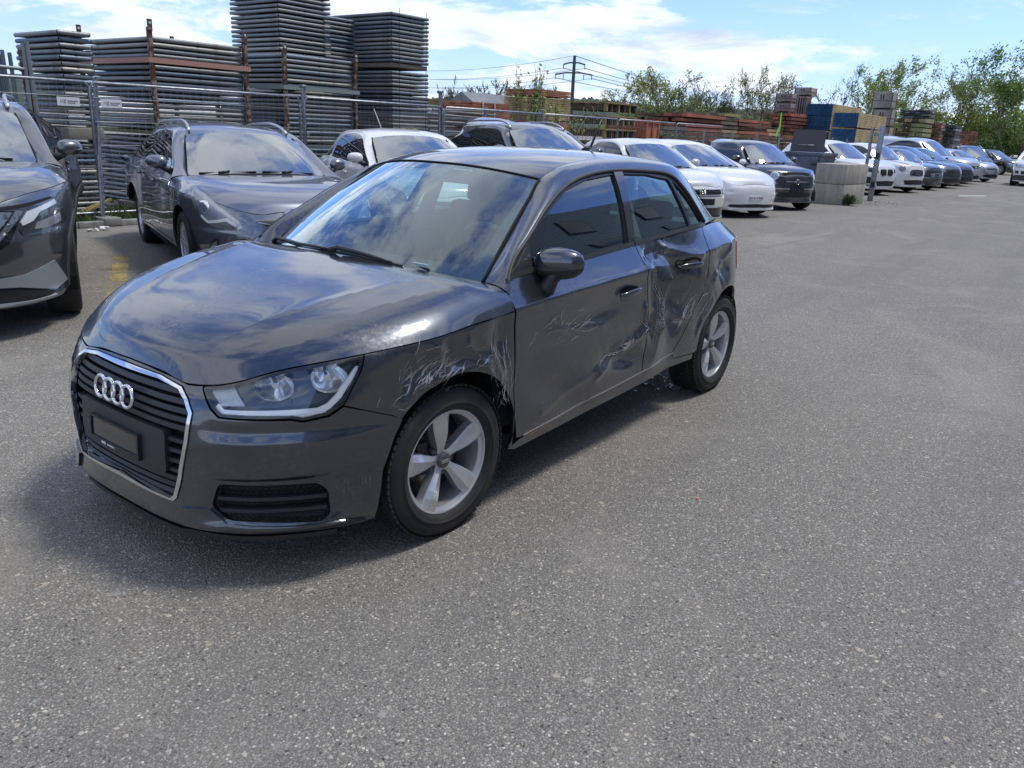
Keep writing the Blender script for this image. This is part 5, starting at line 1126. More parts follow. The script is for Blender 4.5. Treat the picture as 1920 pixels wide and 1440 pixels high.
hatch('parked_people_carrier', 'dark grey people carrier seen side on behind the grey hatchback', P_DG, (-49.5, -4.6), 20, plain_front(.65, .80), xmap(.90, -.35, -1.2, -3.1, -3.65), zmap(.19, .82, 1.08, 1.12, 1.68), .91, 2.75, cat='people carrier', group=None, rails=mat('bright rail'))
hatch('parked_estate_car', 'black estate car half hidden behind the dark people carrier', P_BK, (-54.0, -6.5), 40, plain_front(.6, .74), xmap(.90, -.35, -1.15, -3.1, -3.7), zmap(.19, .76, 1.0, 1.05, 1.50), .89, 2.7, res=.13, group=None)
for i, (lab, p_, x, y) in enumerate((('farthest silver car roof showing over the dark people carrier', P_SL, -62.0, -5.4), ('farthest dark car roof showing left of the white front facing SUV', P_DG, -59.0, -3.9))):
    hatch('parked_hatchback', lab, p_, (x, y), 60, plain_front(.6, .74), xmap(.88, -.32, -1.05, -2.7, -3.4), zmap(.17, .74, 1.0, 1.05, 1.52), .88, 2.6, res=.13, group=None)
tg, B = hatch('waiting_suv', 'white SUV standing on the open asphalt facing the camera at the right edge', P_WH, (-41.6, -1.0), 3, [
 ('headlamp', HLM, [(.44, .80), (.46, .90), (.75, .93), (.98, .95), (.95, .86), (.7, .80)], .008, 's'), ('grille', GLB, [(0, .78), (.42, .79), (.43, .89), (0, .89)], .008, 'c'), ('grille_bar', CHR, [(0, .80), (.42, .81), (.42, .825), (0, .815)], .016, 'c'), ('grille_bar', CHR, [(0, .85), (.42, .855), (.42, .87), (0, .865)], .016, 'c'),
 ('lower_intake', BLK, [(0, .52), (.50, .52), (.52, .66), (0, .66)], .008, 'c'), ('fog_recess', BLK, [(.62, .54), (.84, .56), (.84, .66), (.64, .66)], .008, 's'), ('lower_trim', GRY, [(0, .24), (1.0, .26), (1.0, .42), (.8, .48), (0, .48)], .008, 'c')],
 xmap(.88, -.38, -1.1, -2.85, -3.55), zmap(.21, .96, 1.16, 1.2, 1.68), .905, 2.6, wh=(.345, .235, .22, 'five2'), group=None, clad=GRY, res=.08)
ring(B.w, tg, .84, .075, bars=VWB, off=.02); plate(B.w, tg, .60, .2, .09, '', white=False)
# ============================================================ ground
def asphalt_mat():
    m = mat('worn asphalt', (.2, .2, .2), .88); t = NT(m); o = t.obj()
    def vor(scale, seed, rnd=1.0):
        mp = t.n('ShaderNodeMapping', {'Vector': o, 'Location': (seed, seed*.7, 0)}); ns = t.n('ShaderNodeTexNoise', {'Vector': mp.outputs[0], 'Scale': scale*.8, 'Detail': 2})
        w_ = t.n('ShaderNodeMix', data_type='VECTOR'); w_.inputs[0].default_value = .012*60/scale; t.l(mp.outputs[0], w_.inputs[4]); t.l(ns.outputs[1], w_.inputs[5])
        v = t.n('ShaderNodeTexVoronoi', {'Vector': w_.outputs[1], 'Scale': scale, 'Randomness': rnd}); sp_ = t.n('ShaderNodeSeparateColor', {0: v.outputs['Color']}); return v.outputs['Distance'], sp_.outputs
    M_ = lambda op, a, b: t.n('ShaderNodeMath', {0: a, 1: b}, operation=op).outputs[0]
    big = t.noise(o, .22, 5, .6); mid = t.noise(o, 1.6, 6, .62, .6); fine = t.noise(o, 160, 3, .7); ff = t.noise(o, 38, 4, .7)
    base = t.ramp(big, [(.30, (.195, .190, .186)), (.52, (.262, .254, .242)), (.70, (.335, .32, .295))])
    base = t.mix(t.mr(mid, .35, .72, 0, .5), base, (.31, .305, .29)); hs = []
    # packed aggregate: every cell its own tone, two grain sizes, then sparse larger stones
    for sc_, seed, k_, lo, hi in ((205, 3, .60, (.075, .073, .072), (.58, .56, .52)), (112, 11, .48, (.10, .098, .095), (.52, .50, .45))):
        d, c = vor(sc_, seed); cc = t.mix(t.mr(c[0], .12, .95), lo, hi); base = t.mix(M_('MULTIPLY', t.mr(d, .52, .34), k_), base, cc); hs.append(t.mr(d, .5, .2))
        base = t.mix(M_('MULTIPLY', t.mr(d, .46, .60), .5), base, (.08, .078, .076))
    for sc_, seed, r0, r1, prob, cols in ((88, 19, .36, .28, .80, ((.40, .40, .40), (.74, .72, .67))), (46, 27, .36, .30, .86, ((.26, .28, .31), (.60, .55, .46))), (24, 41, .33, .29, .95, ((.27, .29, .33), (.52, .46, .37)))):
        d, c = vor(sc_, seed); mk = M_('MULTIPLY', t.mr(d, r0, r1), t.mr(c[0], prob, prob+.04)); col = t.mix(c[1], cols[0], cols[1]); base = t.mix(M_('MULTIPLY', mk, .85), base, col); hs.append(mk)
    base = t.mix(t.mr(ff, .50, .78, 0, .55), base, (.11, .112, .12)); base = t.mix(t.mr(fine, .55, .80, 0, .6), base, (.62, .61, .58)); base = t.mix(t.mr(fine, .45, .28, 0, .7), base, (.05, .05, .055))
    d, c = vor(58, 55); pit = M_('MULTIPLY', t.mr(d, .30, .16), t.mr(c[0], .80, .86)); base = t.mix(M_('MULTIPLY', pit, .8), base, (.035, .037, .04))
    streak = t.n('ShaderNodeMapping', {'Vector': o, 'Scale': (.10, 1.5, 1)}); sk = t.noise(streak.outputs[0], 1.0, 5, .6); base = t.mix(t.mr(sk, .50, .70, 0, .42), base, (.13, .127, .125)); tk = t.noise(o, .38, 4, .65, 2.0); base = t.mix(t.mr(tk, .52, .66, 0, .35), base, (.34, .325, .30)); tk2 = t.noise(o, 2.6, 5, .7); base = t.mix(t.mr(tk2, .58, .74, 0, .35), base, (.15, .145, .14))
    base = t.n('ShaderNodeMix', {6: base, 7: (1.04, 1.01, .93, 1), 0: 1.0}, data_type='RGBA', blend_type='MULTIPLY').outputs[2]
    # stains, dark and damp
    st = t.noise(o, .75, 5, .6, 1.2); base = t.mix(t.mr(st, .60, .76, 0, .25), base, (.11, .112, .118)); t.l(base, t.b.inputs['Base Color'])
    h = M_('ADD', M_('MULTIPLY', fine, .6), M_('ADD', M_('MULTIPLY', hs[1], .8), M_('ADD', hs[3], M_('MULTIPLY', pit, -1.0)))); t.bump(h, .7, .006); t.b.inputs['Specular IOR Level'].default_value = .35
    return m
def sheet(name, poly, z, m, kind='structure'):
    b = MB(); b.add([(x, y, z) for x, y in poly], [tuple(range(len(poly)))]); o = b.build(name, m); return tag(o, kind=kind)
gm = mat('yard gravel', (.20, .19, .17), .95); t = NT(gm); o_ = t.obj(); n = t.noise(o_, .5, 6, .65); n2 = t.noise(o_, 45, 3, .7)
c = t.ramp(n, [(.35, (.13, .125, .11)), (.6, (.22, .21, .19))]); c = t.mix(t.mr(n2, .4, .7, 0, .7), c, (.30, .29, .27)); t.l(c, t.b.inputs['Base Color']); t.bump(n2, .6, .02)
sheet('ground', [(-2500, -2500), (1200, -2500), (1200, 2500), (-2500, 2500)], -.03, gm)
sheet('asphalt_yard', [(-95, -8.46), (45, -8.46), (45, 13.9), (-95, 13.9)], 0, asphalt_mat())
ym = mat('faded yellow paint', (.42, .33, .12), .8); t = NT(ym); o_ = t.obj(); n = t.noise(o_, 28, 6, .7); n2 = t.noise(o_, 3, 4)
tr = t.n('ShaderNodeBsdfTransparent'); ms = t.n('ShaderNodeMixShader', {0: t.mr(t.n('ShaderNodeMath', {0: n, 1: n2}, operation='ADD').outputs[0], .86, 1.08, .0, .75), 1: tr.outputs[0], 2: t.b.outputs[0]}); t.l(ms.outputs[0], t.t.nodes['Material Output'].inputs[0])
sheet('bay_marking', [(-2.40, -6.05), (-2.27, -6.12), (-1.04, -3.9), (-1.17, -3.83)], .004, ym)
sheet('lane_marking', [(-28.6, -1.95), (-28.35, -1.83), (-29.7, -1.20), (-29.95, -1.32)], .004, mat('white road paint', (.62, .62, .60), .8))
jm = mat('tarry joint', (.15, .145, .14), .85); b = MB(); rnd = random.Random(3)
for (x0, y0, x1, y1, wd) in ((-7.2, -1.62, -18, -.95, .009),):
    pts = [(x0+(x1-x0)*i/90, y0+(y1-y0)*i/90+rnd.gauss(0, .012)) for i in range(91)]; vs = []
    for x, y in pts: q = wd*rnd.uniform(.25, .7); vs += [(x, y-q, .003), (x, y+q, .003)]
    b.add(vs, [(2*i, 2*i+1, 2*i+3, 2*i+2) for i in range(90)])
tag(b.build('paving_joint', jm), kind='structure')
km = mat('kerb concrete', (.30, .29, .27), .9); t = NT(km); t.l(t.mix(t.mr(t.noise(t.obj(), 9, 6, .7), .35, .7), (.16, .155, .14), (.36, .35, .32)), t.b.inputs['Base Color'])
b = MB(); [b.box((x-.5, -8.52, .03), (.985, .11, .10), bev=.008) for x in np.arange(6, -23, -1.0)]; tag(b.build('kerb', km), kind='structure')
# grass strip and weeds by the fence
grs = mat('grass green', (.07, .12, .03), .8); t = NT(grs); t.l(t.mix(t.n('ShaderNodeObjectInfo').outputs['Random'], (.07, .12, .03), (.07, .12, .03)), t.b.inputs['Base Color'])
def blades(name, n, xr, yr, h, seed, m):
    rnd = random.Random(seed); b = MB()
    for i in range(n):
        x = rnd.uniform(*xr); y = rnd.uniform(*yr); hh = h*rnd.uniform(.3, 1)*(.4+.6*abs(math.sin(x*2.3+y*5))); a = rnd.uniform(0, 6.28); lx, ly = math.cos(a)*hh*.5, math.sin(a)*hh*.5; w_ = .006
        b.add([(x-w_*ly/hh*2, y+w_*lx/hh*2, 0), (x+w_*ly/hh*2, y-w_*lx/hh*2, 0), (x+lx*.4, y+ly*.4, hh*.7), (x+lx, y+ly, hh)], [(0, 1, 2), (0, 2, 3)])
    return tag(b.build(name, m), kind='stuff')
g = blades('grass', 20000, (-14, 3), (-9.5, -8.6), .24, 5, grs); g['label'] = 'rough green grass along the kerb under the mesh fence'; g['category'] = 'grass'
# litter and broken trim
def scatter(name, label, cat, n, cx, cy, r, sz, m, seed, group=None):
    rnd = random.Random(seed); b = MB()
    for i in range(n):
        x, y = cx+rnd.gauss(0, r), cy+rnd.gauss(0, r*.7); s = sz*rnd.uniform(.3, 1); a = rnd.uniform(0, 6.28)
        P = [(x+s*math.cos(a+k*2.1)*rnd.uniform(.5, 1), y+s*math.sin(a+k*2.1)*rnd.uniform(.5, 1), .004+rnd.uniform(0, s*.5)) for k in range(3)]; b.add(P+[(p[0], p[1], p[2]+.002) for p in P], [(0, 1, 2), (5, 4, 3), (0, 3, 4, 1), (1, 4, 5, 2), (2, 5, 3, 0)])
    return tag(b.build(name, m), label, cat, group, 'stuff')
scatter('broken_plastic', 'small broken trim and glass bits on the asphalt by the rear wheel', 'debris', 60, -2.42, .55, .13, .022, mat('shattered lamp bits', (.35, .36, .38), .25, .1), 4)
scatter('gravel_bits', 'loose pale stones scattered over the asphalt', 'gravel', 420, -1.5, 3.2, 2.6, .007, mat('loose stone', (.42, .40, .36), .8), 8)
scatter('gravel_bits', 'loose grit collected round the gate post and concrete block', 'gravel', 260, -21.5, -2.9, .8, .03, mat('dark grit', (.09, .085, .08), .9), 9)
b = MB(); b.box((-.95, 1.44, .003), (.014, .007, .004)); tag(b.build('red_fragment', mat('red plastic', (.55, .04, .03), .4)), 'tiny red plastic fragment lying alone on the open asphalt', 'fragment')
b = MB(); rnd = random.Random(2)
for k in range(5): b.box((-3.05-.05*k+rnd.gauss(0, .03), -8.12+rnd.gauss(0, .03), .012+.008*k), (.07, .05, .012), Matrix.Rotation(rnd.uniform(0, 3), 4, 'Z') @ Matrix.Rotation(rnd.gauss(0, .5), 4, 'X'))
tag(b.build('crumpled_paper', mat('paper white', (.7, .7, .68), .7)), 'crumpled white paper by the kerb next to the estate car', 'litter')
# ============================================================ mesh fence
GAL = mat('galvanised steel', (.30, .32, .345), .42, .75); t = NT(GAL); t.l(t.mix(t.mr(t.noise(t.obj(), 14, 5, .6), .35, .7), (.20, .22, .25), (.38, .40, .42)), t.b.inputs['Base Color'])
WIR = mat('fence wire', (.34, .36, .38), .4, .7)
def fence_panel(L=3.45, H=1.88):
    r = empty('mesh_fence'); b = MB(); R_ = .020
    b.path([(0, 0, .10), (0, 0, H-.06), (-.06, 0, H), (-L+.06, 0, H), (-L, 0, H-.06), (-L, 0, .10)], R_, 8); b.tube((0, 0, .16), (-L, 0, .16), R_, 8); b.tube((0, 0, .02), (0, 0, .12), R_, 8); b.tube((-L, 0, .02), (-L, 0, .12), R_, 8); b.build('frame', GAL, r)
    b = MB()
    for x in np.arange(.10, L, .105): b.tube((-x, 0, .17), (-x, 0, H), .0022, 4, cap=False)
    for z in (.45, .76, 1.07, 1.38, 1.69): b.tube((0, 0, z), (-L, 0, z), .0030, 4, cap=False)
    b.build('wire_mesh', WIR, r); return r
FP = fence_panel(); fx = [3.42, -.04, -3.5, -7.08, -10.6, -14.1, -17.6, -21.1]
fl = ['mesh fence panel at the far left behind the charcoal SUV', 'mesh fence panel behind the gap left of the slate estate car, hung with the left sign', 'mesh fence panel between the left pair of posts, hung with the right sign', 'mesh fence panel in front of the tallest frame stack', 'mesh fence panel behind the dark SUV with rails', 'mesh fence panel in front of the pallets', 'mesh fence panel in front of the orange container', 'mesh fence panel behind the black retro car']
for i, x in enumerate(fx):
    o = FP if i == 0 else copy_tree(FP); o.location = (x, -8.75, 0); o.rotation_euler = (R(0), 0, R(.4*math.sin(i*2.1))); o['label'] = ' '.join(fl[i].split()[:16]); o['category'] = 'fence panel'; o['group'] = 'temporary mesh fence panels'
def simple(name, label, cat, mb, m, group=None, loc=None, rz=0):
    o = mb.build(name, m); tag(o, label, cat, group)
    if loc: o.location = loc; o.rotation_euler = (0, 0, rz)
    return o
ft = mat('fence foot concrete', (.22, .21, .20), .9)
for i, x in enumerate(fx[1:]):
    b = MB(); b.box((x+.03, -8.75, .06), (.24, .62, .12), bev=.02); simple('foot_block', 'concrete fence foot '+['nearest the left edge of the row', 'at the left pair of posts by the kerb gap', 'behind the slate estate car', 'behind the white hatchback', 'behind the dark SUV with rails', 'behind the cream small car', 'behind the white electric saloon'][i], 'fence foot', b, ft, 'fence feet')
b = MB(); b.tube((-3.43, -8.66, 0), (-3.62, -8.83, 1.92), .030, 10); simple('leaning_post', 'grey tube leaning against the mesh fence between the two signs', 'post', b, GAL)
for i, (x, h, lb) in enumerate(((-7.12, 2.07, 'left'), (-10.55, 2.18, 'middle'), (-12.0, 1.92, 'third'), (-14.1, 1.98, 'fourth'))):
    b = MB(); b.tube((x, -8.83, 0), (x, -8.83, h), .038, 10); b.box((x, -8.83, h-.02), (.10, .10, .05), bev=.01); b.box((x, -8.79, h*.62), (.10, .07, .05), bev=.008); simple('fence_post', ['tall grey clamp post at the lower end of the left fence panels', 'tall grey post beside the tallest stack of frames', 'grey post in front of the heap of loose steel tubes', 'grey post in front of the orange topped timber stack'][i], 'post', b, GAL, 'fence posts')
def sign(x, z, lab, rt_=0):
    o = panel('fence_sign', mat('sign white', (.72, .73, .74), .45), [(0, 0), (.29, 0), (.29, .11), (0, .11)], lambda u, v: np.stack([x-u, -8.722+0*u, z+v], -1), .1, [], None, rim=0)
    tag(o, lab, 'sign', 'small company signs on the fence')
    for tx, sz, dx, dz, m in (('I', .055, .045, .055, mat('sign orange', (.55, .16, .05), .5)), ('T', .055, .068, .055, mat('sign pale', (.45, .45, .5), .5)), ('Z', .060, .098, .055, mat('sign blue', (.03, .03, .16), .5))):
        cu = bpy.data.curves.new('letter', 'FONT'); cu.body = tx; cu.size = sz; cu.align_x = 'CENTER'; cu.align_y = 'CENTER'; cu.extrude = .0008; tmp = bpy.data.objects.new('letter', cu); COL.objects.link(tmp)
        dg = bpy.context.evaluated_depsgraph_get(); me = bpy.data.meshes.new_from_object(tmp.evaluated_get(dg)); bpy.data.objects.remove(tmp); me.materials.clear(); lo_ = link_mesh('letter', me, m, o); lo_.location = (x-dx, -8.718, z+dz); lo_.rotation_euler = (R(90), 0, R(180))
    b = MB(); b.box((x-.20, -8.719, z+.064), (.14, .002, .010)); b.box((x-.185, -8.719, z+.040), (.10, .002, .008)); b.build('small_print', mat('sign grey', (.25, .25, .28), .5), o); return o
sign(-3.04, 1.565, 'left white company sign on the fence above the kerb gap'); sign(-3.61, 1.565, 'right white company sign on the fence beside the leaning post')
b = MB(); b.box((-12.1, -8.72, 1.50), (.38, .01, .22)); simple('fence_sign', 'blank white board on the fence before the loose tubes', 'sign', b, MATS['sign white'])
# ============================================================ scaffold frames in stacks
fm = mat('frame steel', (.20, .22, .24), .5, .35); t = NT(fm); oi = t.n('ShaderNodeObjectInfo').outputs['Random']; o_ = t.obj(); n = t.noise(o_, 2.2, 6, .65)
c = t.ramp(oi, [(0, (.17, .20, .23)), (.35, (.25, .27, .275)), (.6, (.13, .18, .24)), (.8, (.33, .33, .30)), (1, (.20, .23, .25))]); c = t.mix(t.mr(n, .58, .68, 0, .75), c, (.15, .10, .07)); c = t.mix(t.mr(t.noise(o_, 1.1, 3), .64, .70, 0, .8), c, (.32, .31, .27)); t.l(c, t.b.inputs['Base Color']); t.l(t.mr(n, .3, .7, .35, .65), t.b.inputs['Roughness'])
DK = mat('tube bore', (.006, .006, .006), .9)
def frame_mesh(Lx, Ly, r=.0305):
    b = MB(); n = 8
    def tub(a, c):
        b.tube(a, c, r, n, cap=False); a = Vector(a); c = Vector(c); d = (c-a).normalized()*.004
        for p, s in ((a, 1), (c, -1)):
            q = d.orthogonal().normalized(); w_ = d.normalized().cross(q); b.add([p+d*s*.5+(q*math.cos(k*2*math.pi/n)+w_*math.sin(k*2*math.pi/n))*r*.98 for k in range(n)], [tuple(range(n))], 1)
    for x in (0, -Lx*.5, -Lx): tub((x, .012, 0), (x, -Ly-.012, 0))
    for y in (-.012, -Ly*.5, -Ly+.03): tub((.012, y, .001), (-Lx-.012, y, .001))
    b.box((-Lx/2, -Ly/2, 0), (Lx-.1, Ly-.12, .03))
    return b
ORD = 'first second third fourth fifth sixth seventh eighth ninth tenth eleventh twelfth thirteenth fourteenth fifteenth sixteenth seventeenth eighteenth nineteenth twentieth'.split()
def frame_stack(x, y, z0, z1, Lx, Ly, dz, label, group, seed, tilt=0):
    rnd = random.Random(seed); n = int((z1-z0)/dz); first = None; b = frame_mesh(Lx, Ly)
    for i in range(n):
        z = z0+dz*(i+.5)
        if first is None: first = b.build('scaffold_frame', [fm, DK]); o = first
        else: o = first.copy(); COL.objects.link(o)
        o.location = (x+(.018 if i % 2 else -.0)+rnd.gauss(0, .004), y+(.014 if i % 2 else 0)+rnd.gauss(0, .004), z+rnd.gauss(0, .002)); o.rotation_euler = (rnd.gauss(0, .0012), rnd.gauss(0, .0015), rnd.gauss(0, .003))
        pos = ('lowest' if i == 0 else 'topmost' if i == n-1 else (ORD[i]+' from the bottom' if i < n/2 else ORD[n-1-i]+' from the top')); tag(o, pos+' '+label, 'scaffold frame', group)
ST = [(-3.42, -9.35, .12, 1.12, .40, 1.30, .074, 'frame in the lower part of the narrow leftmost stack', 'frames in the lower leftmost stack', 1),
      (-3.46, -9.35, 1.30, 2.55, .40, 1.30, .078, 'frame in the upper part of the narrow leftmost stack', 'frames in the upper leftmost stack', 2),
      (-4.80, -9.40, .12, 1.20, 1.52, 2.0, .074, 'frame of the pack below the mossy green board', 'frames in the pack under the green board', 3),
      (-4.80, -9.40, 1.27, 2.62, 1.52, 2.0, .079, 'frame of the upper pack held by the salmon band', 'frames in the banded pack', 4),
      (-7.20, -9.40, .12, 1.98, 1.50, 1.9, .076, 'frame below the pale rail of the right post rack', 'frames in the right hand post rack, lower', 5),
      (-7.20, -9.40, 2.04, 2.60, 1.50, 1.9, .079, 'frame above the pale rail of the right post rack', 'frames in the right hand post rack, upper', 6),
      (-10.36, -10.0, .12, 2.62, 1.05, 2.05, .079, 'frame in the lower half of the right hand tower', 'frames low in the right tower', 7),
      (-10.36, -10.0, 2.72, 3.72, 1.05, 2.05, .080, 'frame in the upper half of the right hand tower', 'frames high in the right tower', 8),
      (-9.55, -11.1, 2.0, 3.62, 1.2, 1.55, .082, 'frame of the middle tower behind the racks', 'frames in the middle tower', 9),
      (-8.42, -11.1, 2.0, 4.15, 1.25, 1.5, .086, 'frame of the tower cut by the top edge', 'frames in the left tower', 10)]
for s_ in ST: frame_stack(*s_)
# lower halves nobody sees, as timber blocks the towers stand on
rust = mat('rusty steel', (.12, .045, .022), .75, .2); t = NT(rust); t.l(t.mix(t.mr(t.noise(t.obj(), 11, 6, .7), .50, .60), (.085, .032, .018), (.33, .28, .24)), t.b.inputs['Base Color'])
def rack(x, y, Lx, Ly, h, lab, seed):
    r = empty('stacking_rack', (x, y, 0)); tag(r, lab, 'rack', 'rusty post racks'); rnd = random.Random(seed)
    for px, py in ((.05, .06), (-Lx-.05, .06), (.05, -Ly-.08), (-Lx-.05, -Ly-.08)):
        b = MB(); lean = rnd.gauss(0, .02); b.box((px, py, h/2), (.065, .055, h)); b.box((px, py+.03, h+.03), (.075, .012, .16)); b.tube((px, py+.037, h+.06), (px, py+.040, h+.06), .02, 10, mi=1); b.build('rack_post', [rust, mat('pale hole', (.55, .62, .7), .6)], r)
    for z in (.08,):
        b = MB(); b.box((-Lx/2, .06, z), (Lx, .05, .06)); b.box((-Lx/2, -Ly-.08, z), (Lx, .05, .06)); b.box((.05, -Ly/2, z), (.05, Ly, .06)); b.box((-Lx-.05, -Ly/2, z), (.05, Ly, .06)); b.build('base_rail', rust, r)
    return r
rack(-4.80, -9.40, 1.52, 2.0, 2.72, 'rusty post rack round the banded pack of frames', 1); rack(-7.20, -9.40, 1.50, 1.9, 2.62, 'rusty post rack with peeling paint round the pack right of the banded one', 2)
def band(x, y, Lx, Ly, z, h, m, lab, cat='strap'):
    b = MB(); b.box((-Lx/2+.0, .10, z), (Lx+.24, .012, h)); b.box((.115, -Ly/2, z), (.012, Ly+.2, h)); simple('load_band', lab, cat, b, m, None, (x, y, 0))
band(-4.80, -9.40, 1.52, 2.0, 2.27, .075, mat('salmon band', (.42, .22, .17), .6), 'salmon coloured band round the upper left pack of frames')
band(-7.20, -9.40, 1.50, 1.9, 2.04, .070, mat('pale green rail', (.22, .27, .25), .5), 'pale grey green rail across the post rack right of the banded pack')
def block(name, lab, cat, c_, d_, m, group=None, bev=.01): b = MB(); b.box(c_, d_, bev=bev); return simple(name, lab, cat, b, m, group)
wood = mat('grey weathered wood', (.16, .13, .10), .85); gb = mat('mossy board', (.17, .20, .09), .85)
block('board', 'mossy green board lying between the two packs behind the estate car', 'board', (-5.56, -10.4, 1.235), (1.7, 2.1, .05), gb); block('board', 'weathered board on the lower leftmost frames', 'board', (-3.63, -9.95, 1.20), (.5, 1.4, .16), mat('weathered ply', (.24, .22, .17), .85))
for (x, y, z, lx, ly, g_) in ((-10.36, -10.0, 2.67, 1.05, 2.05, 'right'), (-9.55, -11.1, 1.95, 1.2, 1.5, 'middle'), (-8.42, -11.1, 1.95, 1.2, 1.5, 'left')):
    block('pallet', f'wooden pallet under the upper frames of the {g_} tower', 'pallet', (x-lx/2, y-ly/2, z), (lx, ly, .09), wood)
for (x, y, lx, ly, g_) in ((-9.55, -11.1, 1.2, 1.5, 'middle'), (-8.42, -11.1, 1.2, 1.5, 'left')): frame_stack(x, y, .1, 1.9, lx, ly, .09, f'frame in the hidden foot of the {g_} tower', f'frames at the foot of the {g_} tower', 12 if g_ == 'left' else 13)
b = MB(); rnd = random.Random(4)
for x, y0, y1, s in ((-10.5, 0, 0, 0), (-11.3, 0, 0, 0)): b.tube((x, -9.93, .1), (x, -9.93, 3.75), .006, 5)
simple('lashing_strap', 'thin dark lashing straps down the front of the right tower', 'strap', b, BLK)
for i, (x, z) in enumerate(((-10.62, 1.35), (-10.95, 1.38))):
    b = MB(); b.box((x, -9.92, z), (.06+.05*i, .02, .16), Matrix.Rotation(.4+i, 4, 'Y')); b.box((x+.05, -9.92, z-.06), (.04, .02, .10), Matrix.Rotation(-.5, 4, 'Y')); simple('yellow_tag', ['narrow', 'bigger'][i]+' yellow tape tag on the front of the right tower', 'tag', b, mat('yellow tape', (.65, .55, .03), .5))
# upright tube rack at the far left
r = empty('tube_rack', (-2.6, -9.6, 0)); tag(r, 'rack of upright grey tubes with a rusty post at the far left edge', 'rack'); b = MB(); rnd = random.Random(8)
for i in range(46): x = rnd.uniform(-.42, .9); y = rnd.uniform(-.9, .1); b.tube((x, y, .1), (x+rnd.gauss(0, .02)+.03, y, 2.2+.05*math.sin(i)), .026, 7)
b.build('upright_tube', fm, r); b = MB(); b.box((-.42, .18, 1.2), (.07, .05, 2.1), Matrix.Rotation(.04, 4, 'Y')); b.build('rusty_post', rust, r)
b = MB(); b.tube((-.5, .25, .5), (.9, .25, .9), .024, 7); b.tube((-.5, .2, 2.0), (.9, .2, 2.05), .024, 7); b.tube((-.48, .22, .1), (-.44, .22, 2.35), .03, 8); b.tube((-.36, .20, .1), (-.40, .20, 2.33), .03, 8); b.build('rail', fm, r)
b = MB(); b.box((-3.3, -9.2, .10), (.9, .05, .04), Matrix.Rotation(.35, 4, 'Y')); b.box((-3.5, -9.15, .16), (.7, .05, .03), Matrix.Rotation(.42, 4, 'Y')); simple('loose_board', 'two yellowish boards leaning at the foot of the leftmost stack', 'board', b, mat('yellow board', (.34, .27, .10), .8))
# ============================================================ yard stock further back
def pack(name, lab, cat, x0, x1, y1, depth, z0, z1, layer, cols, seed, gap=.012, jit=.02, split=None, endm=None, group=None, plank=None):
    """bundle of boards or beams between x0 (near) and x1 (far), front at y1"""
    rnd = random.Random(seed); b = MB(); n = max(1, int(round((z1-z0)/layer))); ms = cols+([endm] if endm else []); ei = len(cols)
    W_b = plank or depth/6
    for i in range(n):
        z = z0+layer*(i+.5); ky = max(1, int(round(depth/W_b)))
        if endm:            # beams run along -y, ends painted: boards seen from +x
            yy = y1; j = rnd.gauss(0, jit); b.box(((x0+x1)/2+j, y1-depth/2, z), (abs(x0-x1), depth, layer-gap), mi=rnd.randrange(len(cols)))
            m_ = int(depth/.16)
            for k in range(m_): b.box((x0+j+.012+rnd.uniform(0, .02), y1-depth*(k+.5)/m_, z), (.03, depth/m_-.012, layer-gap-.004), mi=ei)
        else:
            for k in range(ky):
                j = rnd.gauss(0, jit); b.box(((x0+x1)/2+j, y1-depth*(k+.5)/ky+rnd.gauss(0, jit*.4), z+rnd.gauss(0, .002)), (abs(x0-x1), depth/ky-.008, layer-gap), mi=rnd.randrange(len(cols)))
    return simple(name, lab, cat, b, ms, group)
def wm(name, c, r=.8):
    m = mat(name, c, r)
    if not m.get('n'):
        t = NT(m); n = t.noise(t.obj(), 1.2, 6, .7); d = tuple(v*.55 for v in c); e = tuple(min(1, v*1.25) for v in c); t.l(t.mix(t.mr(n, .35, .7), d, e), t.b.inputs['Base Color']); m['n'] = 1
    return m
OR = wm('orange red boards', (.40, .13, .075)); OR2 = wm('orange boards', (.48, .20, .11)); PW = wm('pale formwork wood', (.40, .30, .15)); TW = wm('light timber', (.55, .43, .22)); BLU = wm('blue painted beam ends', (.012, .085, .20)); GW = wm('grey wood', (.20, .16, .11)); DW = wm('dark wood', (.10, .075, .05)); BR = wm('rust red steel', (.19, .075, .045)); GP = wm('grey panels', (.22, .23, .24))
b = MB(); rnd = random.Random(6)
for i in range(90):
    z = .2+rnd.random()*1.75; y = rnd.uniform(-12.2, -10.9); x = -12.6+rnd.gauss(0, .12); b.tube((x, y, z+rnd.gauss(0, .02)), (x-2.5+rnd.gauss(0, .15), y, z+rnd.gauss(0, .04)), .027, 6)
simple('tube_heap', 'heap of loose pale steel tubes right of the tallest tower', 'tube heap', b, wm('pale steel tube', (.26, .28, .29), .5))
pack('board_stack', 'low stack of boards under mossy planks beyond the loose tubes', 'board stack', -15.2, -18.0, -14.0, 3.0, 0, 2.05, .09, [GW, DW], 21)
pack('board_stack', 'mossy topped board stack showing over the tube heap', 'board stack', -16.5, -20.2, -15.5, 2.0, 1.9, 2.3, .07, [wm('mossy wood', (.24, .20, .07)), GW], 22)
b = MB(); b.add([(-21.5, -16.5, 2.0), (-24.6, -16.5, 2.0), (-24.6, -19, 2.0), (-21.5, -19, 2.0), (-21.5, -17.75, 2.75), (-24.6, -17.75, 2.75)], [(0, 1, 5, 4), (2, 3, 4, 5), (0, 4, 3), (1, 2, 5)]); b.box((-23.05, -17.75, 1.0), (2.9, 2.3, 2.0)); simple('site_hut', 'small hut with a low pitched roof far behind the tube heap', 'hut', b, GP)
pack('board_stack', 'orange red board stack strapped with white bands behind the sapling', 'board stack', -14.5, -16.1, -11.3, 1.2, 0, 2.15, .055, [OR, OR, OR2], 23, jit=.008)
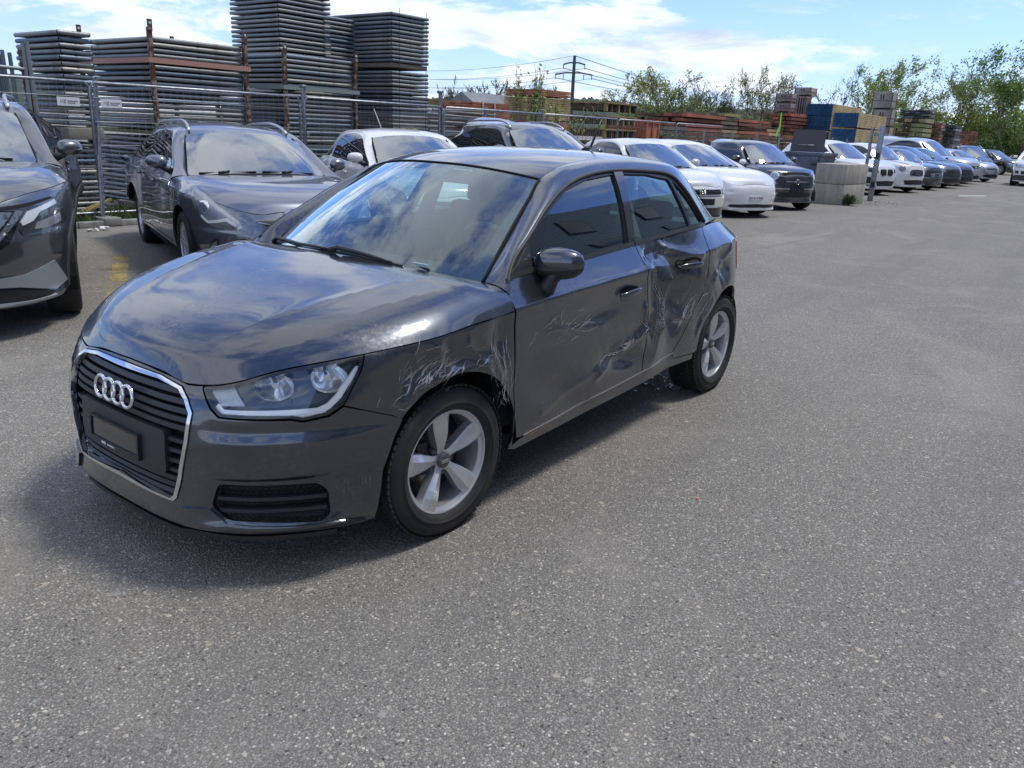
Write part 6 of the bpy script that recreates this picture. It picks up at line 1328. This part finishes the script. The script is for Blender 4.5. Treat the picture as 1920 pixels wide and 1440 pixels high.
b = MB(); [b.box((-14.9-.5*k, -11.28, 1.1), (.03, .012, 2.15)) for k in range(2)]; simple('strap', 'white straps round the orange red board stack', 'strap', b, mat('strap white', (.6, .6, .6), .6))
pack('timber_stack', 'pale timber pack beneath the orange topped pack', 'timber stack', -17.15, -18.62, -11.0, 1.35, 0, 1.50, .07, [wm('pale board', (.42, .40, .34)), PW], 24, jit=.006)
pack('board_stack', 'orange red boards in the middle of the tall timber stack', 'board stack', -17.15, -18.62, -11.0, 1.35, 1.52, 1.78, .05, [OR], 25, jit=.006)
pack('timber_stack', 'yellow brown timber pack with orange top layers, highest left of the pylon', 'timber stack', -17.15, -18.62, -11.0, 1.35, 1.80, 2.42, .05, [PW, PW, wm('pale formwork wood', (0, 0, 0))], 26, jit=.006)
pack('board_stack', 'orange boards capping the yellow brown timber pack', 'board stack', -17.15, -18.62, -11.0, 1.35, 2.43, 2.62, .045, [OR2], 27, jit=.006)
for k in range(6):
    z = .12+k*.40; b = MB(); rnd = random.Random(30+k)
    for j in range(5): b.box((-21.6, -11.1-j*.42, z+.30), (2.0, .32, .05), mi=0)
    for xx in (-20.7, -21.3, -21.9, -22.5): b.box((xx+rnd.gauss(0, .03), -12.0, z+.17), (.12, 1.9, .20), mi=1)
    for j in range(6): b.box((-20.65-j*.37+rnd.gauss(0, .02), -11.02, z+.16), (.09, .10, .24), mi=rnd.choice((0, 1)))
    simple('pallet_load', ['lowest', 'second', 'third', 'fourth', 'fifth', 'topmost'][k]+' layer of brown shuttering pallets beyond the timber stack', 'pallet', b, [wm('pallet yellow wood', (.30, .22, .10)), DW], 'brown shuttering pallets')
r = empty('steel_container', (-24.0, -11.9, 0)); tag(r, 'rusty orange steel container behind the two white cars', 'container'); b = MB(); b.box((0, 0, 1.0), (1.0, 1.6, 2.0), bev=.02); b.build('body', wm('container orange', (.42, .13, .05)), r); b = MB(); [b.box((x, .82, 1.0), (.08, .05, 2.0)) for x in (-.45, 0, .45)]; b.box((0, .82, 1.95), (1.0, .06, .1)); [b.box((.51, y, 1.0), (.05, .07, 2.0)) for y in (-.75, -.25, .25, .75)]; b.build('ribs', wm('container orange'if 0 else 'container orange', (.42, .13, .05)), r)
rnd = random.Random(40)
for i, (x0, x1, z1, m, lab) in enumerate(((-25.4, -27.3, 1.95, [GW, DW], 'grey wood rack with steel trestles next to the orange container'), (-27.5, -31.2, 2.35, [BR, OR, DW], 'rust red beam pile behind the white electric saloon'), (-31.6, -33.4, 2.5, [BR, PW, GW], 'mixed rust and pale beam pile in the middle of the yard'), (-33.7, -37.5, 2.45, [BR, BR, OR], 'long dark red beam pile left of the crates'), (-37.8, -39.6, 2.1, [TW, PW], 'loose pale beams sticking out before the blue ended timber'))):
    pack('beam_pile', lab, 'beam pile', x0, x1, -11.4-.2*i, 2.1, 0, z1, .17, m, 41+i, gap=.05, jit=.10, plank=.3)
def crate(x, y, z, dx, dy, h, lab, slat=False, tall=False, col=(.27, .22, .215)):
    r = empty('site_crate', (x-dx/2, y-dy/2, z)); tag(r, lab, 'crate', 'crates on the stock piles'); b = MB()
    if slat:
        b.box((0, 0, h/2), (dx*.9, dy*.9, h*.9), mi=1); [b.box((dx/2, -dy/2+dy*(k+.5)/6, h/2), (.04, .06, h)) for k in range(6)]; [b.box((-dx/2+dx*(k+.5)/6, dy/2, h/2), (.06, .04, h)) for k in range(6)]
        for z_ in (.04, h-.04): b.box((0, 0, z_), (dx+.06, dy+.06, .08))
    else:
        b.box((0, 0, h/2+.05), (dx, dy, h-.1), bev=.02); b.box((0, 0, .03), (dx*.9, dy*.9, .06), mi=1)
        for q in (-.10, .06): b.box((dx/2+.005, q, h*.72), (.02, .07, h*(.28 if tall else .16)), mi=1)
        b.box((dx/2+.004, 0, h*.5), (.02, dy, .025), mi=1); b.box((0, dy/2+.004, h*.5), (dx, .02, .025), mi=1)
        for sx_ in (-1, 1):
            for sy_ in (-1, 1): b.box((sx_*dx/2, sy_*dy/2, h/2), (.05, .05, h), mi=2)
    b.build('box', [wm('crate %.2f' % col[0], col), mat('crate dark', (.03, .03, .03), .8), wm('crate rust', (.22, .09, .06))], r)
pack('beam_pile', 'brown beam pile carrying the slatted crate', 'beam pile', -44.6, -50.5, -13.4, 1.6, 0, 2.98, .2, [BR, DW, OR], 70, gap=.05, jit=.1, plank=.3)
crate(-45.07, -13.7, 3.0, 1.0, .85, .52, 'lower grey pink crate left of the slatted crate'); crate(-45.07, -13.7, 3.53, 1.0, .85, .52, 'upper grey pink crate left of the slatted crate')
crate(-48.2, -13.85, 3.0, .9, .85, 1.05, 'slatted open crate beside the two grey pink crates', slat=True); crate(-49.2, -14.0, 4.10, 1.1, .95, .52, 'pale grey crate highest on the slatted crate', col=(.34, .31, .28))
b = MB(); b.box((-36.3, -11.0, 2.35), (.14, .02, .75), Matrix.Rotation(.05, 4, 'Y')); b.box((-36.1, -11.0, 1.85), (.14, .02, .45), Matrix.Rotation(-.6, 4, 'Y')); simple('warning_strap', 'bright lime green strap hanging from the red beam pile', 'strap', b, mat('lime strap', (.25, .65, .05), .6))
pack('beam_stack', 'blue ended timber beam pack, upper of the left pair', 'beam stack', -47.7, -53.9, -12.1, 1.5, 2.98, 3.64, .095, [TW, TW], 51, endm=BLU, group='blue ended beam packs', jit=.01)
pack('beam_stack', 'blue ended timber beam pack, lower of the left pair', 'beam stack', -47.7, -53.9, -12.1, 1.5, 2.2, 2.92, .095, [TW, TW], 52, endm=BLU, group='blue ended beam packs', jit=.01)
pack('beam_stack', 'blue ended timber beam pack at the foot of the left pile', 'beam stack', -47.7, -53.9, -12.1, 1.5, .1, 2.14, .095, [TW, TW], 61, endm=BLU, group='blue ended beam packs', jit=.01)
pack('beam_stack', 'blue ended timber beam pack topping the right pile', 'beam stack', -46.2, -52.4, -10.2, 1.35, 2.37, 3.10, .095, [TW, TW], 53, endm=BLU, group='blue ended beam packs', jit=.01)
pack('beam_stack', 'pale timber beam pack under the right blue ended pack', 'beam stack', -46.2, -52.4, -10.2, 1.35, .1, 2.31, .095, [TW, TW], 54, endm=BLU, group='blue ended beam packs', jit=.01)
crate(-56.3, -11.0, 3.72, 1.25, 1.2, 1.06, 'tall grey crate with two dark slots on top of its stack', tall=True, col=(.33, .30, .27)); crate(-56.3, -10.9, 2.64, 1.2, 1.15, 1.06, 'grey crate directly under the tall slotted crate', tall=True, col=(.33, .30, .27))
crate(-56.5, -10.9, 1.3, 1.2, 1.15, 1.3, 'lowest pale crate of the stack beside the right beam pile', col=(.38, .36, .31)); crate(-56.5, -10.9, 0, 1.2, 1.15, 1.28, 'bottom crate hidden behind the far car roofs', col=(.38, .36, .31))
pack('platform_stack', 'grey scaffold platform stack on top of the mossy beams', 'platform stack', -60.7, -62.6, -9.45, 1.9, 3.22, 3.90, .14, [GP, wm('dark panels', (.06, .07, .08))], 55, gap=.05, jit=.06)
pack('beam_pile', 'mossy yellow beam pile under the grey platforms', 'beam pile', -58.8, -61.6, -9.3, 2.1, 0, 3.2, .30, [wm('moss yellow', (.32, .32, .14)), DW, PW], 56, gap=.08, jit=.1, plank=.4)
pack('beam_pile', 'orange and brown post bundle right of the mossy beams', 'post bundle', -62.9, -64.2, -9.0, 1.2, 0, 3.16, .2, [OR2, BR, GW], 57, gap=.05, jit=.06, plank=.2)
pack('tube_bundle', 'grey tube end bundles beside the orange post bundle', 'tube bundle', -65.1, -67.6, -8.4, 1.8, 0, 3.19, .22, [GP, wm('dark panels', (.06, .07, .08))], 58, gap=.05, jit=.06, plank=.2)
pack('brick_stack', 'low red brick stack below the far trees', 'brick stack', -82.0, -83.5, -9.6, 2.2, .8, 2.93, .2, [wm('brick red', (.34, .14, .09)), BR], 59, gap=.03, jit=.03)
pack('rubble_stack', 'low mixed stock in front of the far trees', 'stock pile', -86.0, -110.0, -11.5, 2.0, 0, 1.5, .25, [GW, BR, GP], 60, gap=.05, jit=.3, plank=.3)
# dark wire fence in front of this stock
fe = empty('wire_fence', (0, 0, 0)); tag(fe, 'long dark wire mesh fence in front of the blue ended timber', 'fence'); b = MB()
for x in np.arange(-25, -90, -2.5): b.tube((x, -9.6, 0), (x, -9.6, 1.75), .035, 6)
b.build('post', wm('fence grey', (.30, .32, .34)), fe); b = MB()
for z in np.arange(.1, 1.7, .2): b.box((-57, -9.6, z), (65, .008, .010))
for x in np.arange(-24.6, -90, -.25): b.box((x, -9.6, .85), (.010, .008, 1.6))
b.build('wire_mesh', mat('dark wire', (.07, .08, .09), .6), fe)
# ============================================================ gate posts, concrete block, open skip
cm = mat('stained concrete', (.26, .25, .23), .9); t = NT(cm); o_ = t.obj(); mp = t.n('ShaderNodeMapping', {'Vector': o_, 'Scale': (7, 7, 1.1)}); n = t.noise(mp.outputs[0], 1.3, 6, .7); n2 = t.noise(o_, 5, 6, .7)
c = t.mix(t.mr(n, .45, .80, 0, .8), (.40, .375, .33), (.10, .095, .09)); c = t.mix(t.mr(n2, .4, .75, 0, .5), c, (.46, .43, .37)); t.l(c, t.b.inputs['Base Color']); t.bump(n2, .4, .01)
b = MB()
for z in (.0, .505):
    b.box((.0, 0, z+.25), (1.45, .80, .495), bev=.012)
simple('concrete_block', 'pair of stained concrete blocks stacked beside the steel gate post', 'concrete block', b, cm, None, (-20.35, -3.50, 0), R(-6))
b = MB(); b.box((0, 0, 1.01), (.14, .14, 2.02), bev=.01); b.box((.085, 0, .45), (.03, .10, .16), mi=1); b.box((.085, 0, 1.22), (.03, .10, .16), mi=1); b.box((-.02, 0, 1.78), (.36, .05, .07), Matrix.Rotation(R(90), 4, 'Z'), mi=0)
simple('gate_post', 'thick galvanised steel gate post standing right of the concrete block', 'post', b, [GAL, BLK], None, (-22.22, -3.14, 0), R(10))
b = MB(); b.tube((0, 0, 0), (0, 0, 1.93), .042, 10); b.box((.0, 0, 1.93), (.10, .10, .03)); simple('gate_post', 'thin grey tube post just left of the thick gate post', 'post', b, GAL, None, (-21.77, -3.28, 0))
sk = empty('open_bin', (-20.5, -4.42, 0), R(-6)); tag(sk, 'blue grey steel bin with its dark lid standing open behind the concrete block', 'bin')
b = MB(); b.add([(-.42, -.42, .12), (.40, -.42, .12), (.40, .40, .12), (-.42, .40, .12), (-.50, -.50, 1.20), (.48, -.50, 1.20), (.48, .48, 1.20), (-.50, .48, 1.20)], [(3, 2, 1, 0), (0, 1, 5, 4), (1, 2, 6, 5), (2, 3, 7, 6), (3, 0, 4, 7)]); b.box((-.01, 0, 1.21), (1.04, 1.04, .07)); b.box((.46, .12, .75), (.03, .05, .8), Matrix.Rotation(.5, 4, 'X')); b.box((.49, .34, 1.05), (.06, .2, .2), bev=.02)
b.build('tub', wm('bin blue grey', (.13, .16, .22), .5), sk)
lp = rounded([(-.46, 0), (.46, 0), (.43, .56), (-.43, .56)], .07, 5); b = MB(); b.prism([(x, y) for x, y in lp], .04, Matrix.Translation((.30, 0, 1.26)) @ Matrix.Rotation(R(90), 4, 'Z') @ Matrix.Rotation(R(82), 4, 'X')); b.build('lid', mat('bin lid', (.075, .07, .075), .6), sk)
b = MB(); b.path([(.37, -.22, 1.40), (.42, -.22, 1.43), (.42, .22, 1.43), (.37, .22, 1.40)], .012, 6); b.build('lid_handle', GAL, sk)
def weed(x, y, n, h, lab, seed):
    rnd = random.Random(seed); b = MB()
    for i in range(n):
        a = rnd.uniform(0, 6.28); e = rnd.uniform(.2, 1.3); l = h*rnd.uniform(.4, 1); d = Vector((math.cos(a)*math.cos(e), math.sin(a)*math.cos(e), math.sin(e))); s = .02; p = d*l; q = Vector((-math.sin(a), math.cos(a), 0))*s*.6
        b.add([p*.55, p*.8+q, p, p*.8-q], [(0, 1, 2, 3)]); b.add([Vector((0, 0, 0)), q*.2, p*.8], [(0, 1, 2)])
    simple('weed', lab, 'weed', b, mat('weed green', (.045, .09, .02), .7), None, (x, y, 0))
weed(-19.70, -3.05, 420, .34, 'small green weed growing at the foot of the concrete block', 3); weed(-4.2, -9.0, 260, .35, 'green weed clump under the fence beside the estate car', 4)
# ============================================================ trees
bark = wm('bark', (.10, .085, .065), .9)
def leafmat(name, c):
    m = mat(name, c, .6); t = NT(m); geo = t.n('ShaderNodeNewGeometry'); c1_ = tuple(v*.55 for v in c); c2_ = tuple(v*1.5 for v in c)
    t.l(t.mix(geo.outputs['Random Per Island'], c1_, c2_), t.b.inputs['Base Color']); tr = t.n('ShaderNodeBsdfTranslucent', {0: (c[0]*1.6, c[1]*1.6, c[2], 1)}); ms = t.n('ShaderNodeMixShader', {0: .35, 1: t.b.outputs[0], 2: tr.outputs[0]}); t.l(ms.outputs[0], t.t.nodes['Material Output'].inputs[0]); return m
LG = leafmat('spring leaf', (.20, .26, .07)); LY = leafmat('yellow green leaf', (.27, .29, .09)); LD = leafmat('deep green leaf', (.13, .21, .055)); LS = leafmat('sparse bud', (.12, .12, .05))
def tree(name, label, x, y, h, wd, leaf, nleaf, seed, stems=1, trunk=.35, lsize=.16, group=None, base=0, up=.55, cat='tree'):
    """trunk with forking limbs and leaf clumps at the twig ends"""
    rnd = random.Random(seed); r = empty(name, (x, y, base)); tag(r, label, cat, group); b = MB(); tips = []; rmin = (.022 if leaf is None else .014) if h > 4 else .004
    def grow(p, d, l, rad, k):
        segs = 3; rad = max(rad, rmin*1.3); pts = [p]; rr = [rad]
        for i in range(segs):
            d = (d+Vector((rnd.gauss(0, .13), rnd.gauss(0, .13), rnd.gauss(0.04, .08)))).normalized(); p = p+d*l/segs; pts.append(p); rr.append(max(rmin, rad*(1-.22*(i+1))))
            if k <= 1: tips.append((p, rad))
        b.path(pts, rr, 5 if k > 2 else (4 if k > 1 else 3))
        if k > 0:
            for j in range(rnd.choice((2, 3, 3)) if k > 1 else rnd.choice((2, 3, 4))):
                a = rnd.uniform(0, 6.28); sp = rnd.uniform(.35, .85); q = d.orthogonal().normalized(); w_ = d.cross(q); nd = (d*math.cos(sp)+(q*math.cos(a)+w_*math.sin(a))*math.sin(sp)); nd.x *= wd; nd.y *= wd; nd.z = nd.z*up*1.5+.16; s0 = pts[rnd.choice((1, 2, 3, 3))]
                grow(s0, nd.normalized(), l*rnd.uniform(.58, .84), rr[-1]*rnd.uniform(.55, .8), k-1)
    for s in range(stems):
        a = rnd.uniform(0, 6.28); t_ = .0 if stems == 1 else rnd.uniform(.1, .5)*wd; d = Vector((math.cos(a)*t_, math.sin(a)*t_, 1)).normalized(); grow(Vector((math.cos(a)*.2*(stems > 1), math.sin(a)*.2*(stems > 1), 0)), d, h*trunk, h*.017*(1.2 if stems == 1 else .75), 5 if (leaf is None or h > 4) else 4)
    zm = max(p.z for p, _ in tips); k = h/zm; b.v = [(v[0]*k, v[1]*k, v[2]*k) for v in b.v]; b.build('trunk', bark, r)
    if nleaf:
        vs = []; fs = []
        for i in range(nleaf):
            p, _ = rnd.choice(tips); c = p*k+Vector((rnd.gauss(0, 1), rnd.gauss(0, 1), rnd.gauss(0, 1)))*h*.022; s = lsize*rnd.uniform(.5, 1.2); n = Vector((rnd.gauss(0, 1), rnd.gauss(0, 1), rnd.gauss(0, 1))).normalized(); u = n.orthogonal().normalized()*s; v = n.cross(u).normalized()*s*.6; q = len(vs)
            vs += [c-u, c+v, c+u, c-v]; fs.append((q, q+1, q+2, q+3))
        me = bpy.data.meshes.new('crown'); me.from_pydata([tuple(v) for v in vs], [], fs); me.update(); link_mesh('crown', me, leaf, r)
    return r
Cx, Cy = 2.1065, 2.6677
def at(px, D):
    """ground point in the direction of a photo column, D metres from the viewpoint"""
    u_ = (px-960)/1491.6; vd = -(.30)*0; d = Vector(fw)+Vector(r2)*u_+Vector(u2)*((720-(242+(px-960)*.0432))/1491.6); l = math.hypot(d.x, d.y); return Cx+d.x/l*D, Cy+d.y/l*D
def toph(px, py, D):
    d = Vector(fw)+Vector(r2)*((px-960)/1491.6)+Vector(u2)*((720-py)/1491.6); return 1.518+d.z/math.hypot(d.x, d.y)*D
TR = [ # px, top py, distance, width, leaf, count, stems, label
 (838, 138, 95, .5, None, 0, 1, 'small bare tree just right of the tallest tower'), (868, 156, 90, .6, LS, 250, 2, 'low bare bush over the tube heap'), (918, 146, 95, .8, None, 0, 2, 'rounded bare tree left of the orange topped timber'), (966, 152, 80, .7, LG, 1500, 3, 'fresh green bush beside the bare rounded tree'),
 (1022, 140, 90, .8, LS, 300, 2, 'nearly bare tree behind the orange topped timber'), (1213, 124, 80, 1.15, LY, 3600, 4, 'broad many stemmed tree with sparse pale leaves above the pallets'), (1262, 150, 78, .8, LG, 1500, 3, 'smaller leafy tree at the right shoulder of the broad one'),
 (1297, 148, 95, .75, None, 0, 2, 'bare tree between the broad tree and the dark twiggy one'), (1350, 140, 85, .9, LS, 700, 3, 'dark twiggy tree behind the red beam pile'), (1397, 122, 85, .8, LY, 1500, 2, 'tall thin tree with light buds left of the crates'), (1440, 138, 85, .9, LY, 1900, 3, 'pale leafy tree directly left of the crates'),
 (1545, 128, 95, .7, LS, 500, 1, 'bare tree right of the topmost crate'), (1612, 106, 90, 1.0, LG, 6500, 2, 'round leafy tree above the blue ended timber'), (1702, 108, 92, 1.1, LG, 6500, 2, 'wide leafy tree behind the tall slotted crate'), (1762, 128, 95, .6, LS, 300, 1, 'slim bare tree between two leafy trees at the right'),
 (1822, 130, 92, 1.1, LY, 5200, 3, 'spreading half leafed tree above the far car roofs'), (1898, 74, 85, 1.0, LD, 11000, 2, 'tallest dark green tree at the right edge'), (1965, 60, 90, 1.1, LD, 7000, 2, 'dark green tree mostly beyond the right edge')]
for i, (px, py, D, wd, lf, nl, st, lab) in enumerate(TR):
    x, y = at(px, D); tree('bare_tree' if lf is None else 'leafy_tree', lab, x, y, toph(px, py, D), wd, lf, int(nl*.62), 100+i, st, .34 if st == 1 else .30, .125 if nl > 3000 else .11, 'trees beyond the yard')
def bush(px, py, D, wd, n, m, lab, seed):
    rnd = random.Random(seed); x, y = at(px, D); h = toph(px, py, D); r = empty('bush', (x, y, 0)); tag(r, lab, 'bush', 'bushes beyond the yard'); vs = []; fs = []; cl = [(rnd.uniform(-wd, wd), rnd.uniform(-1.5, 1.5), rnd.uniform(.1, .9)*h) for _ in range(26)]
    for i in range(n):
        c = rnd.choice(cl); e = 1-(abs(c[0])/wd)**3*.5; p = Vector((c[1]+rnd.gauss(0, .5), c[0]+rnd.gauss(0, .6), min(h*1.02, max(.05, c[2]*e+rnd.gauss(0, .35))))); n_ = Vector((rnd.gauss(0, 1), rnd.gauss(0, 1), rnd.gauss(0, 1))).normalized(); s = .17*rnd.uniform(.5, 1.3); u = n_.orthogonal().normalized()*s; v = n_.cross(u).normalized()*s*.6; q = len(vs); vs += [p-u, p+v, p+u, p-v]; fs.append((q, q+1, q+2, q+3))
    me = bpy.data.meshes.new('crown'); me.from_pydata([tuple(v) for v in vs], [], fs); link_mesh('crown', me, m, r); b = MB()
    for c in cl[:14]: b.path([(0, c[0]*.6, 0), (c[1]*.5, c[0]*.85, c[2]*.6), (c[1], c[0], c[2])], [.05, .03, .015], 4)
    b.build('trunk', bark, r)
for i, (px, py, D, wd, n, m, lab) in enumerate(((1190, 186, 82, 3.2, 2600, LG, 'green bush under the broad sparse tree'), (1245, 196, 80, 2.6, 1800, LD, 'darker green bush right of the broad sparse tree'), (1345, 190, 84, 3.0, 2000, LD, 'dark bush at the foot of the twiggy tree'), (1430, 196, 84, 2.6, 1300, LG, 'thin green bush left of the crates'),
    (1590, 205, 96, 3.2, 2200, LD, 'dark bush left of the tall slotted crate'), (1690, 196, 100, 3.5, 2400, LG, 'green bush behind the platform stack'), (1775, 198, 100, 3.8, 3200, LD, 'deep green hedge bush left part at the right'), (1838, 205, 98, 3.8, 3600, LD, 'deep green hedge bush in the middle at the right'), (1900, 196, 94, 4.2, 4200, LD, 'deep green hedge bush at the right edge'), (1960, 200, 94, 3.5, 2000, LD, 'hedge bush beyond the right edge'))):
    bush(px, py, D, wd, int(n*(.45 if px < 1600 else .8)), m, lab, 300+i)
x, y = -14.55, -9.6; tree('sapling', 'thin sapling with fresh leaves in front of the orange red boards', x, y, 3.05, .30, LG, 420, 77, 3, .42, .045, None, up=1.0)
x, y = -16.6, -9.7; tree('sapling', 'second sapling with pale leaves in front of the timber stack', x, y, 2.75, .55, LY, 420, 78, 3, .38, .045, None, up=.7)
# ============================================================ power line, hills
x, y = at(1069, 110); H = toph(1069, 104, 110)
pp = empty('power_pole', (x, y, 0), R(20)); tag(pp, 'dark power line pole with two cross arms behind the timber stack', 'power pole'); dkp = mat('dark pole', (.05, .055, .06), .7)
b = MB(); b.tube((0, 0, 0), (0, 0, H), .30, 10, r2_=.19); b.build('pole', dkp, pp)
AR = [(toph(1069, 118, 110), 1.45), (toph(1069, 137, 110), 2.45)]
for z, w_ in AR: b = MB(); b.path([(0, -w_, z-.18), (0, -w_*.4, z+.05), (0, w_*.4, z+.05), (0, w_, z-.18)], .10, 5); [b.tube((0, s*w_*q, z-.15), (0, s*w_*q, z-.75), .05, 5) for s in (-1, 1) for q in ((.97,) if w_ < 2 else (.55, .97))]; b.build('cross_arm', dkp, pp)
wr = mat('power wire', (.10, .11, .12), .6); pd = Vector((x, y, 0)); k = 0
for z, w_ in AR+[(H, 0)]:
    for s in ((-1, 1) if w_ else (0,)):
        off = Matrix.Rotation(R(20), 3, 'Z') @ Vector((0, s*w_, 0)); a0 = pd+off+Vector((0, 0, z-.6 if w_ else H))
        for (px2, py2, D2) in ((560, 125, 150), (1420, 205, 520)):
            e = Vector((*at(px2, D2), 0)); e.z = toph(px2, py2, D2)+(z-AR[1][0])*(.9 if D2 < 200 else .6); P = [a0.lerp(e, t)-Vector((0, 0, 4*t*(1-t)*(2.2 if D2 < 200 else 1.5))) for t in np.linspace(0, 1, 22)]
            b = MB(); b.path(P, .028 if D2 < 200 else .05, 4); simple('power_wire', ('wire running ' + ('left' if D2 < 200 else 'right') + ' from the ' + ('pole top' if not w_ else ('upper' if w_ < 2 else 'lower') + ' cross arm, ' + ('near' if s > 0 else 'far') + ' side')), 'wire', b, wr, 'overhead power wires')
hm_ = mat('wooded hill', (.030, .045, .035), .95); t = NT(hm_); t.l(t.mix(t.mr(t.noise(t.obj(), .06, 6, .7), .35, .65), (.018, .030, .026), (.045, .065, .045)), t.b.inputs['Base Color'])
rnd = random.Random(9); vs = []; n = 520
for i in range(n+1):
    px = 560+(2060-560)*i/n; D = 1500; x, y = at(px, D); prof = np.interp(px, [560, 760, 900, 1060, 1110, 1180, 1240, 1330, 1450, 1600, 2060], [190, 186, 180, 184, 184, 193, 199, 200, 206, 232, 262]); z = toph(px, prof, D)+rnd.gauss(0, 1.6)
    x2, y2 = at(px, D+500); x0, y0 = at(px, D-420); vs += [(x0, y0, -5), ((x+x0)/2, (y+y0)/2, z*.55), (x, y, z), (x2, y2, -5)]
b = MB(); b.add(vs, [(4*i+k, 4*i+k+1, 4*i+k+5, 4*i+k+4) for i in range(n) for k in range(3)]); tag(b.build('hills', hm_), kind='structure')
# ============================================================ corrugated building across the road, behind the viewpoint
bd = empty('warehouse_building', (-20, 14, 0)); tag(bd, 'large grey corrugated building with dark windows behind the camera', 'building'); vs = []; X = np.arange(-50, 30.01, .10); Hb = 15.5
for i, xx in enumerate(X): yy = (0, 0, .05, .05)[i % 4]; vs += [(xx, yy, 0), (xx, yy, Hb)]
b = MB(); b.add(vs, [(2*i, 2*i+1, 2*i+3, 2*i+2) for i in range(len(X)-1)]); b.box((-10, 8, Hb/2), (80, 15.8, Hb-.1)); b.build('wall', mat('corrugated sheet', (.34, .36, .38), .5, .3), bd)
for ix in range(-48, 28, 6):
    for z in (2.2, 5.6, 9.0, 12.4): b = MB(); b.box((ix+.2, -.03, z), (2.4, .10, 1.5), mi=1); b.box((ix+.2, -.05, z), (2.2, .10, 1.3)); b.build('window', [DGS, BLK], bd)
# the surroundings go on to either side of the picture
for k, (a0, a1) in enumerate(((118, 188), (244, 305))):
    rnd = random.Random(60+k); vs = []; n = 160
    for i in range(n+1):
        a = R(a0+(a1-a0)*i/n); z = 38+14*math.sin(i*.11+k)+rnd.gauss(0, 1.5); vs += [(Cx+1150*math.cos(a), Cy+1150*math.sin(a), -5), (Cx+1350*math.cos(a), Cy+1350*math.sin(a), z*.6), (Cx+1550*math.cos(a), Cy+1550*math.sin(a), z), (Cx+2000*math.cos(a), Cy+2000*math.sin(a), -5)]
    b = MB(); b.add(vs, [(4*i+q, 4*i+q+1, 4*i+q+5, 4*i+q+4) for i in range(n) for q in range(3)]); tag(b.build('hills', hm_), kind='structure')
for i, (x, y, h) in enumerate(((-104, 4, 11), (-108, 13, 9), (-106, 22, 12))):
    tree('leafy_tree', ['first', 'second', 'third'][i]+' leafy tree out of frame beyond the right edge', x, y, h, 1.0, LG, 1800, 500+i, 2, .30, .16, 'trees beyond the yard')
